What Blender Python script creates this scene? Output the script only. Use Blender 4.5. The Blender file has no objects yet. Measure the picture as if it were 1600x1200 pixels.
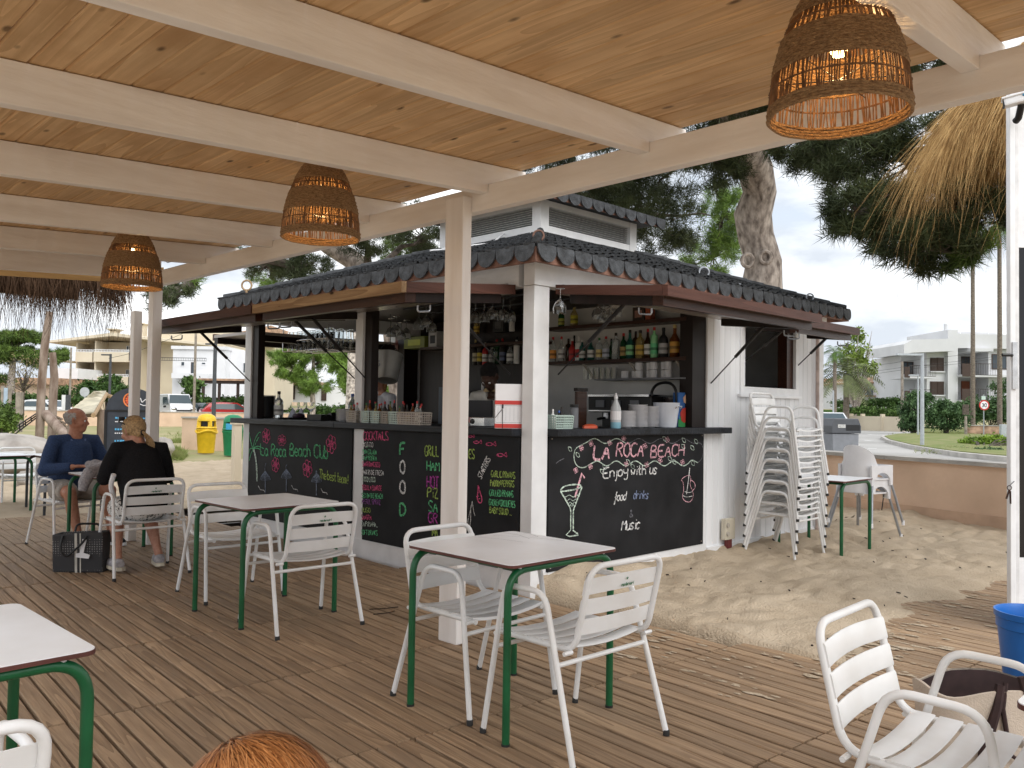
import bpy, bmesh, math, random
import numpy as np
from mathutils import Vector, Matrix, Euler

random.seed(11)
RNG = np.random.default_rng(5)
S = bpy.context.scene
COL = S.collection
PI = math.pi
R = math.radians

# ------------------------------------------------------------------ camera
# World axes follow the bar kiosk: +X along its right hand face, +Y along its left hand face.
FPX, PITCH, ROLL, YAW, CAMZ = 1315.0, .0287, .0150, R(44.6), 1.38
def cam_axes():
    r0 = Vector((1, 0, 0)); f0 = Vector((0, math.cos(PITCH), math.sin(PITCH))); u0 = Vector((0, -math.sin(PITCH), math.cos(PITCH)))
    c, s = math.cos(ROLL), math.sin(ROLL)
    r = c * r0 + s * u0; u = -s * r0 + c * u0
    M = Matrix.Rotation(-YAW, 3, 'Z')
    return M @ r, M @ u, M @ f0
CR, CU, CF = cam_axes()
cam_d = bpy.data.cameras.new('camera'); cam = bpy.data.objects.new('camera', cam_d); COL.objects.link(cam)
m = Matrix.Identity(4)
for i in range(3):
    m[i][0] = CR[i]; m[i][1] = CU[i]; m[i][2] = -CF[i]
m[2][3] = CAMZ
cam.matrix_world = m
cam_d.sensor_width = 36; cam_d.lens = FPX / 1600 * 36
cam_d.clip_start = .05; cam_d.clip_end = 3000
S.camera = cam

# ------------------------------------------------------------------ sky, sun, exposure
SUN_EL, SUN_AZ = R(42), R(-100)          # sun behind the camera, to its right, behind thin cloud
S.view_settings.view_transform = 'Standard'; S.view_settings.look = 'None'
S.view_settings.exposure = 1.36; S.view_settings.gamma = 1; S.view_settings.use_curve_mapping = False
W = bpy.data.worlds.new('World'); S.world = W; W.use_nodes = True
nt = W.node_tree; nt.nodes.clear()
def nd(t, nt, **k):
    n = nt.nodes.new(t)
    for a, b in k.items():
        if a in n.inputs: n.inputs[a].default_value = b
        else: setattr(n, a, b)
    return n
wo = nd('ShaderNodeOutputWorld', nt); bg = nd('ShaderNodeBackground', nt); bg2 = nd('ShaderNodeBackground', nt); mx = nd('ShaderNodeMixShader', nt)
sk = nd('ShaderNodeTexSky', nt, sky_type='NISHITA', sun_disc=False)
sk.sun_elevation = SUN_EL; sk.sun_rotation = PI / 2 - SUN_AZ; sk.dust_density = 2.0
bg.inputs[1].default_value = .12
tc = nd('ShaderNodeTexCoord', nt); mp = nd('ShaderNodeMapping', nt); mp.inputs['Scale'].default_value = (1, 1, 2.6)
n1 = nd('ShaderNodeTexNoise', nt); n1.inputs['Scale'].default_value = 3.1; n1.inputs['Detail'].default_value = 6; n1.inputs['Roughness'].default_value = .55
cr = nd('ShaderNodeValToRGB', nt)                    # cloud deck: white sheets and paler blue grey bellies
cr.color_ramp.elements[0].position = .41; cr.color_ramp.elements[0].color = (.31, .335, .37, 1)
cr.color_ramp.elements[1].position = .68; cr.color_ramp.elements[1].color = (.98, .98, .97, 1)
e = cr.color_ramp.elements.new(.53); e.color = (.48, .495, .51, 1)
n2 = nd('ShaderNodeTexNoise', nt); n2.inputs['Scale'].default_value = 1.6; n2.inputs['Detail'].default_value = 4
cov = nd('ShaderNodeValToRGB', nt); cov.color_ramp.elements[0].position = .22; cov.color_ramp.elements[1].position = .34
cov.color_ramp.elements[0].color = (.55, .55, .55, 1)
L = nt.links.new
L(tc.outputs['Generated'], mp.inputs[0]); L(mp.outputs[0], n1.inputs[0]); L(mp.outputs[0], n2.inputs[0])
L(n1.outputs[0], cr.inputs[0]); L(cr.outputs[0], bg2.inputs[0]); bg2.inputs[1].default_value = 1.0
L(n2.outputs[0], cov.inputs[0]); L(cov.outputs[0], mx.inputs[0])
L(sk.outputs[0], bg.inputs[0]); L(bg.outputs[0], mx.inputs[1]); L(bg2.outputs[0], mx.inputs[2]); L(mx.outputs[0], wo.inputs[0])
sun_d = bpy.data.lights.new('sun', 'SUN'); sun_d.energy = .85; sun_d.angle = R(50); sun_d.color = (1, .97, .93)
sun = bpy.data.objects.new('sun', sun_d); COL.objects.link(sun)
sd = Vector((math.cos(SUN_EL) * math.cos(SUN_AZ), math.cos(SUN_EL) * math.sin(SUN_AZ), math.sin(SUN_EL)))
sun.rotation_euler = sd.to_track_quat('Z', 'Y').to_euler()
sun.location = (0, 0, 40)
S.cycles.use_denoising = True
S.cycles.max_bounces = 8; S.cycles.diffuse_bounces = 5; S.cycles.transparent_max_bounces = 12
S.cycles.sample_clamp_indirect = 6

# ------------------------------------------------------------------ measuring helpers (photo pixel + known distance -> place)
def ray(px, py):
    return CR * ((px - 800) / FPX) - CU * ((py - 600) / FPX) + CF
O = Vector((0, 0, CAMZ))
FH = Vector((CF.x, CF.y, 0)).normalized()
def at(px, py, d):
    r = ray(px, py); return O + r * (d / r.dot(FH))
def gz(px, py, z=0):
    r = ray(px, py); return O + r * ((z - CAMZ) / r.z)
def onX(px, py, x):
    r = ray(px, py); return O + r * (x / r.x)
def onY(px, py, y):
    r = ray(px, py); return O + r * (y / r.y)
def base(px, d, z=0):
    p = at(px, 640, d); return Vector((p.x, p.y, z))
def zat(px, py, d):
    return at(px, py, d).z
RH = Vector((FH.y, -FH.x, 0))      # horizontal right of the view
FACE = math.atan2(-FH.y, -FH.x)    # heading that faces the camera

# ------------------------------------------------------------------ objects
def tag(o, label=None, cat=None, group=None, kind=None):
    if label: o['label'] = label
    if cat: o['category'] = cat
    if group: o['group'] = group
    if kind: o['kind'] = kind
    return o
def thing(name, label, cat, loc=(0, 0, 0), rz=0, group=None):
    o = bpy.data.objects.new(name, None); COL.objects.link(o); o.empty_display_size = .1
    o.location = loc; o.rotation_euler = (0, 0, rz)
    return tag(o, label, cat, group)
KIDS = {}
def par(o, p):
    if p is not None:
        o.parent = p; KIDS.setdefault(p.name, []).append(o)
    return o
def obj(name, me, parent=None, loc=(0, 0, 0), rot=(0, 0, 0), kind=None):
    o = bpy.data.objects.new(name, me); COL.objects.link(o)
    o.location = loc; o.rotation_euler = rot
    if kind: o['kind'] = kind
    return par(o, parent)
def dup(root, loc=None, rz=None, label=None, group=None, scale=None, mats=None):
    r = root.copy(); COL.objects.link(r)
    if loc is not None: r.location = loc
    if rz is not None: r.rotation_euler = (0, 0, rz)
    if scale is not None: r.scale = (scale,) * 3 if not hasattr(scale, '__len__') else scale
    if label: r['label'] = label
    if group: r['group'] = group
    def rec(a, b):
        for ch in KIDS.get(a.name, []):
            c = ch.copy(); COL.objects.link(c); par(c, b); rec(ch, c)
    rec(root, r)
    return r

class MB:
    """collects shapes into one mesh"""
    def __init__(s): s.v = []; s.f = []; s.mi = []; s.cur = 0
    def add(s, vs, fs):
        o = len(s.v); s.v += [tuple(v) for v in vs]; s.f += [tuple(i + o for i in f) for f in fs]; s.mi += [s.cur] * len(fs); return s
    def box(s, c, d, rz=0, M=None):
        x, y, z = d[0] / 2, d[1] / 2, d[2] / 2
        vs = [Vector((a * x, b * y, e * z)) for e in (-1, 1) for b in (-1, 1) for a in (-1, 1)]
        if rz: vs = [Matrix.Rotation(rz, 3, 'Z') @ v for v in vs]
        if M is not None: vs = [M @ v for v in vs]
        c = Vector(c)
        return s.add([v + c for v in vs], [(0, 2, 3, 1), (4, 5, 7, 6), (0, 1, 5, 4), (2, 6, 7, 3), (0, 4, 6, 2), (1, 3, 7, 5)])
    def b2(s, a, b):
        a = Vector(a); b = Vector(b); return s.box((a + b) / 2, [abs(q) for q in (b - a)])
    def bar(s, a, b, w, h, up=(0, 0, 1)):
        a = Vector(a); b = Vector(b); d = (b - a); n = d.length; d.normalize(); up = Vector(up)
        if abs(d.dot(up)) > .99: up = Vector((1, 0, 0))
        x = d.cross(up).normalized(); y = x.cross(d).normalized()
        M = Matrix((x, d, y)).transposed()
        return s.box((a + b) / 2, (w, n, h), M=M)
    def tube(s, pts, r, n=8, closed=False, caps=True):
        pts = [Vector(p) for p in pts]; N = len(pts); rs = r if hasattr(r, '__len__') else [r] * N
        tang = []
        for i in range(N):
            a = pts[(i - 1) % N] if (closed or i > 0) else pts[i]; b = pts[(i + 1) % N] if (closed or i < N - 1) else pts[i]
            t = (b - a); tang.append(t.normalized() if t.length > 1e-9 else Vector((0, 0, 1)))
        t0 = tang[0]; up = Vector((0, 0, 1)) if abs(t0.z) < .9 else Vector((1, 0, 0))
        x = t0.cross(up).normalized(); vs = []
        for i in range(N):
            t = tang[i]; x = (x - t * x.dot(t)); x = x.normalized() if x.length > 1e-6 else t.orthogonal().normalized(); y = t.cross(x)
            for k in range(n):
                a = 2 * PI * k / n; vs.append(pts[i] + (x * math.cos(a) + y * math.sin(a)) * rs[i])
        fs = []
        for i in range(N if closed else N - 1):
            j = (i + 1) % N
            for k in range(n):
                q = (k + 1) % n; fs.append((i * n + k, i * n + q, j * n + q, j * n + k))
        if caps and not closed: fs += [tuple(range(n))[::-1], tuple((N - 1) * n + k for k in range(n))]
        return s.add(vs, fs)
    def lathe(s, prof, n=16, c=(0, 0, 0), caps=True, sx=1, sy=1):
        vs = []; fs = []; c = Vector(c); m_ = len(prof)
        for (r, z) in prof:
            for k in range(n):
                a = 2 * PI * k / n; vs.append(c + Vector((r * math.cos(a) * sx, r * math.sin(a) * sy, z)))
        for i in range(m_ - 1):
            for k in range(n):
                q = (k + 1) % n; fs.append((i * n + k, i * n + q, (i + 1) * n + q, (i + 1) * n + k))
        if caps: fs += [tuple(range(n))[::-1], tuple((m_ - 1) * n + k for k in range(n))]
        return s.add(vs, fs)
    def ball(s, c, r, n=10, m_=6):
        r = r if hasattr(r, '__len__') else (r, r, r); c = Vector(c); vs = [c + Vector((0, 0, -r[2]))]; fs = []
        for i in range(1, m_):
            t = -PI / 2 + PI * i / m_
            for k in range(n):
                a = 2 * PI * k / n; vs.append(c + Vector((r[0] * math.cos(t) * math.cos(a), r[1] * math.cos(t) * math.sin(a), r[2] * math.sin(t))))
        vs.append(c + Vector((0, 0, r[2]))); last = len(vs) - 1
        for k in range(n):
            q = (k + 1) % n; fs.append((0, 1 + q, 1 + k)); fs.append((last, last - n + k, last - n + q))
        for i in range(m_ - 2):
            for k in range(n):
                q = (k + 1) % n; a = 1 + i * n; fs.append((a + k, a + q, a + n + q, a + n + k))
        return s.add(vs, fs)
    def prism(s, poly, d0, d1, plane='xy'):
        """polygon extruded along the third axis"""
        n = len(poly)
        def mk(p, d): return {'xy': (p[0], p[1], d), 'xz': (p[0], d, p[1]), 'yz': (d, p[0], p[1])}[plane]
        vs = [mk(p, d0) for p in poly] + [mk(p, d1) for p in poly]
        fs = [tuple(range(n))[::-1], tuple(range(n, 2 * n))] + [(i, (i + 1) % n, n + (i + 1) % n, n + i) for i in range(n)]
        return s.add(vs, fs)
    def quad(s, a, b, c, d): return s.add([a, b, c, d], [(0, 1, 2, 3)])
    def mesh(s, name, mat, smooth=False):
        me = bpy.data.meshes.new(name); me.from_pydata(s.v, [], s.f)
        for m_ in (mat if isinstance(mat, (list, tuple)) else [mat]): me.materials.append(m_)
        if any(s.mi): me.polygons.foreach_set('material_index', s.mi)
        bm = bmesh.new(); bm.from_mesh(me); bmesh.ops.recalc_face_normals(bm, faces=bm.faces); bm.to_mesh(me); bm.free()
        if smooth:
            me.polygons.foreach_set('use_smooth', [True] * len(me.polygons))
            me.set_sharp_from_angle(angle=R(smooth if smooth > 1 else 42))
        me.update(); return me
    def build(s, name, mat, parent=None, loc=(0, 0, 0), rot=(0, 0, 0), smooth=False, kind=None, bevel=0):
        me = s.mesh(name, mat, smooth)
        if bevel:
            bm = bmesh.new(); bm.from_mesh(me)
            bmesh.ops.bevel(bm, geom=[e_ for e_ in bm.edges if e_.is_manifold and e_.calc_face_angle(0) > .5], offset=bevel, segments=2, affect='EDGES', profile=.6)
            bm.to_mesh(me); bm.free()
        return obj(name, me, parent, loc, rot, kind)

def fast_mesh(name, V, F, mat, k=3, smooth=False):
    """numpy verts (N,3) and faces (M,k)"""
    me = bpy.data.meshes.new(name); V = np.asarray(V, dtype=np.float32); F = np.asarray(F, dtype=np.int32)
    me.vertices.add(len(V)); me.vertices.foreach_set('co', V.ravel())
    me.loops.add(F.size); me.loops.foreach_set('vertex_index', F.ravel())
    me.polygons.add(len(F)); me.polygons.foreach_set('loop_start', np.arange(0, F.size, k, dtype=np.int32))
    try: me.polygons.foreach_set('loop_total', np.full(len(F), k, dtype=np.int32))
    except Exception: pass
    if smooth: me.polygons.foreach_set('use_smooth', np.ones(len(F), dtype=bool))
    for m_ in (mat if isinstance(mat, (list, tuple)) else [mat]): me.materials.append(m_)
    me.update(calc_edges=True); me.validate(); return me

def arc(c, r, a0, a1, n, u, v):
    c = Vector(c); u = Vector(u); v = Vector(v)
    return [c + u * (r * math.cos(a0 + (a1 - a0) * i / n)) + v * (r * math.sin(a0 + (a1 - a0) * i / n)) for i in range(n + 1)]
def rounded(pts, r, n=5):
    """polyline with its inner corners rounded"""
    pts = [Vector(p) for p in pts]; rs = r if hasattr(r, '__len__') else [r] * len(pts); out = [pts[0]]
    for i in range(1, len(pts) - 1):
        p, a, b = pts[i], (pts[i - 1] - pts[i]), (pts[i + 1] - pts[i]); q = min(rs[i], a.length * .49, b.length * .49)
        a = p + a.normalized() * q; b = p + b.normalized() * q
        for k in range(n + 1):
            t = k / n; out.append(a * (1 - t) ** 2 + p * (2 * t * (1 - t)) + b * t * t)
    return out + [pts[-1]]
def rrect(w, h, r, n=4):
    o = []
    for (sx, sy, a0) in ((1, 1, 0), (-1, 1, PI / 2), (-1, -1, PI), (1, -1, 3 * PI / 2)):
        for k in range(n + 1):
            a = a0 + PI / 2 * k / n; o.append((sx * (w / 2 - r) + r * math.cos(a), sy * (h / 2 - r) + r * math.sin(a)))
    return o

# ------------------------------------------------------------------ materials
def mat(name, col, rough=.6, metal=0, var=.12, scale=8, bump=0, bscale=60, trans=0, spec=.5, ior=1.45, stretch=(1, 1, 1), emit=0, rnd=0, alpha=1, hue=None, coat=0, coord='Object', detail=4):
    m_ = bpy.data.materials.new(name); m_.use_nodes = True; nt = m_.node_tree; b = nt.nodes['Principled BSDF']
    b.inputs['Roughness'].default_value = rough; b.inputs['Metallic'].default_value = metal; b.inputs['IOR'].default_value = ior
    b.inputs['Specular IOR Level'].default_value = spec; b.inputs['Transmission Weight'].default_value = trans
    b.inputs['Coat Weight'].default_value = coat
    L = nt.links.new; col = tuple(col) + (1,)
    b.inputs['Base Color'].default_value = col
    tc = nd('ShaderNodeTexCoord', nt); mp = nd('ShaderNodeMapping', nt); mp.inputs['Scale'].default_value = stretch; L(tc.outputs[coord], mp.inputs[0])
    if var or rnd:
        no = nd('ShaderNodeTexNoise', nt); no.inputs['Scale'].default_value = scale; no.inputs['Detail'].default_value = detail
        oi = nd('ShaderNodeObjectInfo', nt)
        if rnd: 
            ad = nd('ShaderNodeVectorMath', nt, operation='ADD'); sc = nd('ShaderNodeMath', nt, operation='MULTIPLY'); sc.inputs[1].default_value = 37
            L(oi.outputs['Random'], sc.inputs[0]); L(mp.outputs[0], ad.inputs[0]); L(sc.outputs[0], ad.inputs[1]); L(ad.outputs[0], no.inputs[0])
        else: L(mp.outputs[0], no.inputs[0])
        mxr = nd('ShaderNodeMix', nt, data_type='RGBA')
        c2 = hue + (1,) if hue else tuple(max(0, q * (1 - 2 * var)) for q in col[:3]) + (1,)
        c1 = tuple(min(1, q * (1 + var)) for q in col[:3]) + (1,)
        mxr.inputs[6].default_value = c2; mxr.inputs[7].default_value = c1
        rp = nd('ShaderNodeMapRange', nt); rp.inputs[1].default_value = .3; rp.inputs[2].default_value = .68
        L(no.outputs[0], rp.inputs[0]); L(rp.outputs[0], mxr.inputs[0]); out = mxr.outputs[2]
        if rnd:
            mr = nd('ShaderNodeMapRange', nt); mr.inputs[3].default_value = 1 - rnd; mr.inputs[4].default_value = 1 + rnd * .7
            L(oi.outputs['Random'], mr.inputs[0]); mu = nd('ShaderNodeVectorMath', nt, operation='SCALE'); L(out, mu.inputs[0]); L(mr.outputs[0], mu.inputs['Scale']); out = mu.outputs[0]
        L(out, b.inputs['Base Color'])
    if bump:
        nb = nd('ShaderNodeTexNoise', nt); nb.inputs['Scale'].default_value = bscale; nb.inputs['Detail'].default_value = 5; L(mp.outputs[0], nb.inputs[0])
        bp = nd('ShaderNodeBump', nt); bp.inputs['Strength'].default_value = bump; bp.inputs['Distance'].default_value = .02; L(nb.outputs[0], bp.inputs['Height']); L(bp.outputs[0], b.inputs['Normal'])
    if emit:
        b.inputs['Emission Color'].default_value = col; b.inputs['Emission Strength'].default_value = emit
    if alpha < 1: b.inputs['Alpha'].default_value = alpha
    return m_

def wood(name, c1, c2, grain=1.0, axis='x', rough=.7, rnd=.15, bump=.25, knots=True, ring=14, stain=None):
    """plank wood: stretched rings, fine fibre, knots; each plank takes its own piece of the pattern"""
    m_ = bpy.data.materials.new(name); m_.use_nodes = True; nt = m_.node_tree; b = nt.nodes['Principled BSDF']; L = nt.links.new
    b.inputs['Roughness'].default_value = rough; b.inputs['Specular IOR Level'].default_value = .25
    tc = nd('ShaderNodeTexCoord', nt); oi = nd('ShaderNodeObjectInfo', nt)
    off = nd('ShaderNodeCombineXYZ', nt); mm = nd('ShaderNodeMath', nt, operation='MULTIPLY'); mm.inputs[1].default_value = 53.7; L(oi.outputs['Random'], mm.inputs[0])
    for i in range(3): L(mm.outputs[0], off.inputs[i])
    ad = nd('ShaderNodeVectorMath', nt, operation='ADD'); L(tc.outputs['Object'], ad.inputs[0]); L(off.outputs[0], ad.inputs[1])
    mp = nd('ShaderNodeMapping', nt); st = {'x': (.055, 1, 1), 'y': (1, .055, 1), 'z': (1, 1, .055)}[axis]; mp.inputs['Scale'].default_value = st; L(ad.outputs[0], mp.inputs[0])
    # rings: noise distorted bands
    n0 = nd('ShaderNodeTexNoise', nt); n0.inputs['Scale'].default_value = 6 * grain; n0.inputs['Detail'].default_value = 2; n0.inputs['Distortion'].default_value = .6; L(mp.outputs[0], n0.inputs[0])
    mu = nd('ShaderNodeMath', nt, operation='MULTIPLY'); mu.inputs[1].default_value = ring; L(n0.outputs[0], mu.inputs[0])
    si = nd('ShaderNodeMath', nt, operation='FRACT'); L(mu.outputs[0], si.inputs[0])
    n1 = nd('ShaderNodeTexNoise', nt); n1.inputs['Scale'].default_value = 60 * grain; n1.inputs['Detail'].default_value = 4; n1.inputs['Roughness'].default_value = .7; L(mp.outputs[0], n1.inputs[0])
    mx0 = nd('ShaderNodeMath', nt, operation='MULTIPLY_ADD'); mx0.inputs[1].default_value = .45; L(si.outputs[0], mx0.inputs[0])
    s2 = nd('ShaderNodeMath', nt, operation='MULTIPLY'); s2.inputs[1].default_value = .75; L(n1.outputs[0], s2.inputs[0]); L(s2.outputs[0], mx0.inputs[2])
    mix = nd('ShaderNodeMix', nt, data_type='RGBA'); mix.inputs[6].default_value = tuple(c1) + (1,); mix.inputs[7].default_value = tuple(c2) + (1,); L(mx0.outputs[0], mix.inputs[0])
    out = mix.outputs[2]
    if knots:
        mk = nd('ShaderNodeMapping', nt); mk.inputs['Scale'].default_value = {'x': (.45, 1, 1), 'y': (1, .45, 1), 'z': (1, 1, .45)}[axis]; L(ad.outputs[0], mk.inputs[0])
        vo = nd('ShaderNodeTexVoronoi', nt); vo.inputs['Scale'].default_value = 6.5; L(mk.outputs[0], vo.inputs[0])
        kr = nd('ShaderNodeValToRGB', nt); kr.color_ramp.elements[0].position = .06; kr.color_ramp.elements[0].color = (1, 1, 1, 1); kr.color_ramp.elements[1].position = .12; kr.color_ramp.elements[1].color = (0, 0, 0, 1)
        L(vo.outputs['Distance'], kr.inputs[0]); k2 = nd('ShaderNodeMix', nt, data_type='RGBA'); k2.inputs[7].default_value = tuple(q * .3 for q in c1) + (1,)
        L(kr.outputs[0], k2.inputs[0]); L(out, k2.inputs[6]); out = k2.outputs[2]
    if stain:
        ns = nd('ShaderNodeTexNoise', nt); ns.inputs['Scale'].default_value = 2.2; ns.inputs['Detail'].default_value = 6; L(tc.outputs['Object'] if False else ad.outputs[0], ns.inputs[0])
        rs = nd('ShaderNodeMapRange', nt); rs.inputs[1].default_value = .45; rs.inputs[2].default_value = .72; rs.inputs[4].default_value = .75; L(ns.outputs[0], rs.inputs[0])
        k3 = nd('ShaderNodeMix', nt, data_type='RGBA'); k3.inputs[7].default_value = tuple(stain) + (1,); L(rs.outputs[0], k3.inputs[0]); L(out, k3.inputs[6]); out = k3.outputs[2]
    mr = nd('ShaderNodeMapRange', nt); mr.inputs[3].default_value = 1 - rnd; mr.inputs[4].default_value = 1 + rnd; L(oi.outputs['Random'], mr.inputs[0])
    sc = nd('ShaderNodeVectorMath', nt, operation='SCALE'); L(out, sc.inputs[0]); L(mr.outputs[0], sc.inputs['Scale']); L(sc.outputs[0], b.inputs['Base Color'])
    bp = nd('ShaderNodeBump', nt); bp.inputs['Strength'].default_value = bump; bp.inputs['Distance'].default_value = .01; L(n1.outputs[0], bp.inputs['Height']); L(bp.outputs[0], b.inputs['Normal'])
    return m_

M = {}
M['white'] = mat('white_paint', (.80, .81, .825), .45, var=.05, scale=5, bump=.06, bscale=40)
M['board_white'] = mat('white_board_paint', (.80, .815, .84), .5, var=.05, scale=3, stretch=(1, 1, .2), rnd=.05, bump=.08, bscale=30)
M['beam'] = mat('whitewashed_beam', (.90, .875, .85), .6, var=.05, scale=9, stretch=(.15, 1, 1), bump=.25, bscale=28, hue=(.79, .74, .695), rnd=.03)
M['beam_y'] = mat('whitewashed_beam_y', (.89, .865, .84), .6, var=.05, scale=9, stretch=(1, .15, 1), bump=.25, bscale=28, hue=(.78, .73, .685))
M['post_paint'] = mat('whitewashed_post', (.87, .84, .815), .6, var=.06, scale=9, stretch=(1, 1, .12), bump=.25, bscale=28, hue=(.77, .72, .68))
M['pine'] = wood('pine_ceiling', (.47, .285, .135), (.85, .605, .35), .8, 'y', .55, .10, .15, True, 12, stain=(.52, .31, .145))
M['deck'] = wood('weathered_deck', (.115, .066, .036), (.48, .335, .21), 1.2, 'y', .7, .15, .6, False, 12, stain=(.285, .20, .132))
M['brown'] = wood('brown_varnish', (.020, .008, .0055), (.062, .024, .014), 1, 'x', .35, .08, .2, False, 8)
M['brown_y'] = wood('brown_varnish_y', (.020, .008, .0055), (.062, .024, .014), 1, 'y', .35, .08, .2, False, 8)
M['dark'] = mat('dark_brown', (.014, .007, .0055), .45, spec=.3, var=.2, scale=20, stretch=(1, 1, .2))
M['flap_under'] = mat('flap_underside', (.36, .32, .29), .25, var=.1, scale=6, stretch=(1, .2, 1))
M['raw_wood'] = wood('raw_weathered_wood', (.15, .08, .04), (.48, .34, .20), 1, 'y', .7, .1, .3, True, 9)
M['slate'] = mat('slate_counter', (.016, .019, .025), .45, spec=.3, var=.35, scale=9, stretch=(1, .12, 1), bump=.3, bscale=30)
M['blackboard'] = mat('blackboard', (.0075, .0078, .009), .6, spec=.22, var=.3, scale=3.5, hue=(.022, .023, .026))
M['shingle'] = mat('slate_shingle', (.054, .058, .064), .7, var=.3, scale=18, bump=.4, bscale=90, rnd=.18)
M['terracotta'] = mat('terracotta_edge', (.24, .125, .09), .7, var=.2, scale=20)
M['chair'] = mat('white_aluminium', (.84, .85, .86), .35, var=.04, scale=4, spec=.5, hue=(.72, .71, .69))
M['rubber'] = mat('black_rubber', (.02, .02, .02), .6, var=0)
M['green_metal'] = mat('green_paint', (.010, .105, .038), .32, var=.12, scale=6, bump=.05)
M['dark_metal'] = mat('dark_metal', (.03, .035, .04), .4, var=.1)
M['laminate'] = mat('white_laminate', (.90, .92, .95), .35, spec=.22, var=.05, scale=3, hue=(.83, .83, .83))
M['laminate_edge'] = mat('brown_laminate_edge', (.11, .035, .028), .5, var=.2)
M['logo'] = mat('green_print', (.02, .16, .07), .5, var=0)
M['sand'] = None
M['glass'] = mat('clear_glass', (.95, .97, .97), .03, var=0, trans=1, ior=1.45)
M['steel'] = mat('steel', (.62, .62, .63), .25, 1, var=.1, scale=14)
M['grey_steel'] = mat('grey_tube', (.36, .38, .41), .35, .7, var=.08)
M['black'] = mat('black_plastic', (.010, .010, .011), .4, var=.1)
M['red'] = mat('red_plastic', (.50, .03, .025), .4, var=.06)
M['blue'] = mat('blue_plastic', (.012, .14, .50), .35, var=.06)
M['yellow'] = mat('yellow_plastic', (.78, .50, .02), .4, var=.06)
M['green'] = mat('green_plastic', (.012, .22, .09), .4, var=.06)
M['paper'] = mat('paper', (.82, .82, .84), .6, var=.03)
M['grey'] = mat('grey_plastic', (.20, .21, .23), .5, var=.06)
M['beige'] = mat('beige_plastic', (.50, .46, .40), .5, var=.05)
M['mint'] = mat('mint_plastic', (.50, .62, .57), .5, var=.05)

# ================================================================== ground
def vnoise(x, y, seed=0):
    """smooth value noise on arrays"""
    rs = np.random.default_rng(seed); T = rs.random((256, 256))
    xi = np.floor(x).astype(int); yi = np.floor(y).astype(int); fx = x - xi; fy = y - yi
    fx = fx * fx * (3 - 2 * fx); fy = fy * fy * (3 - 2 * fy)
    g = lambda a, b: T[a % 256, b % 256]
    return (g(xi, yi) * (1 - fx) + g(xi + 1, yi) * fx) * (1 - fy) + (g(xi, yi + 1) * (1 - fx) + g(xi + 1, yi + 1) * fx) * fy
def deck_edge(x):
    return np.interp(x, [-50, 4.45, 4.56, 5.1, 6.0, 7.0, 8.2, 12, 20], [11.35, 11.35, 2.12, 2.22, 2.28, 2.27, 2.18, 2.1, 2.0])
def sand_h(x, y):
    wx, wy = x + .10 * vnoise(x * 3, y * 3, 12), y + .10 * vnoise(x * 3, y * 3, 13)
    big = (vnoise(x * .9, y * .9, 1) - .5) * .04
    foot = (np.abs(vnoise(wx * 3.6, wy * 5.2 + 5, 3) - .5) * 2) ** .8 * .044
    rip = (np.abs(vnoise(wx * 7.5, wy * 10.5, 2) - .5) * 2) ** .9 * .024
    fine = (vnoise(x * 19, y * 19, 4) - .5) * .010 + (vnoise(x * 41, y * 41, 6) - .5) * .004
    h = .012 + big + foot + rip + fine
    e = deck_edge(x) + (vnoise(x * 1.7, y * 1.7, 8) - .5) * .22 + (vnoise(x * 6, y * 6, 9) - .5) * .14
    ins = np.clip((e + .1 - y) / .5, 0, 1) ** 1.3                       # 1 well inside the deck
    corner = np.exp(-(((x - 5.1) / .55) ** 2 + ((y - 4.3) / .25) ** 2)) * .10
    kio = np.exp(-((y - 4.3) / .35) ** 2) * (x > 4.6) * .05
    h = h * np.clip(.25 + .75 * (y - e) / .8, .25, 1) + corner + kio
    out = h * (1 - ins) - .055 * ins
    return np.where((x < 4.5) & (y < 10.6), -.2, out)
SV, SF, so = [], [], 0
for nx, ny in ((np.arange(4.3, 12.9, .028), np.arange(1.2, 4.6, .028)), (np.arange(.6, 17, .07), np.arange(10.6, 19, .07)), (np.arange(12.9, 17, .1), np.arange(-2, 10.6, .1)), (np.arange(9.3, 12.9, .1), np.arange(4.6, 10.6, .1))):
  GX, GY = np.meshgrid(nx, ny, indexing='ij')
  V = np.stack([GX, GY, sand_h(GX, GY)], -1).reshape(-1, 3)
  idx = np.arange(V.shape[0]).reshape(GX.shape) + so; so += len(V); SV.append(V)
  SF.append(np.stack([idx[:-1, :-1], idx[1:, :-1], idx[1:, 1:], idx[:-1, 1:]], -1).reshape(-1, 4))
V, F = np.concatenate(SV), np.concatenate(SF)
def sand_mat():
    m_ = mat('sand', (.52, .425, .315), .95, var=.10, scale=2.5, bump=.9, bscale=70, hue=(.44, .35, .25), spec=.15)
    return m_
M['sand'] = sand_mat()
obj('sand', fast_mesh('sand', V, F, M['sand'], 4, True), kind='structure')

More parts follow.
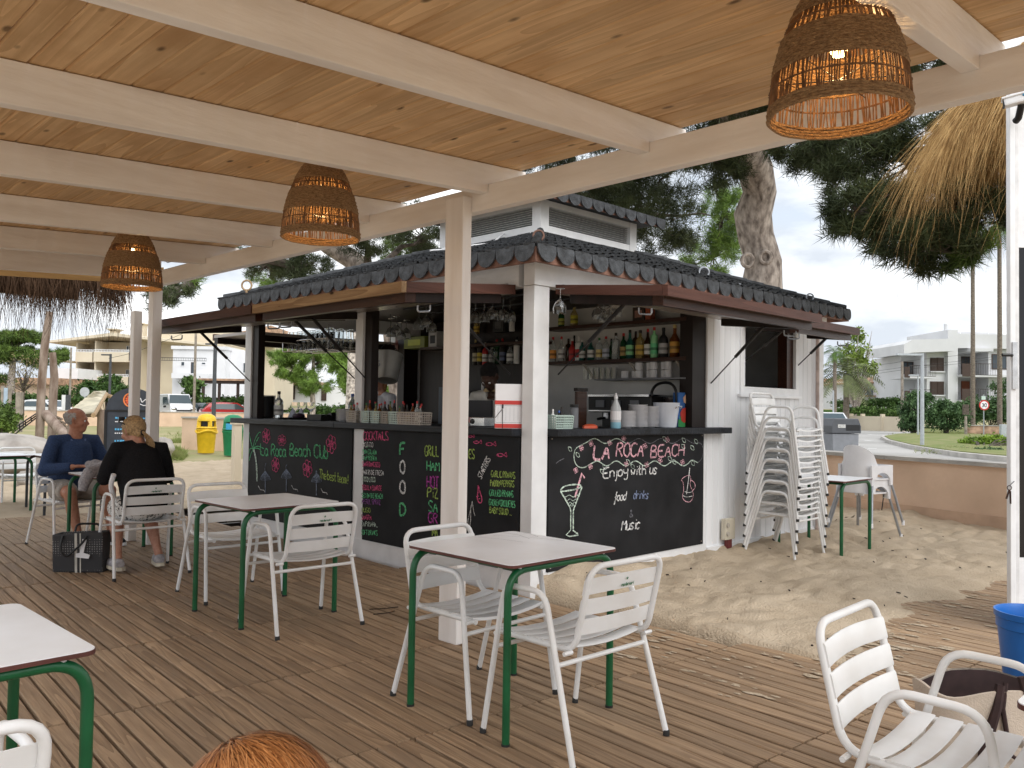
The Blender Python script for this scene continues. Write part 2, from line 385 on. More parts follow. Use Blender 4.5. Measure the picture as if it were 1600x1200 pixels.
def ground_mat():
    m_ = mat('dry_grass_ground', (.36, .30, .19), .95, var=.2, scale=.16, hue=(.17, .20, .075), bump=.4, bscale=6, spec=.1)
    return m_
M['ground'] = ground_mat()
MB().b2((-600, -600, -.9), (900, 900, -.32)).build('ground', M['ground'], kind='structure')
M['beach'] = mat('beach_sand', (.52, .43, .325), .95, var=.08, scale=.6, hue=(.46, .375, .275), bump=.5, bscale=8, spec=.1)
MB().add([(-260, -260, -.30), (60, -260, -.30), (13.5, 2, -.30), (16, 20, -.30), (0, 22, -.30), (-30, 40, -.30), (-260, 90, -.30)], [tuple(range(7))]).build('beach', M['beach'], kind='structure')
M['asphalt'] = mat('asphalt', (.40, .39, .375), .9, var=.08, scale=.25, bump=.3, bscale=30, spec=.2)
M['lawn'] = mat('lawn', (.20, .215, .09), .95, var=.2, scale=.55, hue=(.40, .34, .21), bump=.5, bscale=12, spec=.1)
M['verge'] = mat('green_verge', (.12, .165, .05), .95, var=.2, scale=1.1, hue=(.27, .25, .13), bump=.5, bscale=14, spec=.1)
M['concrete'] = mat('concrete', (.45, .43, .40), .85, var=.12, scale=3, bump=.3, bscale=20)
M['road_paint'] = mat('road_paint', (.72, .72, .70), .7, var=.1, scale=3)
def poly_sheet(name, pts, z, m_, th=.0):
    b = MB(); ps = [Vector(p) for p in pts]
    if th: b.prism([(p.x, p.y) for p in ps], z - th, z)
    else: b.add([(p.x, p.y, z) for p in ps], [tuple(range(len(ps)))])
    return b.build(name, m_, kind='structure')
def dpt(px, d): p = base(px, d); return p
# left: grass park between the beach and the street
poly_sheet('lawn', [dpt(-900, 17.5), dpt(-200, 17.5), dpt(200, 18.5), dpt(420, 21), dpt(560, 26), dpt(720, 60), dpt(560, 66), dpt(300, 63), dpt(-60, 60), dpt(-900, 58)], -.03, M['lawn'], .28)
poly_sheet('street', [dpt(-1500, 62), dpt(-60, 62.5), dpt(300, 65), dpt(600, 69), dpt(760, 72), dpt(760, 84), dpt(300, 79), dpt(-60, 76), dpt(-1500, 74)], -.05, M['asphalt'], .25)
# right: road, bend and traffic island
poly_sheet('road', [dpt(780, 14), dpt(1100, 13), dpt(1350, 13.2), dpt(1700, 11), dpt(2300, 11), dpt(2300, 46), dpt(1620, 50), dpt(1480, 60), dpt(1330, 92), dpt(1240, 97), dpt(1000, 100), dpt(780, 90)], -.06, M['asphalt'], .25)
isl = [gz(*p) for p in ((1376, 684), (1385, 690), (1420, 699), (1460, 706), (1500, 712), (1560, 718), (1650, 724), (1760, 720), (1700, 688), (1600, 683), (1540, 681), (1460, 679), (1400, 680))]
ic = sum(isl, Vector()) / len(isl)
poly_sheet('traffic_island_kerb', isl, .10, M['concrete'], .3)
poly_sheet('traffic_island_grass', [ic + (p - ic) * .95 for p in isl], .13, M['verge'], .1)
poly_sheet('verge', [dpt(1318, 96), dpt(1400, 78), dpt(1480, 62), dpt(1620, 51), dpt(2300, 47), dpt(2300, 70), dpt(1600, 78), dpt(1420, 96), dpt(1318, 110)], .0, M['verge'], .2)
mk = MB()
for a, b in (((1300, 683), (1412, 690)), ((1290, 696), (1380, 699)), ((1318, 675), (1400, 680))):
    p, q = gz(*a), gz(*b); n = (q - p).normalized().cross(Vector((0, 0, 1))) * .35
    for t in range(4):
        s0, s1 = t / 4, t / 4 + .15
        mk.quad(*[(p + (q - p) * u + n * k) + Vector((0, 0, -.052)) for u, k in ((s0, 0), (s1, 0), (s1, 1), (s0, 1))])
mk.build('road_marking', M['road_paint'], kind='structure')

# ================================================================== deck: panels of short boards
deck = tag(bpy.data.objects.new('deck', None), kind='structure'); COL.objects.link(deck)
DA = R(-4.2); dux = Vector((math.cos(DA), math.sin(DA), 0)); duy = Vector((-math.sin(DA), math.cos(DA), 0))
PW, PL = .089, 1.055
def plank_mesh(l, w, t, key):
    b = MB(); c = .004
    pr = [(-w / 2, 0), (-w / 2, t - c), (-w / 2 + c, t), (w / 2 - c, t), (w / 2, t - c), (w / 2, 0)]
    b.prism(pr, -l / 2, l / 2, 'xz'); return b.mesh('board', M['deck'])
boards = [plank_mesh(PL - .012, PW - q, .028, q) for q in (.012, .014, .017)]
cand = []
for i in range(-60, 130):
    for j in range(-4, 14):
        c = dux * (i * PW) + duy * (j * PL + .32)
        if c.y > 11.4 or c.y < -2 or c.x < -1.2: continue
        e = 11.3 if c.x < 4.46 else (float(deck_edge(np.array([c.x]))[0]) + .12 if c.x > 4.6 else 2.6)
        if c.y - PL / 2 > e or c.x > 11: continue
        v = c - O; d = v.dot(CF)
        if d < .5: continue
        sx = v.dot(CR) / d * FPX; sy = -v.dot(CU) / d * FPX
        vis = abs(sx) < 880 and sy < 700
        cand.append((not vis, d, i, j, c))
cand.sort(key=lambda t: t[:2])
rest = MB(); rv = random.Random(3)
for n, (_, d, i, j, c) in enumerate(cand):
    dz = rv.uniform(-.0025, .0025); rz = DA + rv.uniform(-.0035, .0035); off = duy * rv.uniform(-.004, .004)
    y1 = c.y + PL / 2; y0 = c.y - PL / 2
    if n < 295:
        o = obj('board', boards[rv.randrange(3)], deck, (c.x + off.x, c.y + off.y, -.028 + dz), (0, rv.uniform(-.006, .006), rz))
    else:
        rest.box((c.x, c.y, -.014 + dz), (PW - .009, PL - .006, .028), rz=rz)
rest.build('deck_boards', M['deck'], deck, kind='stuff')
jo = MB()
for j in range(-3, 13):
    for q in (-.42, 0, .42):
        a = duy * (j * PL + .32 + q)
        jo.bar(a + dux * -1.5 + Vector((0, 0, -.06)), a + dux * 4.1 + Vector((0, 0, -.06)), .06, .05)
jo.build('joists', M['dark'], deck)

# ================================================================== pergola
pg = thing('pergola', 'whitewashed timber pergola with a varnished pine board ceiling over the deck', 'pergola', (3.24, 3.79, 0))
PB = -Vector((3.24, 3.79, 0))
def pgp(name, b, m_, **k): return b.build(name, m_, pg, loc=PB, **k)
pgp('edge_beam', MB().b2((3.31, -1.4, 2.538), (3.38, 8.46, 2.684)), M['beam_y'], bevel=.006)
pgp('post', MB().b2((3.238, 3.715, 0), (3.308, 3.875, 2.628)), M['post_paint'], bevel=.006)
pgp('post', MB().b2((3.25, 8.30, 0), (3.34, 8.42, 2.536)), M['post_paint'], bevel=.006)
pgp('post', MB().b2((3.20, 8.64, 0), (3.28, 8.74, 2.3)), M['post_paint'], bevel=.006)
SL = .055                                       # the roof falls away from the edge beam
def rz_(x): return 2.632 + (x - 3.31) * SL
for y in (-.3, 1.0, 2.46, 3.61, 4.80, 6.12, 7.32):
    b = MB(); t = .065
    poly = [(-.2, rz_(-.2)), (3.308, rz_(3.308)), (3.308, 2.687), (3.39, 2.687), (3.60, 2.72), (3.62, 2.74), (3.62, rz_(3.62) + .17), (-.2, rz_(-.2) + .17)]
    b.prism(poly, y - t / 2, y + t / 2, 'xz')
    pgp('rafter', b, M['beam'], bevel=.005)
pgp('end_beam', MB().prism([(-.2, rz_(-.2) - .04), (3.308, rz_(3.308) - .04), (3.308, rz_(3.308) + .17), (-.2, rz_(-.2) + .17)], 8.27, 8.34, 'xz'), M['beam'], bevel=.005)
pgp('fascia_board', MB().prism([(-.2, rz_(-.2) - .075), (3.4, rz_(3.4) - .075), (3.4, rz_(3.4) + .1), (-.2, rz_(-.2) + .1)], 8.44, 8.47, 'xz'), wood('ochre_fascia', (.42, .25, .10), (.70, .48, .22), .8, 'x', .6, .05, .1, False, 6))
# ceiling boards, tongue and groove with a visible V joint
w = .128; x = 3.53; k = 0; rv = random.Random(8)
def ceil_board(l):
    b = MB(); c = .008
    pr = [(-w / 2 + .0015, .02), (-w / 2 + .001, c), (-w / 2 + c, 0), (w / 2 - c, 0), (w / 2 - .001, c), (w / 2 - .001, .02)]
    return b.prism(pr, -l / 2, l / 2, 'xz').mesh('ceiling_board', M['pine'])
cbm = {}
while x > -.1:
    cuts = [-.7, rv.choice((2.46, 3.61, 4.8)), 8.36] if k % 2 == 0 else [-.7, rv.choice((1.0, 2.46)), rv.choice((4.8, 6.12)), 8.36]
    for a, b in zip(cuts, cuts[1:]):
        l = round(b - a - .003, 3)
        if l not in cbm: cbm[l] = ceil_board(l)
        obj('ceiling_board', cbm[l], pg, tuple(Vector((x, (a + b) / 2, rz_(x) + .174)) + PB), (0, -math.atan(SL), 0))
    x -= w; k += 1

# ================================================================== bar kiosk
X0, X1, Y0, Y1 = 4.48, 9.25, 4.32, 8.85
kb = Vector((X0, Y0, 0))
ki = thing('bar_kiosk', 'white wooden beach bar kiosk with slate roof, raised hatches and blackboard fronts', 'kiosk', kb)
def kp(name, b, m_, **k):
    return b.build(name, m_, k.pop('parent', ki), loc=k.pop('loc', -kb), **k)
kp('floor', MB().b2((X0 + .02, Y0 + .02, -.15), (X1 - .02, Y1 - .02, .10)), M['dark'])
# corner and face posts
for a, b in (((X0, Y0, -.1), (X0 + .165, Y0 + .115, 2.298)), ((X0 + .012, 8.69, -.1), (X0 + .13, 8.83, 2.298)), ((X0 + .012, 6.485, 0), (X0 + .10, 6.645, 1.168)), ((X0 + .004, 6.53, 1.227), (X0 + .10, 6.645, 2.298)), ((9.06, Y0 + .006, -.1), (9.245, Y0 + .1, 2.298)), ((6.85, 8.72, -.1), (6.98, Y1, 2.298)), ((9.1, 8.72, -.1), (9.24, Y1, 2.298))):
    kp('post', MB().b2(a, b), M['white'], bevel=.005)
for a, b in (((X0 + .03, 6.42, 1.227), (X0 + .11, 6.528, 2.298)), ((X0 + .03, 8.56, 1.227), (X0 + .11, 8.688, 2.298)), ((6.62, Y0 + .03, 1.222), (6.84, Y0 + .17, 2.298)), ((6.62, 8.7, 1.222), (6.84, 8.84, 2.298))):
    kp('jamb', MB().b2(a, b), M['dark'], bevel=.004)
# fascia beams under the eaves, with the lap joint at the corner
kp('eave_beam', MB().b2((X0 - .012, Y0 + .16, 2.30), (X0 + .1, Y1 + .04, 2.50)), M['white'], bevel=.004)
kp('eave_beam', MB().b2((X0 - .014, Y0 - .014, 2.30), (X1 + .03, Y0 + .1, 2.50)), M['white'], bevel=.004)
kp('eave_beam', MB().b2((X0 + .1, Y1 - .1, 2.30), (X1 + .03, Y1 + .03, 2.50)), M['white'])
kp('eave_beam', MB().b2((X1 - .08, Y0 + .1, 2.30), (X1 + .028, Y1 - .1, 2.50)), M['white'])
# low walls behind the blackboards, skirts
kp('front_wall', MB().b2((X0 + .02, Y0 + .117, .0), (X0 + .07, 8.69, 1.168)), M['white'])
kp('front_wall', MB().b2((X0 + .167, Y0 + .02, .0), (6.85, Y0 + .07, 1.170)), M['white'])
kp('skirting', MB().b2((X0 + .006, Y0 + .117, -.08), (X0 + .019, 8.69, .155)), M['white'], bevel=.002)
kp('skirting', MB().b2((X0 + .167, Y0 + .006, -.08), (6.84, Y0 + .019, .15)), M['white'], bevel=.002)
kp('skirting', MB().b2((6.842, Y0 - .008, -.08), (9.25, Y0 + .03, .11)), M['white'], bevel=.002)
# counters
kp('counter', MB().b2((X0 - .10, 6.83, 1.170), (X0 + .55, 8.93, 1.226)), M['slate'], bevel=.006)
kp('counter', MB().b2((X0 - .10, Y0 + .117, 1.170), (X0 + .55, 6.826, 1.226)), M['slate'], bevel=.006)
kp('counter', MB().b2((X0 + .167, Y0 - .10, 1.172), (7.106, Y0 + .55, 1.228)), M['slate'], bevel=.006)
kp('counter', MB().b2((5.04, 8.4, 1.105), (6.84, 8.95, 1.220)), M['slate'])
kp('back_wall', MB().b2((X0 + .15, Y1 - .06, 0), (9.1, Y1 - .015, 1.10)), M['white'])
kp('side_wall', MB().b2((X1 - .05, Y0 + .1, 0), (X1 - .003, Y1 - .1, 2.3)), M['white'])
kp('back_wall', MB().b2((6.985, Y1 - .062, 1.1), (9.1, Y1 - .012, 2.3)), M['white'])
kp('partition', MB().b2((6.86, Y0 + .08, .1), (6.92, 8.70, 2.46)), mat('partition_paint', (.60, .60, .59), .55, var=.08, scale=3))
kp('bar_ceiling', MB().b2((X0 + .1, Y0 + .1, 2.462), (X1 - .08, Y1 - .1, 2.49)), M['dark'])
# vertical boards of the right hand wall, cut round the kitchen window
WX0, WX1, WZ0, WZ1 = 7.50, 8.56, 1.63, 2.285
nb = 22; bw = (9.06 - 6.845) / nb
for i in range(nb):
    a = 6.845 + i * bw; b = a + bw
    segs = [(.11, 2.298)]
    if b > WX0 - .02 and a < WX1 + .02: segs = [(.11, 1.555)] + ([] if WZ1 > 2.25 else [(WZ1, 2.298)])
    for z0, z1 in segs:
        bb = MB(); c = .006; y = Y0 + .012
        bb.prism([(a + .001, y + .02), (a + .001, y + c), (a + c, y), (b - c, y), (b - .001, y + c), (b - .001, y + .02)], z0, z1)
        kp('wall_board', bb, M['board_white'])
kp('window_frame', MB().b2((7.42, Y0 - .006, 1.555), (8.63, Y0 + .03, WZ0)).b2((7.42, Y0 - .006, WZ0), (WX0, Y0 + .03, 2.298)).b2((WX1, Y0 - .006, WZ0), (8.63, Y0 + .03, 2.298)), M['white'], bevel=.004)
kp('window_sill', MB().b2((7.38, Y0 - .03, 1.525), (8.66, Y0 + .01, 1.555)), M['white'], bevel=.004)
kp('window_jamb', MB().b2((WX1 - .13, Y0 + .032, WZ0), (WX1, Y0 + .14, 2.29)), M['brown'])
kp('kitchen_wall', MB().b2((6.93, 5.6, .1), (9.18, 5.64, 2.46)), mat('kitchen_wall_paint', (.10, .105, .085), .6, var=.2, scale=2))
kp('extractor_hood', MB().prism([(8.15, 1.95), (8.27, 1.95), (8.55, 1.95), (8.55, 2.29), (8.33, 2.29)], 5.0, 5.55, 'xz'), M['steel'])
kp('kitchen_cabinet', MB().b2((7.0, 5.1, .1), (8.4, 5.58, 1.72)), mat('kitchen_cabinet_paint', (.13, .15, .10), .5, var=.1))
kp('rain_pipe', MB().tube([(9.02, Y0 - .03, .05), (9.02, Y0 - .03, 2.4)], .02), mat('rust_pipe', (.50, .40, .36), .6, var=.2))

# hatches propped open on gas struts
M['edge_red'] = wood('red_brown_edge', (.042, .016, .011), (.115, .048, .034), 1, 'x', .45, .06, .2, False, 8)
M['edge_red_y'] = wood('red_brown_edge_y', (.042, .016, .011), (.115, .048, .034), 1, 'y', .45, .06, .2, False, 8)
def hatch(axis, a0, a1, depth, zh, zo, front, light=False):
    """axis 'L': hinged on the X0 face, spanning Y a0..a1 ; axis 'R': hinged on the Y0 face, spanning X a0..a1"""
    t = bpy.data.objects.new('hatch', None); COL.objects.link(t); par(t, ki); t.location = (0, 0, 0)
    def W3(u, d, z):      # u along the face, d out of the face
        return Vector((X0 - d, u, z)) if axis == 'L' else Vector((u, Y0 - d, z))
    def slab(u0, u1, d0, d1, lo, hi):
        sl = lambda d: zh + (zo - zh) * d / depth
        vs = [W3(u, d, sl(d) + q) for q in (lo, hi) for (u, d) in ((u0, d0), (u1, d0), (u1, d1), (u0, d1))]
        return MB().add(vs, [(0, 1, 2, 3), (4, 5, 6, 7), (0, 1, 5, 4), (1, 2, 6, 5), (2, 3, 7, 6), (3, 0, 4, 7)])
    mx = M['edge_red_y' if axis == 'L' else 'edge_red']; my = M['brown_y' if axis == 'L' else 'brown']; mz = M['edge_red' if axis == 'L' else 'edge_red_y']
    kp('panel', slab(a0 + .02, a1 - .02, .02, depth - .02, -.01, .02), M['flap_under'], parent=t)
    kp('outer_edge', slab(a0, a1, depth - .022, depth + .02, -.012, .062), front or mx, parent=t)
    kp('side_edge', slab(a0, a0 + .02, .02, depth - .024, -.012, .06), mz, parent=t)
    kp('side_edge', slab(a1 - .02, a1, .02, depth - .024, -.012, .06), mz, parent=t)
    kp('batten', slab(a0 + .05, a1 - .05, depth - .14, depth - .05, -.075, -.011), my, parent=t)
    kp('batten', slab(a0 + .05, a0 + .12, .12, depth - .142, -.075, -.011), M['dark'], parent=t)
    kp('batten', slab(a1 - .12, a1 - .05, .12, depth - .142, -.075, -.011), M['dark'], parent=t)
    for u, s in ((a0 + .09, 1), (a1 - .09, -1)):
        d = depth * .55; p = W3(u + s * .05, d, zh + (zo - zh) * .55 - .07); q = W3(u - s * .015, -.012, zh - min(.62, depth * .62)); m_ = p.lerp(q, .52)
        b = MB().tube([p, m_], .015, 6).tube([m_, q], .006, 6)
        kp('gas_strut', b, M['black'], parent=t)
        c = W3(u, depth * .72, zh + (zo - zh) * .72 - .09); e_ = W3(u, depth * .72 + .11, zh + (zo - zh) * .85 - .09)
        k = Vector((0, 0, -.045)); kp('handle', MB().tube(rounded([c, c + k, e_ + k, e_], .02), .007, 6), M['grey_steel'], parent=t)
    return t
hatch('L', 4.50, 6.56, 1.07, 2.255, 2.155, M['raw_wood'])
hatch('L', 6.585, 8.78, 1.07, 2.255, 2.155, M['edge_red_y'])
hatch('R', 4.69, 6.98, 1.02, 2.262, 2.165, None)
hatch('R', 7.44, 8.69, .62, 2.262, 2.205, None)
# the far hatches on the street side, seen from below through the bar
def far_hatch(a0, a1):
    t = bpy.data.objects.new('hatch', None); COL.objects.link(t); par(t, ki)
    kp('panel', MB().b2((a0, Y1 + .05, 2.18), (a1, Y1 + 1.0, 2.215)), M['flap_under'], parent=t)
    kp('batten', MB().b2((a0, Y1 + .9, 2.11), (a1, Y1 + .99, 2.178)), M['dark'], parent=t)
    kp('batten', MB().b2((a0, Y1 + .06, 2.11), (a1, Y1 + .15, 2.178)), M['dark'], parent=t)
    kp('outer_edge', MB().b2((a0, Y1 + 1.002, 2.15), (a1, Y1 + 1.04, 2.23)), M['edge_red'], parent=t)
far_hatch(4.6, 6.80); far_hatch(6.95, 8.6)
# hinges on the eave beam
for p in ((X0 - .02, 4.62, 2.315), (X0 - .02, 6.2, 2.315)): kp('hinge', MB().box(p, (.02, .07, .03)), M['grey_steel'])
for p in ((4.80, Y0 - .02, 2.315), (6.5, Y0 - .02, 2.315)): kp('hinge', MB().box(p, (.07, .02, .03)), M['grey_steel'])

# ---- roof
EX0, EX1, EY0, EY1 = 4.28, 9.45, 4.12, 9.05; CX0, CX1, CY0, CY1 = 6.08, 7.66, 5.79, 7.37; EZ, CZ = 2.540, 3.15
kp('soffit', MB().b2((EX0 + .03, EY0 + .03, 2.501), (EX1 - .03, EY1 - .03, 2.507)), M['white'])
TZ0, TZ1 = 2.425, 2.532
kp('terracotta_strip', MB().b2((EX0 + .004, EY0 + .006, TZ0), (EX0 + .03, EY1 - .006, TZ1)).b2((EX0 + .031, EY0 + .004, TZ0), (EX1 - .006, EY0 + .03, TZ1)).b2((EX1 - .03, EY0 + .031, TZ0), (EX1 - .004, EY1 - .006, TZ1)).b2((EX0 + .031, EY1 - .03, TZ0), (EX1 - .031, EY1 - .004, TZ1)), M['terracotta'])
kp('roof_deck', MB().add([(EX0 + .02, EY0 + .02, EZ - .03), (EX1 - .02, EY0 + .02, EZ - .03), (EX1 - .02, EY1 - .02, EZ - .03), (EX0 + .02, EY1 - .02, EZ - .03), (CX0, CY0, CZ - .03), (CX1, CY0, CZ - .03), (CX1, CY1, CZ - .03), (CX0, CY1, CZ - .03)], [(0, 1, 5, 4), (1, 2, 6, 5), (2, 3, 7, 6), (3, 0, 4, 7), (4, 5, 6, 7), (0, 1, 2, 3)]), M['dark'])
def tab_poly(w, h, n=8):
    """scallop: square top, rounded bottom"""
    r = w / 2; pts = [(w / 2, 0), (-w / 2, 0), (-w / 2, -h + r * .95)]
    for k in range(1, n): a = PI + PI * k / n; pts.append((r * math.cos(a), -h + r * .95 + r * .95 * math.sin(a)))
    return pts + [(w / 2, -h + r * .95)]
TW = .197
tabm = MB().prism(tab_poly(TW - .008, .125), -.006, .006, 'xz').mesh('eave_tile', M['shingle'])
def eave_row(p, q, z, w_, tilt=.10, mesh=None, parent=None):
    p, q = Vector(p), Vector(q); n = round((q - p).length / w_); d = (q - p).normalized(); a = math.atan2(d.y, d.x)
    for i in range(n):
        c = p + d * ((i + .5) * (q - p).length / n)
        obj('eave_tile', mesh, parent, tuple(Vector((c.x, c.y, z)) - kb), (-tilt + random.uniform(-.02, .02), 0, a))
eave_row((EX0 - .012, EY1, 0), (EX0 - .012, EY0, 0), 2.552, TW, mesh=tabm, parent=ki)
eave_row((EX0, EY0 - .012, 0), (EX1, EY0 - .012, 0), 2.552, TW, mesh=tabm, parent=ki)
# shingle courses on the slopes
sh = MB()
def slope(p0, p1, q0, q1, rows=11):
    p0, p1, q0, q1 = map(Vector, (p0, p1, q0, q1)); up = ((q0 + q1) / 2 - (p0 + p1) / 2); n = (p1 - p0).cross(up).normalized()
    if n.z < 0: n = -n
    for r_ in range(rows):
        a, b = p0.lerp(q0, r_ / rows), p1.lerp(q1, r_ / rows); a2, b2 = p0.lerp(q0, (r_ + 1.25) / rows), p1.lerp(q1, (r_ + 1.25) / rows)
        N = max(2, round((b - a).length / TW)); sft = (.5 if r_ % 2 else 0)
        for i in range(-1, N + 1):
            s0, s1 = max(0, (i + sft) / N), min(1, (i + 1 + sft) / N)
            if s1 - s0 < .01: continue
            e0, e1 = s0 + .004, s1 - .004; ht = .020 + random.uniform(-.003, .004)
            lo = [a.lerp(b, e0 + (e1 - e0) * k / 4) + (q0 - p0).normalized() * (.045 * abs(k / 4 - .5) ** 2 * 4) + n * ht for k in range(5)]
            hi = [a2.lerp(b2, e0), a2.lerp(b2, e1)]
            vs = lo + [hi[1] + n * .002, hi[0] + n * .002] + [l - n * .014 for l in lo]
            sh.add(vs, [(0, 1, 2, 3, 4, 5, 6)] + [(k, k + 1, 8 + k, 7 + k) for k in range(4)])
e0, e1, e2, e3 = (EX0 - .02, EY0 - .02, EZ), (EX1 + .02, EY0 - .02, EZ), (EX1 + .02, EY1 + .02, EZ), (EX0 - .02, EY1 + .02, EZ)
c0, c1, c2, c3 = (CX0, CY0, CZ), (CX1, CY0, CZ), (CX1, CY1, CZ), (CX0, CY1, CZ)
slope(e3, e0, c3, c0); slope(e0, e1, c0, c1); slope(e1, e2, c1, c2, 8); slope(e2, e3, c2, c3, 8)
kp('roof_shingles', sh, M['shingle'], kind='stuff')
hip = MB()
for a, b in ((e0, c0), (e1, c1), (e3, c3)):
    a, b = Vector(a), Vector(b)
    for i in range(1, 13):
        p, q = a.lerp(b, (i - .6) / 13), a.lerp(b, (i + 1.25) / 13); z = Vector((0, 0, .022)); hip.tube([p + z * .9, q + z * .3], [.036, .03], 8)
kp('hip_tiles', hip, M['shingle'], kind='stuff')
# ---- cupola
cu = bpy.data.objects.new('cupola', None); COL.objects.link(cu); par(cu, ki)
for (x, y) in ((CX0, CY0), (CX1 - .12, CY0), (CX0, CY1 - .12), (CX1 - .12, CY1 - .12)): kp('corner_post', MB().b2((x, y, 2.95), (x + .12, y + .12, 3.49)), M['white'], parent=cu)
for z0, z1 in ((2.95, 3.235), (3.43, 3.49)):
    b = MB().b2((CX0 + .006, CY0 + .121, z0), (CX0 + .06, CY1 - .121, z1)).b2((CX0 + .121, CY0 + .006, z0), (CX1 - .121, CY0 + .06, z1)).b2((CX1 - .06, CY0 + .121, z0), (CX1 - .006, CY1 - .121, z1)).b2((CX0 + .121, CY1 - .06, z0), (CX1 - .121, CY1 - .006, z1))
    kp('rail', b, M['white'], parent=cu)
M['mesh_panel'] = mat('louvre_panel', (.50, .51, .50), .5, var=.15, scale=30)
lv = MB()
for k in range(9):
    z = 3.24 + k * .023
    lv.bar((CX0 + .05, CY0 + .12, z), (CX0 + .05, CY1 - .12, z), .03, .006).bar((CX0 + .12, CY0 + .05, z), (CX1 - .12, CY0 + .05, z), .03, .006)
kp('louvres', lv, M['mesh_panel'], parent=cu, kind='stuff')
kp('louvre_back', MB().b2((CX0 + .075, CY0 + .12, 3.2), (CX0 + .09, CY1 - .12, 3.44)).b2((CX0 + .12, CY0 + .075, 3.2), (CX1 - .12, CY0 + .09, 3.44)), M['grey'], parent=cu)
o_ = .22; rb = MB().add([(CX0 - o_, CY0 - o_, 3.52), (CX1 + o_, CY0 - o_, 3.52), (CX1 + o_, CY1 + o_, 3.52), (CX0 - o_, CY1 + o_, 3.52), (6.87, 6.58, 3.88), (CX0 - o_, CY0 - o_, 3.495), (CX1 + o_, CY0 - o_, 3.495), (CX1 + o_, CY1 + o_, 3.495), (CX0 - o_, CY1 + o_, 3.495)], [(0, 1, 4), (1, 2, 4), (2, 3, 4), (3, 0, 4), (0, 1, 6, 5), (1, 2, 7, 6), (2, 3, 8, 7), (3, 0, 5, 8), (5, 6, 7, 8)])
kp('cupola_roof', rb, M['shingle'], parent=cu)
tb2 = MB().prism(tab_poly(.175, .12), -.006, .006, 'xz').mesh('cupola_tile', M['shingle'])
for p, q in (((CX0 - o_ - .014, CY1 + o_), (CX0 - o_ - .014, CY0 - o_)), ((CX0 - o_, CY0 - o_ - .014), (CX1 + o_, CY0 - o_ - .014))):
    p, q = Vector(p + (0,)), Vector(q + (0,)); n = 11; d = (q - p).normalized()
    for i in range(n):
        c = p + d * ((i + .5) * (q - p).length / n); obj('cupola_tile', tb2, cu, tuple(Vector((c.x, c.y, 3.54)) - kb), (-.1, 0, math.atan2(d.y, d.x)))
kp('terracotta_strip', MB().b2((CX0 - o_ + .004, CY0 - o_ + .02, 3.445), (CX0 - o_ + .02, CY1 + o_, 3.494)).b2((CX0 - o_ + .021, CY0 - o_ + .004, 3.445), (CX1 + o_, CY0 - o_ + .02, 3.494)), M['terracotta'], parent=cu)
# lifting eyes and a cable on the roof
def eye(p, r, m_): 
    p = Vector(p); ring = [p + Vector((FH.y * math.cos(a) * r, -FH.x * math.cos(a) * r, r + math.sin(a) * r)) for a in [2 * PI * k / 14 for k in range(14)]]
    kp('lifting_eye', MB().tube(ring, r * .2, 6, closed=True).tube([p - Vector((0, 0, .06)), p], r * .25, 6), m_)
eye((8.95, 4.35, 2.63), .04, M['grey_steel']); eye((7.35, 4.7, 2.74), .05, M['grey_steel']); eye((4.45, 8.75, 2.65), .055, M['raw_wood']); eye((4.62, 4.42, 2.66), .04, M['terracotta']); eye((6.35, 5.95, 3.62), .04, M['terracotta'])
kp('roof_cable', MB().tube(rounded([(5.0, 6.2, 2.86), (5.6, 6.3, 2.99), (5.75, 6.2, 3.0), (6.07, 6.4, 3.12)], .1), .008, 6).tube(rounded([(5.05, 6.05, 2.87), (5.7, 6.1, 3.02), (6.07, 6.3, 3.2)], .1), .008, 6), M['white'])
# electric socket box on a red pipe, by the corner of the wall
kp('socket_box', MB().b2((7.07, Y0 - .06, .16), (7.24, Y0 - .0085, .36)), mat('cream_plastic', (.62, .57, .46), .5, var=.05), bevel=.008)
kp('socket', MB().lathe([(.022, 0), (.022, .012)], 12, (0, 0, 0)), M['beige'], loc=Vector((7.10, Y0 - .062, .30)) - kb, rot=(PI / 2, 0, 0))
kp('socket', MB().lathe([(.022, 0), (.022, .012)], 12, (0, 0, 0)), M['beige'], loc=Vector((7.10, Y0 - .062, .22)) - kb, rot=(PI / 2, 0, 0))
kp('cable_pipe', MB().b2((7.13, Y0 - .05, -.1), (7.20, Y0 - .01, .158)), mat('dark_red_pipe', (.16, .03, .03), .5, var=.1))
# shelves on the partition
SHX = 6.855
for z, d in ((1.885, .24), (2.255, .24)):
    kp('shelf', MB().b2((SHX - d, Y0 + .1, z - .035), (SHX, 6.2, z)), M['brown_y'], bevel=.003)
kp('shelf', MB().b2((SHX - .3, 6.3, 2.09), (SHX, 8.3, 2.12)), M['brown_y'])
kp('glass_shelf', MB().b2((SHX - .26, Y0 + .1, 1.675), (SHX, 5.5, 1.69)), M['grey'])
for y in (4.55, 5.1, 5.7):
    kp('shelf_bracket', MB().bar((SHX - .2, y, 1.85), (SHX - .01, y, 1.70), .02, .02), M['beige'])
kp('bar_top', MB().b2((6.40, 4.95, 1.0), (SHX, 6.1, 1.05)), M['steel'])
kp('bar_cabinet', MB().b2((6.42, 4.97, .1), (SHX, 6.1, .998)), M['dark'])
kp('back_bar_panel', MB().b2((6.80, 6.55, 1.0), (SHX, 8.6, 2.45)), M['dark'])

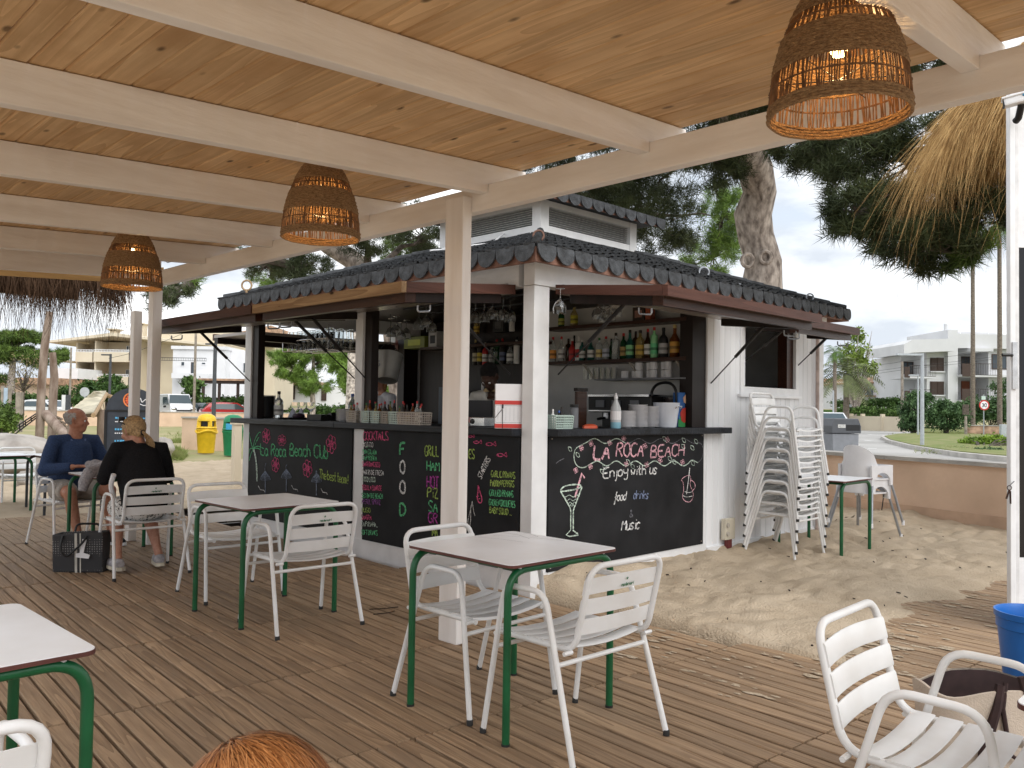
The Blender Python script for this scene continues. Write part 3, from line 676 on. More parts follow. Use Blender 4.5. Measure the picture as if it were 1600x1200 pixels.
# ================================================================== chalk writing on the three blackboards
GL = {  # strokes on an 8 x 10 grid, a = 10
'A': '00 4a 80|24 64', 'B': '00 0a 5a 78 66 05|05 65 83 70 50 00', 'C': '89 6a 3a 08 02 30 60 82', 'D': '00 0a 4a 87 83 40 00', 'E': '8a 0a 00 80|05 65', 'F': '8a 0a 00|05 65', 'G': '89 6a 3a 08 02 30 60 82 84 54',
'H': '00 0a|80 8a|05 85', 'I': '20 2a', 'J': '0a 8a|5a 52 40 20 02', 'K': '00 0a|8a 05 80', 'L': '0a 00 80', 'M': '00 0a 44 8a 80', 'N': '00 0a 80 8a', 'O': '4a 08 02 40 60 82 88 5a 4a', 'P': '00 0a 6a 88 66 05', 'Q': '4a 08 02 40 60 82 88 5a 4a|53 80',
'R': '00 0a 6a 88 66 05|35 80', 'S': '89 6a 2a 08 16 64 82 70 30 01', 'T': '0a 8a|4a 40', 'U': '0a 02 20 60 82 8a', 'V': '0a 40 8a', 'W': '0a 20 46 60 8a', 'X': '0a 80|00 8a', 'Y': '0a 45 8a|45 40', 'Z': '0a 8a 00 80',
'a': '65 46 26 04 01 20 40 62|66 62 70', 'b': '0a 00|04 26 46 64 62 40 20 02', 'c': '65 46 26 04 02 20 40 61', 'd': '65 46 26 04 02 20 40 62|6a 60', 'e': '03 63 65 46 26 04 02 20 40 61', 'f': '59 4a 39 20 2e 1f 0e 1c 43|04 56', 'h': '0a 00|04 26 46 64 60', 'i': '26 20|28 29', 'j': '26 2d 1f 0e', 'k': '0a 00|66 03 60', 'l': '1a 10', 'm': '06 00|04 16 26 34 30|34 46 56 64 60', 'n': '06 00|04 26 46 64 60', 'o': '36 05 01 30 40 61 65 46 36', 'r': '06 00|03 26 46 55',
's': '65 46 16 04 23 52 51 30 10 01', 't': '2a 21 40 51|06 56', 'u': '06 02 10 40 62|66 60', 'w': '06 10 34 50 66', 'x': '06 60|00 66', 'y': '06 03 22 42 63|66 6d 5f 2f 1e', 'g': '65 46 26 04 02 20 40 62|66 6d 5f 2f', 'p': '06 0f|04 26 46 64 62 40 20 02',
'!': '4a 43|41 40', '.': '20 21', "'": '2a 28', '_': '00 80', '&': '80 28 2a 4a 58 13 01 20 40 83', '-': '14 64', '~': '0b 2c 4b 6c', '3': '09 3a 69 78 55 35|55 73 61 30 01', '0': '4a 08 02 40 60 82 88 5a 4a'}
VAL = {c: i for i, c in enumerate('0123456789a')}; VAL.update({'b': 11, 'c': -1.2, 'd': -2.2, 'e': -3, 'f': -4})
def glyph(ch):
    if ch not in GL: return [], 5
    st = []
    for s in GL[ch].split('|'):
        st.append([(VAL[p[0]], VAL[p[1]]) for p in s.split()])
    wd = max(p[0] for q in st for p in q)
    return [[(x / 10, y / 10) for x, y in q] for q in st], wd / 10
def chaikin(q, n=2):
    for _ in range(n):
        if len(q) < 3: return q
        o = [q[0]]
        closed = q[0] == q[-1]
        for a, b in zip(q, q[1:]): o += [(a[0] * .75 + b[0] * .25, a[1] * .75 + b[1] * .25), (a[0] * .25 + b[0] * .75, a[1] * .25 + b[1] * .75)]
        q = o + [q[-1]]
    return q
CH = {}
def chalk_mat(n, c):
    if n not in CH: CH[n] = mat('chalk_' + n, c, .95, var=.40, scale=75, spec=.1)
    return CH[n]
CC = dict(w=(.72, .74, .74), g=(.15, .54, .27), y=(.38, .52, .14), r=(.70, .12, .26), p=(.80, .42, .48), v=(.28, .10, .33), m=(.45, .08, .36), b=(.22, .26, .34), l=(.55, .66, .58), d=(.17, .17, .19), n=(.20, .24, .36))
class Chalk:
    """ribbons lying on a board; axis 'L' boards run along -Y, axis 'R' boards along +X"""
    def __init__(s, axis): s.axis = axis; s.m = {}; s.k = 0; s.g = 0; s.n = 0
    def pt(s, px, py):
        p = onX(px, py, X0 - .002) if s.axis == 'L' else onY(px, py, Y0 - .002)
        return (-p.y if s.axis == 'L' else p.x, p.z)
    def line(s, q, w, c):
        b = s.m.setdefault((c, s.g), MB()); s.k += 1; e = .0035 + .0002 * (s.k % 9)
        q = [Vector(p) for p in q]; vs = []
        for i, p in enumerate(q):
            t = (q[min(i + 1, len(q) - 1)] - q[max(i - 1, 0)])
            n = Vector((-t.y, t.x)).normalized() if t.length > 1e-9 else Vector((0, 1)); ww = w * random.uniform(.38, .58)
            for sg in (1, -1):
                r = p + n * ww * sg; vs.append((X0 - .002 - e, -r.x, r.y) if s.axis == 'L' else (r.x, Y0 - .002 - e, r.y))
        b.add(vs, [(2 * i, 2 * i + 1, 2 * i + 3, 2 * i + 2) for i in range(len(q) - 1)])
    def px(s, pts, w, c, smooth=2, close=False):
        q = [s.pt(*p) for p in pts]
        if close: q.append(q[0])
        s.line(chaikin(q, smooth) if smooth else q, w, c)
    def write(s, text, a, b, h, w, c, slant=0, jit=.02, dbl=0, gap=.17, word=.42):
        """text from pixel a to pixel b on its baseline, capital height h (m)"""
        s.n += 1; s.g = s.n
        A, B = Vector(s.pt(*a)), Vector(s.pt(*b)); gs = [glyph(ch) for ch in text]; x = 0; xs = []
        for ch, (g, gw) in zip(text, gs):
            xs.append(x); x += (word if ch == ' ' else gw + gap)
        tot = x - gap; d = B - A; sx = d.length / max(tot, .01); dn = d.normalized(); nn = Vector((-dn.y, dn.x))
        for (g, gw), x in zip(gs, xs):
            dy = random.uniform(-jit, jit) * h
            for q in g:
                q2 = [A + dn * ((x + px_) * sx + slant * py_ * h + random.uniform(-jit, jit) * h * .5) + nn * (py_ * h + dy) for px_, py_ in q]
                q2 = chaikin([(p.x, p.y) for p in q2], 2)
                s.line(q2, w, c)
                if dbl: s.line([(p[0] + dbl, p[1] - dbl * .6) for p in q2], w * .8, c)
        s.g = 0
    def ell(s, c, rx, ry, w, col, n=14, a0=0, a1=2 * PI):
        s.px([(c[0] + rx * math.cos(a0 + (a1 - a0) * k / n), c[1] + ry * math.sin(a0 + (a1 - a0) * k / n)) for k in range(n + 1)], w, col, 0)
    def flower(s, c, r, w, col, n=5, sq=.8):
        for k in range(n):
            a = 2 * PI * k / n + .3; s.ell((c[0] + r * .58 * math.cos(a) * sq, c[1] + r * .58 * math.sin(a)), r * .36 * sq, r * .40, w, col, 10)
        for k in range(n):
            a = 2 * PI * k / n + .3; s.px([c, (c[0] + r * .45 * math.cos(a) * sq, c[1] + r * .45 * math.sin(a))], w, col, 0)
    def done(s, board):
        names = dict(w='white', g='green', y='lime', r='red', p='pink', v='violet', m='magenta', b='blue grey', l='pale green', d='faint', n='smudged blue')
        for (c, g), b in s.m.items():
            kp('chalk_line' if g else 'chalk_drawing', b, chalk_mat(names[c].replace(' ', '_'), CC[c]), parent=board, loc=(0, 0, 0), **({} if g else dict(kind='stuff')))
bdA = kp('blackboard', MB().b2((X0 - .002, 6.662, .157), (X0 + .0185, 8.672, 1.1685)), M['blackboard'], bevel=.002)
bdB = kp('blackboard', MB().b2((X0 - .002, 4.452, .157), (X0 + .0185, 6.472, 1.1685)), M['blackboard'], bevel=.002)
bdC = kp('blackboard', MB().b2((4.662, Y0 - .002, .152), (6.772, Y0 + .0185, 1.1705)), M['blackboard'], bevel=.002)
for b_ in (bdA, bdB, bdC): b_.location = -kb
for (x, z) in ((4.69, .18), (6.74, .18), (4.69, 1.155), (6.74, 1.155)): kp('screw', MB().ball((x, Y0 - .003, z), .007, 6, 4), M['steel'], parent=bdC, loc=(0, 0, 0))

A_ = Chalk('L')
for t, a, b in (('La', (407, 711), (419, 712)), ('Roca', (424, 712), (447, 713)), ('Beach', (453, 711.5), (485, 713)), ('Club', (491, 714), (512, 716))):
    A_.write(t, a, b, .125, .009, 'g', dbl=.011, gap=.14)
A_.write('The best team!', (499, 747), (544, 756), .088, .010, 'y', gap=.1, word=.3)
# palm
A_.px([(397, 702), (400, 715), (402, 735), (402, 752)], .03, 'l')
for q in ([(396, 701), (392, 690), (390, 675)], [(396, 701), (398, 688), (405, 675), (408, 676)], [(396, 701), (403, 696), (413, 701)], [(396, 701), (391, 700), (389, 709)], [(396, 702), (392, 710), (390, 720)], [(396, 701), (393, 694), (391, 682)], [(397, 701), (401, 690), (405, 683)], [(397, 701), (405, 700), (410, 707)]): A_.px(q, .010, 'g')
for c, r_ in (((416.5, 681), 12), ((431, 726), 12), ((481, 732), 14), ((518, 694), 15)): A_.flower(c, r_, .008, 'r', 6, .55)
A_.flower((441, 688), 9, .005, 'r', 7, .8)
for x, y, t in ((415, 755, 724), (448, 752, 726), (495, 758, 738)):
    A_.px([(x, y + 16), (x, y - 14)], .016, 'b', 0); A_.px([(x, y - 14), (x - 1, y - 24), (x + 1, t)], .009, 'b')
    for k in range(-4, 5): A_.px([(x, y - 19), (x + k * 1.6, y - 10 - abs(k) * .2), (x + k * 2.0, y - 3 - abs(k) * .5)], .009, 'b')
for x, y in ((407, 765), (459, 764), (505, 769)): A_.px([(x - 3, y - 6), (x, y), (x + 6, y + 1), (x + 7, y + 4)], .008, 'w', 0)
for x, y in ((420, 800), (462, 797), (498, 790)): A_.px([(x - 5, y + 2), (x, y - 3), (x + 4, y + 2), (x + 8, y)], .008, 'w', 0)
A_.done(bdA)

B_ = Chalk('L')
B_.write('COCKTAiLS', (568, 687), (607, 687), 0.075, .006, 'r', dbl=.009, gap=.12)
menu = [('MOJiTO', 'w', 698, 583.5), ('PiNA COLADA', 'g', 709, 589), ('CAiPiROSKA', 'g', 718.5, 589), ('SAN FRANCiSCO', 'r', 728.5, 594), ('DAiKiRi DE FRESA', 'w', 741, 600), ('COCO LOCO', 'l', 752, 587), ('TEQUiLA SUNRiSE', 'r', 765, 597), ('SEX ON THE BEACH', 'g', 777.5, 598.5), ('APEROL SPRiTZ', 'v', 787, 595), ('HUGO', 'y', 800, 579), ('SANGRiA', 'r', 811.5, 581), ('CAiPiRiNHA_', 'l', 822, 591), ('SOFT DRiNKS', 'g', 835, 590.5)]
for t, c, y, xe in menu:
    x0 = 567 - (y - 698) * .015; B_.write(t, (x0, y), (xe, y + (xe - x0) * .05), 0.042, .0065, c, gap=.22, word=.42, jit=.03)
B_.px([(573, 699), (576, 698)], .006, 'g', 0)
for t, c, y, w in (('F', 'g', 711, 8), ('O', 'w', 739, 7.5), ('O', 'w', 770, 8), ('D', 'g', 805, 9)):
    B_.write(t, (625.5, y), (625.5 + w, y + .4), 0.1054, .020, c)
B_.write('GRiLL', (664.5, 712), (686, 713.5), 0.085, .012, 'y'); B_.write('ES', (733, 716), (742, 716.5), 0.0714, .011, 'y')
B_.write('HAM', (667.5, 735), (687, 736.5), 0.0816, .012, 'g'); B_.write('HOT', (667.5, 761), (686, 763), 0.0952, .012, 'm')
B_.write('PiZ', (668.5, 777), (685, 779), 0.0816, .012, 'y'); B_.write('SA', (670, 799), (684, 801), 0.0884, .012, 'g'); B_.write('GR', (670, 816), (684, 818), 0.0816, .012, 'm'); B_.write('NA', (676, 837), (684, 838.5), 0.0748, .010, 'y')
def fish(s, x, y, r, w=.007):
    s.px([(x + r * .6, y - r * .4), (x + r * .3, y), (x - r * .2, y + r * .28), (x - r * .9, y), (x - r * .2, y - r * .3), (x + r * .3, y), (x + r * .75, y + r * .35), (x + r * .6, y - r * .4)], w, 'r')
    s.px([(x - r * .6, y - r * .12), (x - r * .5, y + r * .12)], w, 'r', 0)
fish(B_, 737, 682, 7); fish(B_, 747, 691, 9); fish(B_, 768, 694, 11); fish(B_, 785, 711, 11)
B_.write('STARTERS', (752.5, 749), (767, 718), 0.051, .008, 'w')
B_.px([(747.5, 758), (748, 768), (746, 776), (748, 785), (753, 786), (754, 779), (751, 770), (748, 758)], .010, 'r'); B_.px([(745, 776), (749, 775)], .006, 'r', 0); B_.px([(746, 780), (751, 779)], .006, 'r', 0)
for t, y0, y1, x0, x1, c in (('GARLiC PRAWNS', 745, 747.5, 768, 805.5, 'y'), ('PADRON PEPPERS', 759.5, 761, 767, 804, 'y'), ('GRiLLED PRAWNS', 774.5, 777, 765.5, 802.5, 'g'), ('CHiCKEN CROQUETES', 789, 793, 765, 805.5, 'g'), ('BABY SQUiD ...', 801, 805.5, 765.5, 800, 'y')):
    B_.write(t, (x0, y0), (x1, y1), 0.047, .007, c, gap=.2, word=.4)
B_.px([(738.5, 783), (735, 800), (732, 812), (731, 828)], .006, 'w', 0); B_.px([(738.5, 783), (741, 800), (743, 806)], .006, 'w', 0); B_.px([(736, 795), (736, 812), (734, 826)], .006, 'w', 0)
B_.done(bdB)

C_ = Chalk('R')
C_.write('LA', (926, 718.5), (951, 717), 0.1122, .022, 'p', slant=.18); C_.write('ROCA', (962, 713), (1004, 713.5), 0.1122, .016, 'p', slant=.1); C_.write('BEACH', (1016, 714.5), (1068, 712), 0.102, .015, 'p', slant=.08)
def wave(x0, x1, yc, am, n, ph=0): return [(x0 + (x1 - x0) * k / (n * 8), yc + am * math.sin(ph + 2 * PI * k / 8)) for k in range(n * 8 + 1)]
top = [(896, 711), (898, 701), (908, 695)] + [(x, y - 1) for x, y in wave(914, 1088, 690, 4, 5, 2.2)] + [(1095, 692), (1099, 702), (1097, 716), (1090, 723)]
C_.px(top, .007, 'd', 1); C_.px([(896, 711), (897, 722), (903, 730), (912, 731), (920, 726)] + wave(926, 1076, 724, 4, 5, 3.4) + [(1080, 718), (1090, 723)], .009, 'l', 1)
C_.px(top[:20], .008, 'l', 1)
for x, y in ((890, 702), (902, 711), (944, 730), (940, 737), (981, 722), (988, 729), (1046, 717), (1053, 722), (1082, 724), (1068, 688), (1067, 698), (1087, 690), (1081, 700), (1038, 686)):
    C_.px([(x - 3, y - 4), (x + 2, y - 3), (x + 3, y + 4), (x - 2, y + 2)], .006, 'l', 1, True)
for x, y in ((908, 700), (923, 693), (952, 692), (974, 685), (1007, 697), (899, 735), (922, 729), (978, 725), (1010, 726), (1031, 719), (1066, 722), (1042, 687)): C_.flower((x, y), 4.6, .0055, 'p', 4, .8)
C_.write('Enjoy', (941, 748), (980, 742), 0.085, .012, 'w', slant=.12); C_.write('with', (985, 743), (1008, 741), 0.0816, .012, 'w', slant=.1); C_.write('us', (1014, 740), (1025, 741), 0.0884, .012, 'w', slant=.1)
C_.write('food', (959, 783), (977, 781), 0.0714, .011, 'w', slant=.2); C_.write('drinks', (989, 779.5), (1012, 779), 0.0714, .012, 'n', slant=.1)
C_.write('&', (983, 808), (988, 808), 0.0578, .009, 'd'); C_.write('Music', (970, 829), (998, 826), 0.0884, .012, 'w', slant=.2)
# cocktail glass and jug
C_.px([(875, 766), (880, 760), (892, 757), (904, 757), (908, 759), (904, 763), (892, 766), (876, 768)], .012, 'l', 1, True)
C_.px([(875, 767), (890, 793), (891, 799), (891, 828), (884, 836), (889, 838), (903, 836), (902, 834), (895, 829), (895, 798), (897, 792), (909, 760)], .013, 'l', 0)
for k, y in enumerate((775, 781, 786, 790)): C_.px(wave(879 + k * 3.0, 905 - k * 3, y, 1.5, 2), .006, 'l', 0)
C_.px([(898, 777), (904, 755), (908.5, 740), (913, 747)], .020, 'p', 0)
C_.px([(1066, 752), (1063, 750), (1070, 744), (1078, 742), (1079, 750), (1077, 757), (1083, 770), (1082, 779), (1077, 785), (1069, 783), (1065, 776), (1068, 766), (1067, 755)], .007, 'p', 1, True); C_.px([(1079, 750), (1085, 754), (1086, 762), (1081, 767)], .007, 'p', 2)
C_.px([(1077, 731), (1075, 750), (1072, 772)], .012, 'w', 0); C_.px([(1066, 774), (1072, 777), (1081, 775)], .005, 'w'); C_.px([(1069, 768), (1076, 770), (1081, 768)], .005, 'w')
C_.px([(868, 724), (873, 720), (881, 716)], .006, 'd', 0)
C_.done(bdC)

# ================================================================== chairs
def make_chair():
    t = thing('cafe_chair', 'x', 'chair', (0, 0, 0))
    r = .0125
    for s in (-1, 1):
        q = [(s * .288, -.265, .008), (s * .262, -.075, .645), (s * .262, .165, .640), (s * .286, .262, .008)]
        f = MB().tube(rounded(q, [0, .07, .07, 0], 6), r, 10).build('side_frame', M['chair'], t, smooth=True)
        for p in (q[0], q[3]): MB().lathe([(.0145, -.008), (.0145, .012), (.0125, .016)], 10, p).build('foot_cap', M['rubber'], f, smooth=True)
    q = [(-.222, .225, .425), (-.222, -.205, .432), (-.222, -.285, .772), (.222, -.285, .772), (.222, -.205, .432), (.222, .225, .425)]
    MB().tube(rounded(q, [0, .075, .075, .075, .075, 0], 6), .0125, 10).build('back_frame', M['chair'], t, smooth=True)
    for y, z in ((-.155, .375), (.204, .375)):
        MB().tube([(-.272, y, z), (.272, y, z)], .010, 8).build('stretcher', M['chair'], t, smooth=True)
    for s in (-1, 1):
        for y in (.215, -.19): MB().tube([(s * .224, y, .427), (s * .270, y, .427)], .009, 6).build('bracket', M['chair'], t, smooth=True)
    # back slats, bowed
    lean = Vector((0, -.080, .340)).normalized(); yb = lambda z: -.205 + (z - .432) / .340 * -.080
    for k, (z0, z1) in enumerate(((.655, .722), (.573, .640), (.492, .558))):
        b = MB(); n = 8; vs = []; fs = []
        for i in range(n + 1):
            u = -1 + 2 * i / n; x = u * .228; bow = .018 * (1 - u * u)
            for z, dy in ((z0, 0), (z0 + .006, .003), (z1 - .006, .003), (z1, 0)):
                vs.append((x, yb(z) - bow + .014 + dy - .001, z + (0 if k else .006 * (1 - u * u))))
            for z in (z1 - .001, z0 + .001): vs.append((x, yb(z) - bow + .0095, z + (0 if k else .006 * (1 - u * u))))
        for i in range(n):
            for j in range(6): fs.append((i * 6 + j, i * 6 + (j + 1) % 6, (i + 1) * 6 + (j + 1) % 6, (i + 1) * 6 + j))
        b.add(vs, fs + [tuple(range(6)), tuple(n * 6 + j for j in range(6))])
        sl = b.build('back_slat', M['chair'], t, smooth=50)
        rv_ = MB()
        for x in (-.214, .214):
            for z in (z0 + .014, z1 - .014): rv_.lathe([(.004, 0), (.003, .002)], 6, (x, 0, 0)); 
        if k == 0:
            g = MB()                              # green star and brewery name printed on the back face
            def pr_(q, w):
                q = [Vector(p) for p in q]
                vs = []
                for i, p in enumerate(q):
                    tt = q[min(i + 1, len(q) - 1)] - q[max(0, i - 1)]; nn = Vector((-tt.y, tt.x)).normalized() * w / 2
                    for sg in (1, -1): c = p + nn * sg; vs.append((-c.x, yb(.69) - .0125 - (c.y - .69) * .235, c.y))
                g.add(vs, [(2 * i, 2 * i + 1, 2 * i + 3, 2 * i + 2) for i in range(len(q) - 1)])
            x = -.045
            for ch in 'Heineken':
                gs, gw = glyph(ch)
                for st in gs: pr_([(x + px_ * .0135 * 1.0, .672 + py_ * .0145) for px_, py_ in st], .0028)
                x += (gw * .0135 + .0018)
            st = []
            for i in range(11): a = PI / 2 + i * PI / 5; rr = .0085 if i % 2 == 0 else .0035; st.append((rr * math.cos(a), .703 + rr * math.sin(a)))
            g.add([(-p[0], yb(.69) - .0125 - (p[1] - .69) * .235, p[1]) for p in st[:10]], [tuple(range(10))])
            g.build('printed_mark', M['logo'], sl)
    # seat slats
    for i in range(5):
        y0 = -.170 + i * .080; n = 6; vs = []; fs = []
        for k in range(n + 1):
            u = -1 + 2 * k / n; z = .441 - .020 * (1 - u * u) + .002
            edge = .012 if i == 4 else .003
            for y, dz in ((y0, 0), (y0 + .003, .003), (y0 + .067, .003), (y0 + .070, 0 if i < 4 else -.010), (y0 + .066, -.004), (y0 + .004, -.004)): vs.append((u * .232, y, z + dz))
        for k in range(n):
            for j in range(6): fs.append((k * 6 + j, k * 6 + (j + 1) % 6, (k + 1) * 6 + (j + 1) % 6, (k + 1) * 6 + j))
        MB().add(vs, fs + [tuple(range(6)), tuple(n * 6 + j for j in range(6))]).build('seat_slat', M['chair'], t, smooth=50)
    return t
CH0 = make_chair(); first = [True]
def chair(x, y, rz, label, group, z=0):
    if first[0]:
        first[0] = False; CH0.location = (x, y, z); CH0.rotation_euler = (0, 0, rz); tag(CH0, label, group=group); return CH0
    return dup(CH0, (x, y, z), rz, label, group)
GC = 'white metal chairs at the tables'
chair(2.745, 2.375, R(-2), 'white slatted chair nearest the camera at the front table, its printed back towards us', GC)
chair(2.76, 3.02, PI + R(2), 'white slatted chair on the post side of the front table, seat under the table edge', GC)
chair(2.83, 4.74, R(-3), 'white chair with printed back drawn up to the middle table between it and us', GC)
chair(2.90, 5.84, PI - R(3), 'empty white chair beyond the middle table, facing us', GC)
chair(2.72, 7.02, R(-4), 'white chair the blonde woman sits on', GC)
chair(2.74, 8.86, PI + R(10), 'white chair under the man in the blue pullover', GC)
chair(3.25, 12.55, PI, 'white chair out on the sand in front of the rock, behind the man', GC, -.03)
chair(2.58, .84, PI + R(2), 'white chair at the lower right corner with a canvas bag beside it', GC)
chair(.29, 2.06, R(2), 'white chair at the lower left corner, only its back in view', GC)
GS = 'white chairs stacked by the kiosk wall'
ords = ['lowest', 'second lowest', 'third from the bottom', 'fourth from the bottom', 'middle', 'fourth from the top', 'third from the top', 'second from the top', 'topmost']
for k in range(9):
    chair(7.49, 3.885 - k * .004, PI + R(.5 * ((k * 7) % 3 - 1)), 'white chair, %s of the stack on the sand by the kiosk' % ords[k], GS, .0 + k * .0985)

# ================================================================== tables
def make_table(dark=False):
    t = thing('cafe_table', 'x', 'table')
    leg = M['dark_metal'] if dark else M['green_metal']
    e = MB().prism(rrect(.70, .70, .035, 5), .724, .7355).build('table_core', M['laminate_edge'], t)
    MB().prism(rrect(.696, .696, .034, 5), .7355, .738).build('table_top', M['laminate'], t)
    for y in (-.315, .315):
        q = [(-.335, y, .006), (-.335, y, .708), (.335, y, .708), (.335, y, .006)]
        f = MB().tube(rounded(q, [0, .11, .11, 0], 8), .0165, 12).build('leg_frame', leg, t, smooth=True)
        for x in (-.335, .335): MB().lathe([(.018, -.002), (.018, .010)], 10, (x, y, 0)).build('foot_cap', M['rubber'], f)
    for x in (-.25, .25): MB().tube([(x, -.315, .705), (x, .315, .705)], .012, 8).build('cross_rail', leg, t)
    for x in (-.27, .27):
        for y in (-.315, .315): MB().lathe([(.012, .712), (.012, .7238)], 8, (x, y, 0)).build('spacer', M['paper'], t)
    return t
TB0 = make_table(); TB1 = make_table(True)
GT = 'square cafe tables on green legs'
TB0.location = (2.775, 2.795, 0); tag(TB0, 'square white table on green legs in the centre foreground', group=GT)
def table(x, y, rz, label, src=TB0, z=0): return dup(src, (x, y, z), rz, label, GT)
table(2.815, 5.175, R(1), 'square white table on green legs between two empty chairs in the middle of the deck')
table(2.86, 7.92, R(0), 'square table the seated couple share, a grey sweater lying on it')
table(.44, 2.665, R(1), 'white table at the lower left edge, cut off by the frame')
table(2.495, .215, R(1), 'white table at the lower right edge, one rounded corner in view')
table(2.78, 11.95, R(2), 'white table on green legs out on the sand at the far left', z=-.03)
TB1.location = (3.5, 11.62, -.03); TB1.rotation_euler.z = R(3); tag(TB1, 'white table on dark legs on the sand behind the man', group='square cafe tables on dark legs')
table(8.15, 3.80, R(1), 'small table on green legs standing in the sand by the stacked chairs', z=-.0)
# scribbles: pale grey drawing sheet on the front table
dz = MB()
def ink(q, w=.0025):
    q = [Vector(p) for p in q]; vs = []
    for i, p in enumerate(q):
        tt = q[min(i + 1, len(q) - 1)] - q[max(0, i - 1)]; nn = Vector((-tt.y, tt.x)).normalized() * w
        vs += [(p.x + nn.x, p.y + nn.y, 0), (p.x - nn.x, p.y - nn.y, 0)]
    dz.add(vs, [(2 * i, 2 * i + 1, 2 * i + 3, 2 * i + 2) for i in range(len(q) - 1)])
for a, b in (((.30, .12), (.33, .30)), ((.22, .10), (.27, .34)), ((.12, .05), (.05, .32)), ((.31, -.05), (.16, .30))): ink([a, ((a[0] + b[0]) / 2 + .02, (a[1] + b[1]) / 2), b], .0012)
dz.build('surface_scratch', M['grey'], TB0, loc=(0, 0, .7383))

# ================================================================== high chairs, stacked in pairs
def make_highchair():
    t = thing('high_chair', 'x', 'high chair')
    for sx in (-1, 1):
        for sy, y0 in ((-1, -.27), (1, .30)):
            q = [(sx * .27, y0, .02), (sx * .17, sy * .13 + .02, .62)]
            l = MB().tube(q, .014, 8).build('leg', M['grey_steel'], t, smooth=True); MB().lathe([(.017, -.02), (.017, .03)], 8, q[0]).build('foot_cap', M['paper'], l)
    wp = M['paper']
    MB().prism(rrect(.40, .36, .05), .50, .515).build('seat', wp, t)
    for s in (-1, 1):   # side wings with an arched cut out
        arch = [(-.18, .44), (-.18, .66), (.20, .66), (.20, .44), (.16, .44)] + [(.01 + .15 * math.cos(a), .46 + .12 * math.sin(a)) for a in [PI * k / 10 for k in range(1, 10)]] + [(-.14, .44)]
        MB().prism(arch, s * .20 - .012, s * .20 + .012, 'yz').build('side_wing', wp, t)
    MB().prism([(-.18, .44), (-.18, .66), (.18, .66), (.18, .44), (.13, .44)] + [(.13 * math.cos(a), .45 + .10 * math.sin(a)) for a in [PI * k / 10 for k in range(1, 10)]] + [(-.13, .44)], .19, .212, 'xz').build('front_rail', wp, t)
    b = MB(); n = 10; vs = []; fs = []           # curved shell back
    for i in range(n + 1):
        a = PI * (1.0 + i / n); x = .20 * math.cos(a); y = -.06 + .16 * math.sin(a)
        h = .66 + .22 * math.sin(PI * i / n) ** .6
        vs += [(x, y, .51), (x, y, h), (x * .93, y + .012, h), (x * .93, y + .012, .51)]
    for i in range(n):
        for j in range(4): fs.append((i * 4 + j, i * 4 + (j + 1) % 4, (i + 1) * 4 + (j + 1) % 4, (i + 1) * 4 + j))
    b.add(vs, fs).build('back_shell', wp, t, smooth=True)
    MB().tube(rounded([(.10, .19, .60), (.11, .22, .45), (.10, .20, .30)], .03), .006, 5).build('strap', M['black'], t)
    return t
H0 = make_highchair(); H0.location = (9.42, 3.95, -.0); H0.rotation_euler.z = R(-102); tag(H0, 'lower of two white plastic high chairs nested together by the chair stack', group='nested high chairs')
dup(H0, (9.40, 3.92, .155), R(-102), 'upper of two white plastic high chairs nested together by the chair stack', 'nested high chairs')

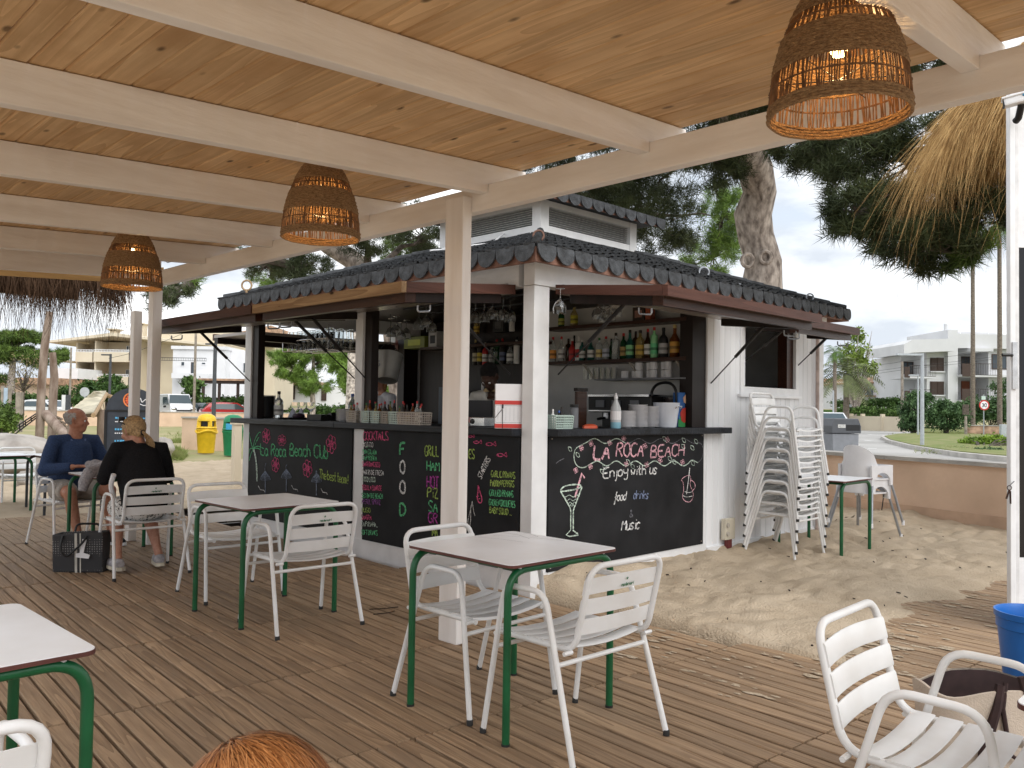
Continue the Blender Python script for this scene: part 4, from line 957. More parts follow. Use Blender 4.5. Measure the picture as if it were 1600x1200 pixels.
# ================================================================== rattan pendant lamps
M['rattan'] = mat('sea_grass_rope', (.40, .25, .125), .85, var=.3, scale=70, stretch=(1, 1, 3), bump=.9, bscale=120, hue=(.22, .12, .055))
M['reed'] = mat('reed', (.19, .095, .042), .7, var=.25, scale=30)
M['bulb'] = mat('bulb_glow', (1, .62, .24), .3, var=0, emit=9)
def shade_r(t): return .075 + .135 * math.sin(min(1, t * 1.02) * PI / 2) ** .72      # t: 0 top .. 1 rim
def make_lamp():
    t = thing('pendant_lamp', 'x', 'lamp'); Hh = .42
    P_ = lambda u: (shade_r(u) * (.985 if u < .99 else 1), -u * Hh)
    def band(u0, u1, n, rope):
        b = MB(); k = 0
        m_ = max(1, round((u1 - u0) * Hh / .0095))
        for i in range(m_):
            u = u0 + (u1 - u0) * (i + .5) / m_; r0 = shade_r(u); z = -u * Hh
            pts = []
            for a in range(36):
                an = 2 * PI * a / 36; w_ = .0018 * math.sin(an * 9 + i * PI) + random.uniform(-.0012, .0012)
                pts.append(((r0 + w_) * math.cos(an), (r0 + w_) * math.sin(an), z + random.uniform(-.0012, .0012)))
            b.tube(pts, .0062, 5, closed=True)
        return b.build('rope_band', M['rattan'], t, smooth=True)
    band(.0, .27, 1, 1); band(.40, .68, 1, 1); band(.905, 1.0, 1, 1)
    rb = MB()
    for i in range(168):
        an = 2 * PI * i / 168 + random.uniform(-.012, .012)
        for u0, u1 in ((.26, .41), (.67, .915)):
            tw = random.uniform(-.02, .02)
            pts = [(shade_r(u) * math.cos(an + tw * j), shade_r(u) * math.sin(an + tw * j), -u * Hh) for j, u in enumerate([u0 + (u1 - u0) * k / 3 for k in range(4)])]
            rb.tube(pts, .0025, 4, caps=False)
    rb.build('reeds', M['reed'], t, kind='stuff')
    wv = MB()
    for u in (.335, .79):
        r0 = shade_r(u) + .001
        for s in (0, 1): wv.tube([((r0 + .0025 * math.sin(a * 32 + s * PI)) * math.cos(a), (r0 + .0025 * math.sin(a * 32 + s * PI)) * math.sin(a), -u * Hh + s * .002) for a in [2 * PI * k / 96 for k in range(96)]], .0022, 4, closed=True)
    wv.build('weft', M['reed'], t)
    lin = MB(); n = 40                                    # thin woven lining that glows behind the reeds
    b = MB().lathe([(.012, .06), (.03, .05), (.032, 0), (.0, -.002)], 12, (0, 0, -.03)).build('lamp_holder', M['black'], t)
    MB().tube([(0, 0, .02), (0, 0, .12)], .004, 6).build('cord', M['black'], t)
    w2 = MB()
    for k in range(3): a = k * PI / 3; w2.tube([(.205 * math.cos(a), .205 * math.sin(a), -.30), (-.205 * math.cos(a), -.205 * math.sin(a), -.30)], .002, 4)
    w2.build('wire_spider', M['dark_metal'], t)
    bl = MB().lathe([(.002, -.105), (.018, -.098), (.029, -.075), (.030, -.058), (.022, -.03), (.013, -.008), (.013, 0)], 14, (0, 0, -.125)).build('bulb', M['bulb'], t, smooth=True)
    return t
LM0 = make_lamp(); LL = ['largest rattan pendant lamp, hanging over the right foreground', 'rattan pendant lamp hanging before the second rafter, bulb showing below its wide band', 'farthest rattan pendant lamp, hanging by the corner post over the couple']
GLm = 'lit rattan lamps under the pergola'
LMS = [LM0, dup(LM0), dup(LM0)]
for k, (px, pb, d, sc) in enumerate(((1310, 190, 2.60, 1.0), (501, 376, 4.6, 1.0), (206, 452, 6.25, 1.0))):
    p = at(px, pb, d); o = LMS[k]
    o.location = (p.x, p.y, p.z + .43); tag(o, LL[k], group=GLm); o.rotation_euler.z = k * 1.3
    ld = bpy.data.lights.new('bulb_light', 'POINT'); ld.energy = 1.0; ld.color = (1, .60, .26); ld.shadow_soft_size = .03
    lo = bpy.data.objects.new('bulb_light', ld); COL.objects.link(lo); lo.parent = o; lo.location = (0, 0, -.27)
    # the cord to the ceiling
    cz = rz_(p.x) + .174 - (p.z + .43)
    if cz > .12: MB().tube([(0, 0, .12), (0, 0, cz)], .004, 6).build('cord', M['black'], o)

# ================================================================== things on and in the bar
ORD = 'first second third fourth fifth sixth seventh eighth ninth tenth eleventh twelfth thirteenth fourteenth fifteenth sixteenth seventeenth eighteenth'.split()
def colmat(c, glass=False, cache={}):
    k = (tuple(round(q, 3) for q in c), glass)
    if k not in cache: cache[k] = mat('bottle_glass' if glass else 'print_colour', c, .08 if glass else .5, var=0 if glass else .06, trans=.75 if glass else 0)
    return cache[k]
CN = dict(clear=(.80, .84, .84), green=(.03, .16, .05), dark=(.018, .014, .012), amber=(.40, .13, .03), lime=(.30, .70, .35), blue=(.05, .12, .40), straw=(.75, .60, .25), black=(.012, .012, .014), white=(.75, .75, .73), red=(.5, .03, .03), teal=(.06, .30, .26), brown=(.12, .05, .02))
def bottle(p, h, r, body, cap, label=None, text='', grp='bottles on the shelves', shape=0, kind='bottle'):
    t = thing('bottle', text, kind, p, random.uniform(-.3, .3), grp)
    sh = [[(r * .9, 0), (r, .006), (r, h * .60), (r * .85, h * .68), (r * .34, h * .78), (r * .30, h * .93)], [(r * .9, 0), (r, .006), (r, h * .55), (r * .6, h * .66), (r * .36, h * .74), (r * .34, h * .93)], [(r * .9, 0), (r, .006), (r * 1.0, h * .7), (r * .95, h * .74), (r * .36, h * .80), (r * .34, h * .93)]][shape]
    gl = body not in ('white', 'dark', 'black', 'red', 'lime')
    MB().lathe(sh, 12).build('glass', colmat(CN[body], gl), t, smooth=True)
    MB().lathe([(r * .37, h * .90), (r * .37, h), (r * .30, h + .003)], 10).build('cap', colmat(CN.get(cap, cap) if isinstance(cap, str) else cap), t, smooth=True)
    if label:
        l = CN.get(label, label) if isinstance(label, str) else label
        MB().lathe([(r + .0008, h * .14), (r + .0012, h * .15), (r + .0012, h * .47), (r + .0008, h * .48)], 12, caps=False).build('label', colmat(l), t, smooth=True)
        MB().lathe([(r + .0016, h * .26), (r + .0018, h * .265), (r + .0018, h * .34), (r + .0016, h * .345)], 12, caps=False).build('label_band', colmat(tuple(max(.02, q * .35) for q in l)), t, smooth=True)
    return t
# lower shelf, from the kiosk corner to the right, as (pixel x, height, radius, body, cap, label, words)
row = [(864, .27, .036, 'clear', 'red', (.85, .35, .06), 'clear bottle with an orange label by the corner post'), (877, .27, .034, 'clear', 'red', 'white', 'clear red capped bottle beside the orange label one'), (888, .25, .034, 'brown', 'black', None, 'dim brown bottle behind the gas strut'), (897, .28, .030, 'dark', 'black', None, 'black topped bottle half behind the red labelled one'), (894, .24, .036, 'red', 'white', 'red', 'bottle with a broad red label'), (904, .26, .038, 'white', 'white', 'red', 'tall white and red bottle with a white cap'), (909.5, .22, .034, 'teal', 'white', 'white', 'teal bottle with a pale oval label'), (923, .23, .036, 'teal', 'white', 'white', 'dark teal bottle with white cap and white label'), (936, .23, .034, 'clear', 'green', 'straw', 'bottle with a yellow label'), (946.5, .24, .036, 'clear', 'red', (.55, .58, .68), 'clear bottle with a pale blue grey label and red cap'), (955, .22, .030, 'green', 'dark', None, 'small dark green bottle'), (962, .27, .040, 'clear', 'dark', None, 'wide clear bottle with a black cap'), (974, .26, .036, 'green', 'red', (.45, .30, .10), 'green bottle with a red cap'), (984, .29, .040, 'teal', 'dark', 'lime', 'green glass bottle with a lime label, taller'), (993, .28, .034, 'brown', 'black', None, 'dark bottle behind the yellow labelled rum bottle'), (1000, .28, .046, 'straw', 'dark', (.62, .42, .07), 'broad bottle with a golden label'), (1012, .29, .036, 'brown', 'red', 'white', 'brown bottle with a round pale label and red cap'), (1022, .30, .036, 'lime', 'red', (.15, .62, .28), 'bright green bottle with a red cap'), (1036.5, .29, .046, 'black', 'black', (.45, .45, .45), 'black bottle with a white neck strip'), (1054, .31, .048, 'amber', 'straw', (.62, .33, .06), 'big amber bottle with a cork and gold label'), (1067, .20, .032, 'clear', 'white', (.25, .04, .04), 'small clear bottle at the right end of the shelf')]
for i, (px, h, r, b, c, l, tx) in enumerate(row):
    p = onX(px, 560, SHX - .14 + (.07 if i in (2, 3, 14, 10) else 0)); bottle((p.x, p.y, 1.8855), h, r, b, c, l, tx, 'bottles on the lower bar shelf', shape=i % 3)
row2 = [(743, .30, .036, 'dark', 'straw', (.55, .5, .35), 'dark bottle with a cream label behind the barman'), (750, .30, .036, 'dark', 'straw', (.62, .48, .05), 'dark bottle with a yellow label behind the barman'), (758, .26, .034, 'red', 'white', 'white', 'red bottle with a white cap above the barman'), (768, .25, .036, 'clear', 'dark', (.4, .4, .4), 'clear bottle with a stopper above the barman'), (776, .29, .036, 'green', 'red', None, 'green bottle with a red top above the barman'), (785, .29, .036, 'dark', 'red', (.15, .18, .30), 'dark bottle with a blue label above the barman'), (797, .24, .040, 'clear', 'dark', 'white', 'stout clear bottle near the corner post'), (807, .30, .034, 'white', 'black', None, 'pale bottle next to the corner post')]
for i, (px, h, r, b, c, l, tx) in enumerate(row2):
    p = onX(px, 560, SHX - .13); bottle((p.x, p.y, 1.8855), h, r, b, c, l, tx, 'bottles on the lower bar shelf', shape=(i + 1) % 3)
for i, (px, h, r, b, c, l, tx) in enumerate(((877, .20, .034, 'green', 'straw', (.5, .5, .1), 'green bottle on the upper shelf by the strut'), (897, .24, .040, 'straw', 'straw', (.6, .55, .05), 'yellow bottle on the upper shelf'), (745, .19, .035, 'straw', 'brown', (.6, .40, .05), 'yellow bottle on the upper shelf near the pergola post'), (800, .22, .034, 'white', 'white', None, 'pale bottle on the upper shelf by the corner post'))):
    p = onX(px, 510, SHX - .13); bottle((p.x, p.y, 2.2555), h, r, b, c, l, tx, 'bottles on the upper bar shelf', shape=i % 3)
def box_thing(name, lab, cat, p, d, c, rz=0, grp=None, face=None):
    t = thing(name, lab, cat, p, rz, grp); MB().box((0, 0, d[2] / 2), d).build('body', colmat(c), t, bevel=.003)
    if face: MB().box((-d[0] / 2 - .001, 0, d[2] * .5), (.002, d[1] * .6, d[2] * .5)).build('label', colmat(face), t)
    return t
for px, y_, d, c, tx, f in ((784, 2.2555, (.12, .17, .16), (.03, .03, .03), 'black carton on the upper shelf, left of the corner post', (.1, .1, .1)), (1002, 2.2555, (.10, .14, .14), (.05, .03, .02), 'dark cardboard box on the upper shelf at the right', (.4, .2, .15)), (1016, 2.2555, (.08, .06, .13), (.45, .10, .04), 'small orange red carton on the upper shelf', None)):
    p = onX(px, 500, SHX - .12); box_thing('carton', tx, 'carton', (p.x, p.y, y_), d, c, 0, 'cartons on the upper shelf', f)
for px, d, c, tx, f in ((622, (.16, .10, .20), (.55, .55, .5), 'white folder box on the left interior shelf', None), (632, (.16, .06, .22), (.50, .03, .05), 'red folder on the left interior shelf', None), (657, (.20, .42, .15), (.22, .26, .04), 'olive green crate on the left interior shelf', (.55, .62, .06)), (683, (.14, .16, .20), (.6, .6, .6), 'white box with a dark window on the left interior shelf', (.02, .02, .02))):
    p = onX(px, 515, SHX - .15); box_thing('storage_box', tx, 'box', (p.x, p.y, 2.1205), d, c, 0, 'boxes on the left interior shelf', f)
# cups and glasses on the glass shelf
def cup_mesh(r, h): return MB().lathe([(r * .7, 0), (r, .01), (r, h), (r * .92, h), (r * .9, .012), (0, .01)], 12, caps=False).mesh('cup', M['paper'], True)
cm = cup_mesh(.037, .078); k = 0
cup0 = None
for i in range(7):
    for lvl in range(2 if 1 < i else 1):
        p = (SHX - .12 + .06 * (i % 2), 5.22 - i * .088, 1.6905 + lvl * .080)
        o = obj('cup', cm, None, p); tag(o, 'white cup in the %s row on the glass shelf, %s from the left' % (('lower', 'upper')[lvl], ORD[i - (2 if lvl else 0)]), 'cup', 'white cups on the glass shelf')
tg = MB().lathe([(.026, 0), (.032, .12), (.030, .12), (.024, .004), (0, .003)], 12, caps=False).mesh('tumbler', M['glass'], True)
for i in range(6):
    o = obj('tumbler', tg, None, (SHX - .13, 5.72 - i * .075, 1.6905)); tag(o, 'clear tumbler on the glass shelf, %s from the left' % ORD[i], 'glass', 'tumblers on the glass shelf')
# stemmed glasses hanging upside down from the beam
wg = MB().lathe([(.034, 0), (.034, -.004), (.005, -.008), (.004, -.075), (.012, -.082), (.040, -.11), (.052, -.145), (.048, -.185), (.047, -.185), (.050, -.145), (.038, -.113), (.006, -.088)], 14, caps=False).mesh('wine_glass', M['glass'], True)
HG = [(612, 5.6), (620, 5.5), (628, 5.9), (636, 5.8), (655, 5.3), (666, 5.2), (675, 5.5), (743, 5.2), (757, 5.2), (770, 5.1), (786, 5.2), (797, 5.3), (875, 5.1), (935, 5.6), (944, 5.8), (953, 5.7), (962, 5.5)]
for px, x in HG:
    p = onX(px, 470, x - .55); o = obj('wine_glass', wg, None, (p.x, p.y, 2.262))
    kk = [q for q in HG if (q[0] < 700) == (px < 700) and (700 < q[0] < 850) == (700 < px < 850) and (q[0] > 900) == (px > 900)]; n_ = [q[0] for q in kk].index(px)
    tag(o, 'stemmed glass hanging upside down, %s%s' % (ORD[n_] + ' from the left ' if len(kk) > 1 else 'alone ', 'left of the pergola post' if px < 700 else 'between pergola post and corner post' if px < 850 else 'just right of the corner post' if px < 900 else 'in the right opening'), 'wine glass', 'wine glasses hanging in the bar')
kp('glass_rail', MB().tube([(4.7, 4.45, 2.275), (4.7, 6.2, 2.275)], .008, 5).tube([(5.1, 4.45, 2.275), (5.1, 6.2, 2.275)], .008, 5), M['dark_metal'], kind='stuff')
# hanging rack with tiers of tumblers at the left
RY = onX(500, 520, 5.35).y
rk = thing('glass_rack', 'wire rack hung from the bar ceiling, filled with upturned glasses', 'rack', (5.35, RY, 2.02))
for z in (0, .12): MB().tube([(-.2, -.5, z), (.2, -.5, z), (.2, .5, z), (-.2, .5, z)], .006, 5, closed=True).tube([(-.07, -.5, z), (-.07, .5, z)], .004, 4).tube([(.07, -.5, z), (.07, .5, z)], .004, 4).build('tier', M['steel'], rk)
for x in (-.2, .2):
    for y in (-.5, .5): MB().tube([(x, y, 0), (x, y, .275)], .006, 5).build('hanger', M['steel'], rk)
tm = MB().lathe([(.030, .11), (.036, 0), (.034, 0), (.028, .106), (0, .106)], 10, caps=False).mesh('tumbler', M['glass'], True)
for lv in range(2):
    for i in range(3):
        for j in range(10):
            o = obj('tumbler', tm, None, (5.35 - .13 + i * .13, RY - .45 + j * .1, 2.026 + lv * .12)); tag(o, 'upturned tumbler in the hanging rack of the bar', 'glass', 'glasses in the hanging rack')

# ---- right counter
CZ_ = 1.2285
def on_counter(px, y): p = onY(px, 660, y); return (p.x, p.y, CZ_)
def basket(p, w, d, h, c, lab, rz=0, grp='plastic baskets on the bar'):
    t = thing('basket', lab, 'basket', p, rz, grp); m_ = colmat(c); th = .004; tp = 1.06
    MB().prism(rrect(w * .94, d * .94, .015, 3), 0, .004).build('bottom', m_, t)
    rim = rrect(w * tp, d * tp, .02, 4); MB().tube([(x, y, h) for x, y in rim], .005, 6, closed=True).build('rim', m_, t)
    b = MB()                                     # lattice walls
    for (s, L_, o_, ax) in ((1, w, d, 0), (-1, w, d, 0), (1, d, w, 1), (-1, d, w, 1)):
        n = max(4, round(L_ / .022))
        for r_ in range(6):
            z = h * (.03 + r_ * .185); k = 1 + (tp - 1) * z / h
            a, e_ = (-L_ / 2 * k, s * o_ / 2 * k), (L_ / 2 * k, s * o_ / 2 * k)
            if ax: a, e_ = a[::-1], e_[::-1]
            b.bar((a[0], a[1], z), (e_[0], e_[1], z), th, h * .075 if r_ not in (0,) else h * .12)
        for i in range(n + 1):
            u = -.5 + i / n
            a = (u * L_ * .97, s * o_ / 2); e_ = (u * L_ * tp, s * o_ / 2 * tp)
            if ax: a, e_ = a[::-1], e_[::-1]
            b.bar((a[0], a[1], .004), (e_[0], e_[1], h), .0095, th * .9)
    b.build('lattice', m_, t); return t
p = on_counter(872, 4.36); basket(p, .19, .13, .10, (.50, .62, .57), 'mint green basket on the right counter beside the corner post', 0)
for dx, c, h in ((-.05, 'white', .14), (.02, 'blue', .13), (.05, 'dark', .16)):
    q = (p[0] + dx, p[1] + .01, p[2] + .005); bottle(q, h, .022, 'white' if c == 'white' else 'dark', c, None, 'small bottle with a %s cap standing in the mint basket' % {'dark': 'black'}.get(c, c), 'small bottles in baskets')
# hand pump bottle, plates, bucket, carton
p = on_counter(962, 4.32); t = thing('soap_bottle', 'clear plastic spray bottle of pale blue liquid on the right counter', 'bottle', p)
MB().lathe([(.040, 0), (.043, .008), (.043, .05)], 14).build('liquid', mat('blue_liquid', (.25, .50, .62), .2, var=0), t, smooth=True)
MB().lathe([(.0435, .05), (.043, .15), (.040, .17), (.016, .225), (.014, .245)], 14).build('body', mat('cloudy_plastic', (.55, .58, .60), .25, var=.05), t, smooth=True)
MB().lathe([(.017, .243), (.017, .262), (.010, .268), (.006, .29)], 10).build('cap', M['paper'], t, smooth=True)
MB().lathe([(.0442, .07), (.0442, .14)], 14, caps=False).build('label', M['paper'], t)
pl_ = MB().lathe([(.045, .0), (.048, .004), (.082, .010), (.084, .013), (.080, .014), (.045, .006), (0, .006)], 20, caps=False).mesh('saucer', M['paper'], True)
for px, n, y, nm in ((978, 13, 4.36, 'left, lowest'), (997, 18, 4.40, 'middle, tallest'), (1015, 17, 4.44, 'right')):
    for i in range(n):
        q = on_counter(px, y); o = obj('saucer', pl_, None, (q[0] + random.uniform(-.002, .002), q[1], q[2] + i * .0108)); tag(o, 'white saucer, %s from the bottom of the %s stack on the right counter' % (ORD[i], nm.split(',')[0]), 'saucer', 'stacked saucers, %s stack' % nm)
p = on_counter(1041, 4.40); t = thing('ice_bucket', 'white ice bucket with a small blue mark on the right counter', 'bucket', p)
MB().lathe([(.085, 0), (.09, .004), (.118, .215), (.122, .222), (.112, .222), (.084, .01), (0, .01)], 20, caps=False).build('body', mat('white_enamel', (.70, .74, .82), .4, var=.04), t, smooth=True)
MB().tube(rounded([(-.04, -.125, .17), (-.04, -.14, .19), (.04, -.14, .19), (.04, -.125, .17)], .01), .005, 5).build('handle', M['steel'], t)
MB().tube([(.065 + .018 * math.cos(a), -.096 + .004 * math.cos(a), .10 + .024 * math.sin(a)) for a in [PI * .5 + PI * k / 8 for k in range(9)]], .006, 5).build('printed_mark', M['blue'], t)
p = on_counter(1066, 4.46); t = thing('fruit_juice_carton', 'blue and green card display with red fruit at the right end of the counter', 'carton', p, R(-12))
MB().b2((-.085, -.035, 0), (.085, .035, .32)).build('body', mat('carton_blue', (.03, .13, .40), .5, var=.1), t, bevel=.003)
MB().b2((-.084, -.0385, .002), (.084, -.0355, .10)).build('printed_grass', colmat((.05, .35, .10)), t)
MB().prism([(-.05, .06), (-.065, .13), (-.04, .17), (.0, .18), (.04, .17), (.055, .12), (.02, .05), (-.02, .04)], -.0425, -.0392, 'xz').build('printed_fruit', colmat((.62, .05, .03)), t)
MB().prism([(-.02, .23), (-.03, .27), (.0, .30), (.04, .29), (.05, .25), (.02, .21)], -.0425, -.0362, 'xz').build('printed_swirl', colmat((.75, .45, .30)), t)
p = on_counter(1090, 4.5); 
p = on_counter(922, 4.36); t = thing('cloth', 'orange red cloth crumpled on the right counter', 'cloth', p, R(10))
MB().lathe([(.09, 0), (.085, .02), (.05, .032), (.0, .035)], 12, sx=1.1, sy=.5).build('fold', colmat((.62, .10, .04)), t, smooth=True)
p = on_counter(897, 4.5); t = thing('pepper_mill', 'tall grey canister on the right counter behind the mint basket', 'canister', p); MB().lathe([(.035, 0), (.035, .16), (.03, .165)], 12).build('body', M['grey'], t, smooth=True); MB().lathe([(.036, .166), (.036, .19)], 12).build('lid', M['black'], t)
p = on_counter(907, 4.65); t = thing('wooden_board', 'dark wooden board propped up on the right counter', 'board', p); MB().b2((-.06, -.015, 0), (.06, .015, .30)).build('panel', M['brown'], t); MB().b2((-.068, -.02, .302), (.068, .02, .33)).build('top_rail', M['dark'], t)
# espresso machine
t = thing('espresso_machine', 'black and steel espresso machine against the bar partition', 'coffee machine', (6.62, 5.05, 1.052), 0)
MB().b2((-.21, -.38, .0), (.21, .38, .10)).build('drip_base', M['black'], t, bevel=.01)
MB().b2((.02, -.38, .102), (.21, .38, .44)).build('back_body', M['black'], t, bevel=.01)
MB().b2((-.20, -.38, .30), (.018, .38, .46)).build('head', M['black'], t, bevel=.015)
MB().b2((-.215, -.37, .455), (.2, .37, .475)).build('cup_tray', M['steel'], t)
for y in (-.2, .02, .22):
    MB().lathe([(.035, .24), (.035, .299)], 12, (-.10, y, 0)).build('group_head', M['steel'], t); MB().tube([(-.10, y, .25), (-.24, y, .235)], .013, 8).build('portafilter', M['black'], t)
    MB().b2((-.214, y - .05, .35), (-.202, y + .05, .42)).build('gauge_panel', M['grey'], t)
MB().b2((-.217, -.36, .31), (-.205, .36, .322)).build('trim', M['steel'], t)
t = thing('coffee_grinder', 'black coffee grinder at the right end of the espresso machine', 'grinder', (6.64, 4.56, 1.052)); MB().b2((-.10, -.09, 0), (.10, .09, .30)).build('body', M['black'], t, bevel=.01); MB().lathe([(.05, .302), (.09, .42), (.09, .45)], 14).build('hopper', mat('smoked_hopper', (.05, .04, .04), .2, var=0), t, smooth=True); MB().b2((-.17, -.04, .15), (-.102, .04, .19)).build('spout', M['steel'], t)
t = thing('tap_hose', 'black arched hose standing at the right of the bar', 'hose', (6.55, 4.60, 1.23)); MB().tube(rounded([(0, .16, 0), (0, .16, .40), (0, -.12, .42), (0, -.14, .1)], .16, 8), .014, 8).build('hose', M['black'], t, smooth=True)
kp('counter_shelf', MB().b2((6.3, 4.46, 1.19), (6.84, 4.72, 1.218)), M['dark'])

# ---- left counter
def on_left(px, x): p = onX(px, 660, x); return (p.x, p.y, 1.2265)
BG = 'plastic baskets of sauces on the left counter'
bk = [(557, 4.50, .15, 'beige basket of sauces, left end of the row of baskets', (.42, .38, .33)), (579, 4.50, .11, 'mint basket of sauces beside the beige one on the left', (.50, .62, .57)), (594, 4.50, .11, 'second mint basket from the left in the row of baskets', (.50, .62, .57)), (608, 4.52, .11, 'brownish basket tucked behind the third mint one', (.42, .38, .33)), (623, 4.48, .12, 'third mint basket, left of the wide beige basket', (.50, .62, .57)), (647, 4.46, .30, 'wide beige basket by the pergola post in the basket row', (.46, .41, .36))]
for px, x, w, lab, c in bk:
    short = {557: 'leftmost beige basket', 579: 'first mint basket', 594: 'second mint basket', 608: 'brownish basket', 623: 'third mint basket', 647: 'wide beige basket'}[px]
    p = on_left(px, x); basket(p, .12, w, .105, c, lab, 0, BG)
    n = max(2, round(w / .055))
    for i in range(n):
        for j in (0, 1):
            if random.random() < .15: continue
            k = (i * 2 + j + int(px)) % 5; h = random.uniform(.15, .20)
            q = (p[0] - .03 + j * .06, p[1] - w / 2 + (i + .5) * w / n, p[2] + .006)
            bottle(q, h, .021, ('dark', 'straw', 'clear', 'dark', 'amber')[k], ('red', 'green', 'red', 'dark', 'red')[k], (None, 'straw', 'white', (.4, .3, .1), None)[k], 'sauce bottle with a %s cap standing in the %s' % (('red', 'green', 'red', 'black', 'red')[k], short), 'sauce bottles in the baskets')
for px, x, h, r, b, c, l, tx in ((550, 4.75, .27, .045, 'clear', 'blue', 'white', 'clear bottle with a blue cap at the middle post of the bar'), (435, 4.75, .30, .050, 'clear', 'dark', 'white', 'big clear hand gel bottle at the left end of the counter'), (721, 4.62, .22, .03, 'dark', 'red', 'red', 'dark sauce bottle with red label right of the baskets')):
    bottle(on_left(px, x), h, r, b, c, l, tx, 'bottles on the left counter')
p = on_left(413, 4.80); t = thing('ice_bucket', 'black ice bucket at the left end of the counter', 'bucket', p); MB().lathe([(.10, 0), (.115, .01), (.12, .24), (.122, .25), (.112, .25), (.105, .02), (0, .02)], 20, caps=False).build('body', mat('black_gloss', (.02, .02, .022), .15, var=0), t, smooth=True); MB().lathe([(.1225, .245), (.1225, .258)], 20, caps=False).build('rim', M['beige'], t)
for px, x, tx in ((461, 5.0, 'clear wine glass, left of three, upturned on the left counter'), (471, 5.0, 'clear wine glass in the middle of three on the left counter'), (485, 4.95, 'clear wine glass, right of three on the left counter')):
    q = on_left(px, x); o = obj('wine_glass', wg, None, (q[0], q[1], q[2] + .0)); o.rotation_euler = (PI, 0, 0); tag(o, tx, 'wine glass', 'wine glasses on the left counter')
for px, x in ((457, 4.85), (470, 4.82)):
    q = on_left(px, x); o = MB().add([(-.07, 0, 0), (.0, -.06, 0), (.07, 0, 0), (0, .06, 0), (0, 0, .13)], [(0, 1, 4), (1, 2, 4), (2, 3, 4), (3, 0, 4), (0, 1, 2, 3)]).build('napkin', colmat((.62, .68, .82)), None, loc=q); tag(o, 'pale blue napkin folded to a peak, %s of two' % ('left' if px < 460 else 'right'), 'napkin', 'folded napkins on the left counter')
q = on_left(466, 4.68); t = thing('tray', 'round black tray lying on the left counter', 'tray', q); MB().lathe([(.20, 0), (.22, .018), (.216, .018), (.197, .004), (0, .004)], 24, caps=False).build('plate', M['black'], t, smooth=True)
o = MB().ball((0, 0, .03), (.06, .09, .035), 12, 6).build('cap', colmat((.04, .02, .04)), None, loc=(q[0], q[1], q[2] + .004), smooth=True); tag(o, 'dark cap lying on the round black tray', 'cap')
q = on_left(500, 4.62); box_thing('till_printer', 'low black card terminal on the left counter beside the tray', 'terminal', q, (.16, .22, .06), (.02, .02, .022), R(8))
q = on_left(518, 4.7); t = thing('clip', 'black tape dispenser on the left counter left of the plates', 'dispenser', q); MB().prism([(-.07, 0), (.07, 0), (.07, .03), (.02, .07), (-.03, .08), (-.07, .03)], -.03, .03, 'yz').build('body', M['black'], t)
q = on_left(538, 4.66)
for i in range(11):
    o = obj('plate', pl_, None, (q[0], q[1], q[2] + i * .0108)); tag(o, 'plate, %s from the bottom of the stack left of the baskets' % ORD[i], 'plate', 'stacked plates on the left counter')
t = thing('herb_pot', 'pot of green herbs behind the stack of plates', 'potted plant', (q[0] + .18, q[1] + .08, 1.2265)); MB().lathe([(.04, 0), (.055, .09), (.05, .09)], 12).build('pot', M['black'], t)
hb = MB()
for i in range(90):
    a, u = random.uniform(0, 6.28), random.random(); c = Vector((.06 * u * math.cos(a), .06 * u * math.sin(a), .09 + random.random() * .13)); d = Vector((random.uniform(-1, 1), random.uniform(-1, 1), random.uniform(0, 1))).normalized() * .025; e_ = d.orthogonal() * .5
    hb.add([c - d, c + e_, c + d, c - e_], [(0, 1, 2, 3)])
hb.build('leaves', mat('herb_leaf', (.06, .22, .03), .5, var=.2), t)
# menu holder at the corner, till
q = on_left(797, 4.46); t = thing('menu_holder', 'white and red card menu holder standing at the counter corner', 'menu holder', (4.46, 4.56, 1.2265), R(-40))
MB().b2((-.10, -.05, 0), (.10, .05, .335)).build('card_body', M['paper'], t, bevel=.002)
rp = colmat((.62, .06, .05))
MB().b2((-.1015, -.0518, .004), (.1015, .0518, .035)).build('printed_band', rp, t); MB().b2((-.1015, -.0518, .18), (.1015, .0518, .21)).build('printed_band', rp, t)
lnz = MB()
for i in range(22): lnz.box((-.09 + i * .0086, -.0512, .172), (.004, .0006, .004)).box((-.09 + i * .0086, -.0512, .045), (.004, .0006, .004))
for i in range(6): lnz.box((-.08 + i * .03, -.0512, .11), (.001, .0006, .10))
lnz.build('printed_dots', M['grey'], t); MB().tube(rounded([(-.045, -.055, .0), (-.045, -.056, .15), (-.07, -.054, .12), (-.10, -.052, .08)], .03), .0022, 5).build('pen_string', M['black'], t); MB().box((-.045, -.057, .165), (.010, .006, .03)).build('pen_clip', M['black'], t)
q = on_left(752, 4.75); t = thing('cash_box', 'silver metal box with a round clasp on the counter under the barman', 'box', q); MB().b2((-.10, -.14, 0), (.10, .14, .075)).build('body', M['steel'], t, bevel=.006); MB().lathe([(.022, 0), (.02, .008), (.012, .01)], 14).build('clasp', M['black'], t, loc=(-.101, 0, .04), rot=(0, -PI / 2, 0))
q = on_left(745, 5.15); box_thing('till', 'dark cash register screen behind the counter by the barman', 'till', (q[0], q[1], 1.2265), (.05, .30, .22), (.03, .03, .035), R(20))
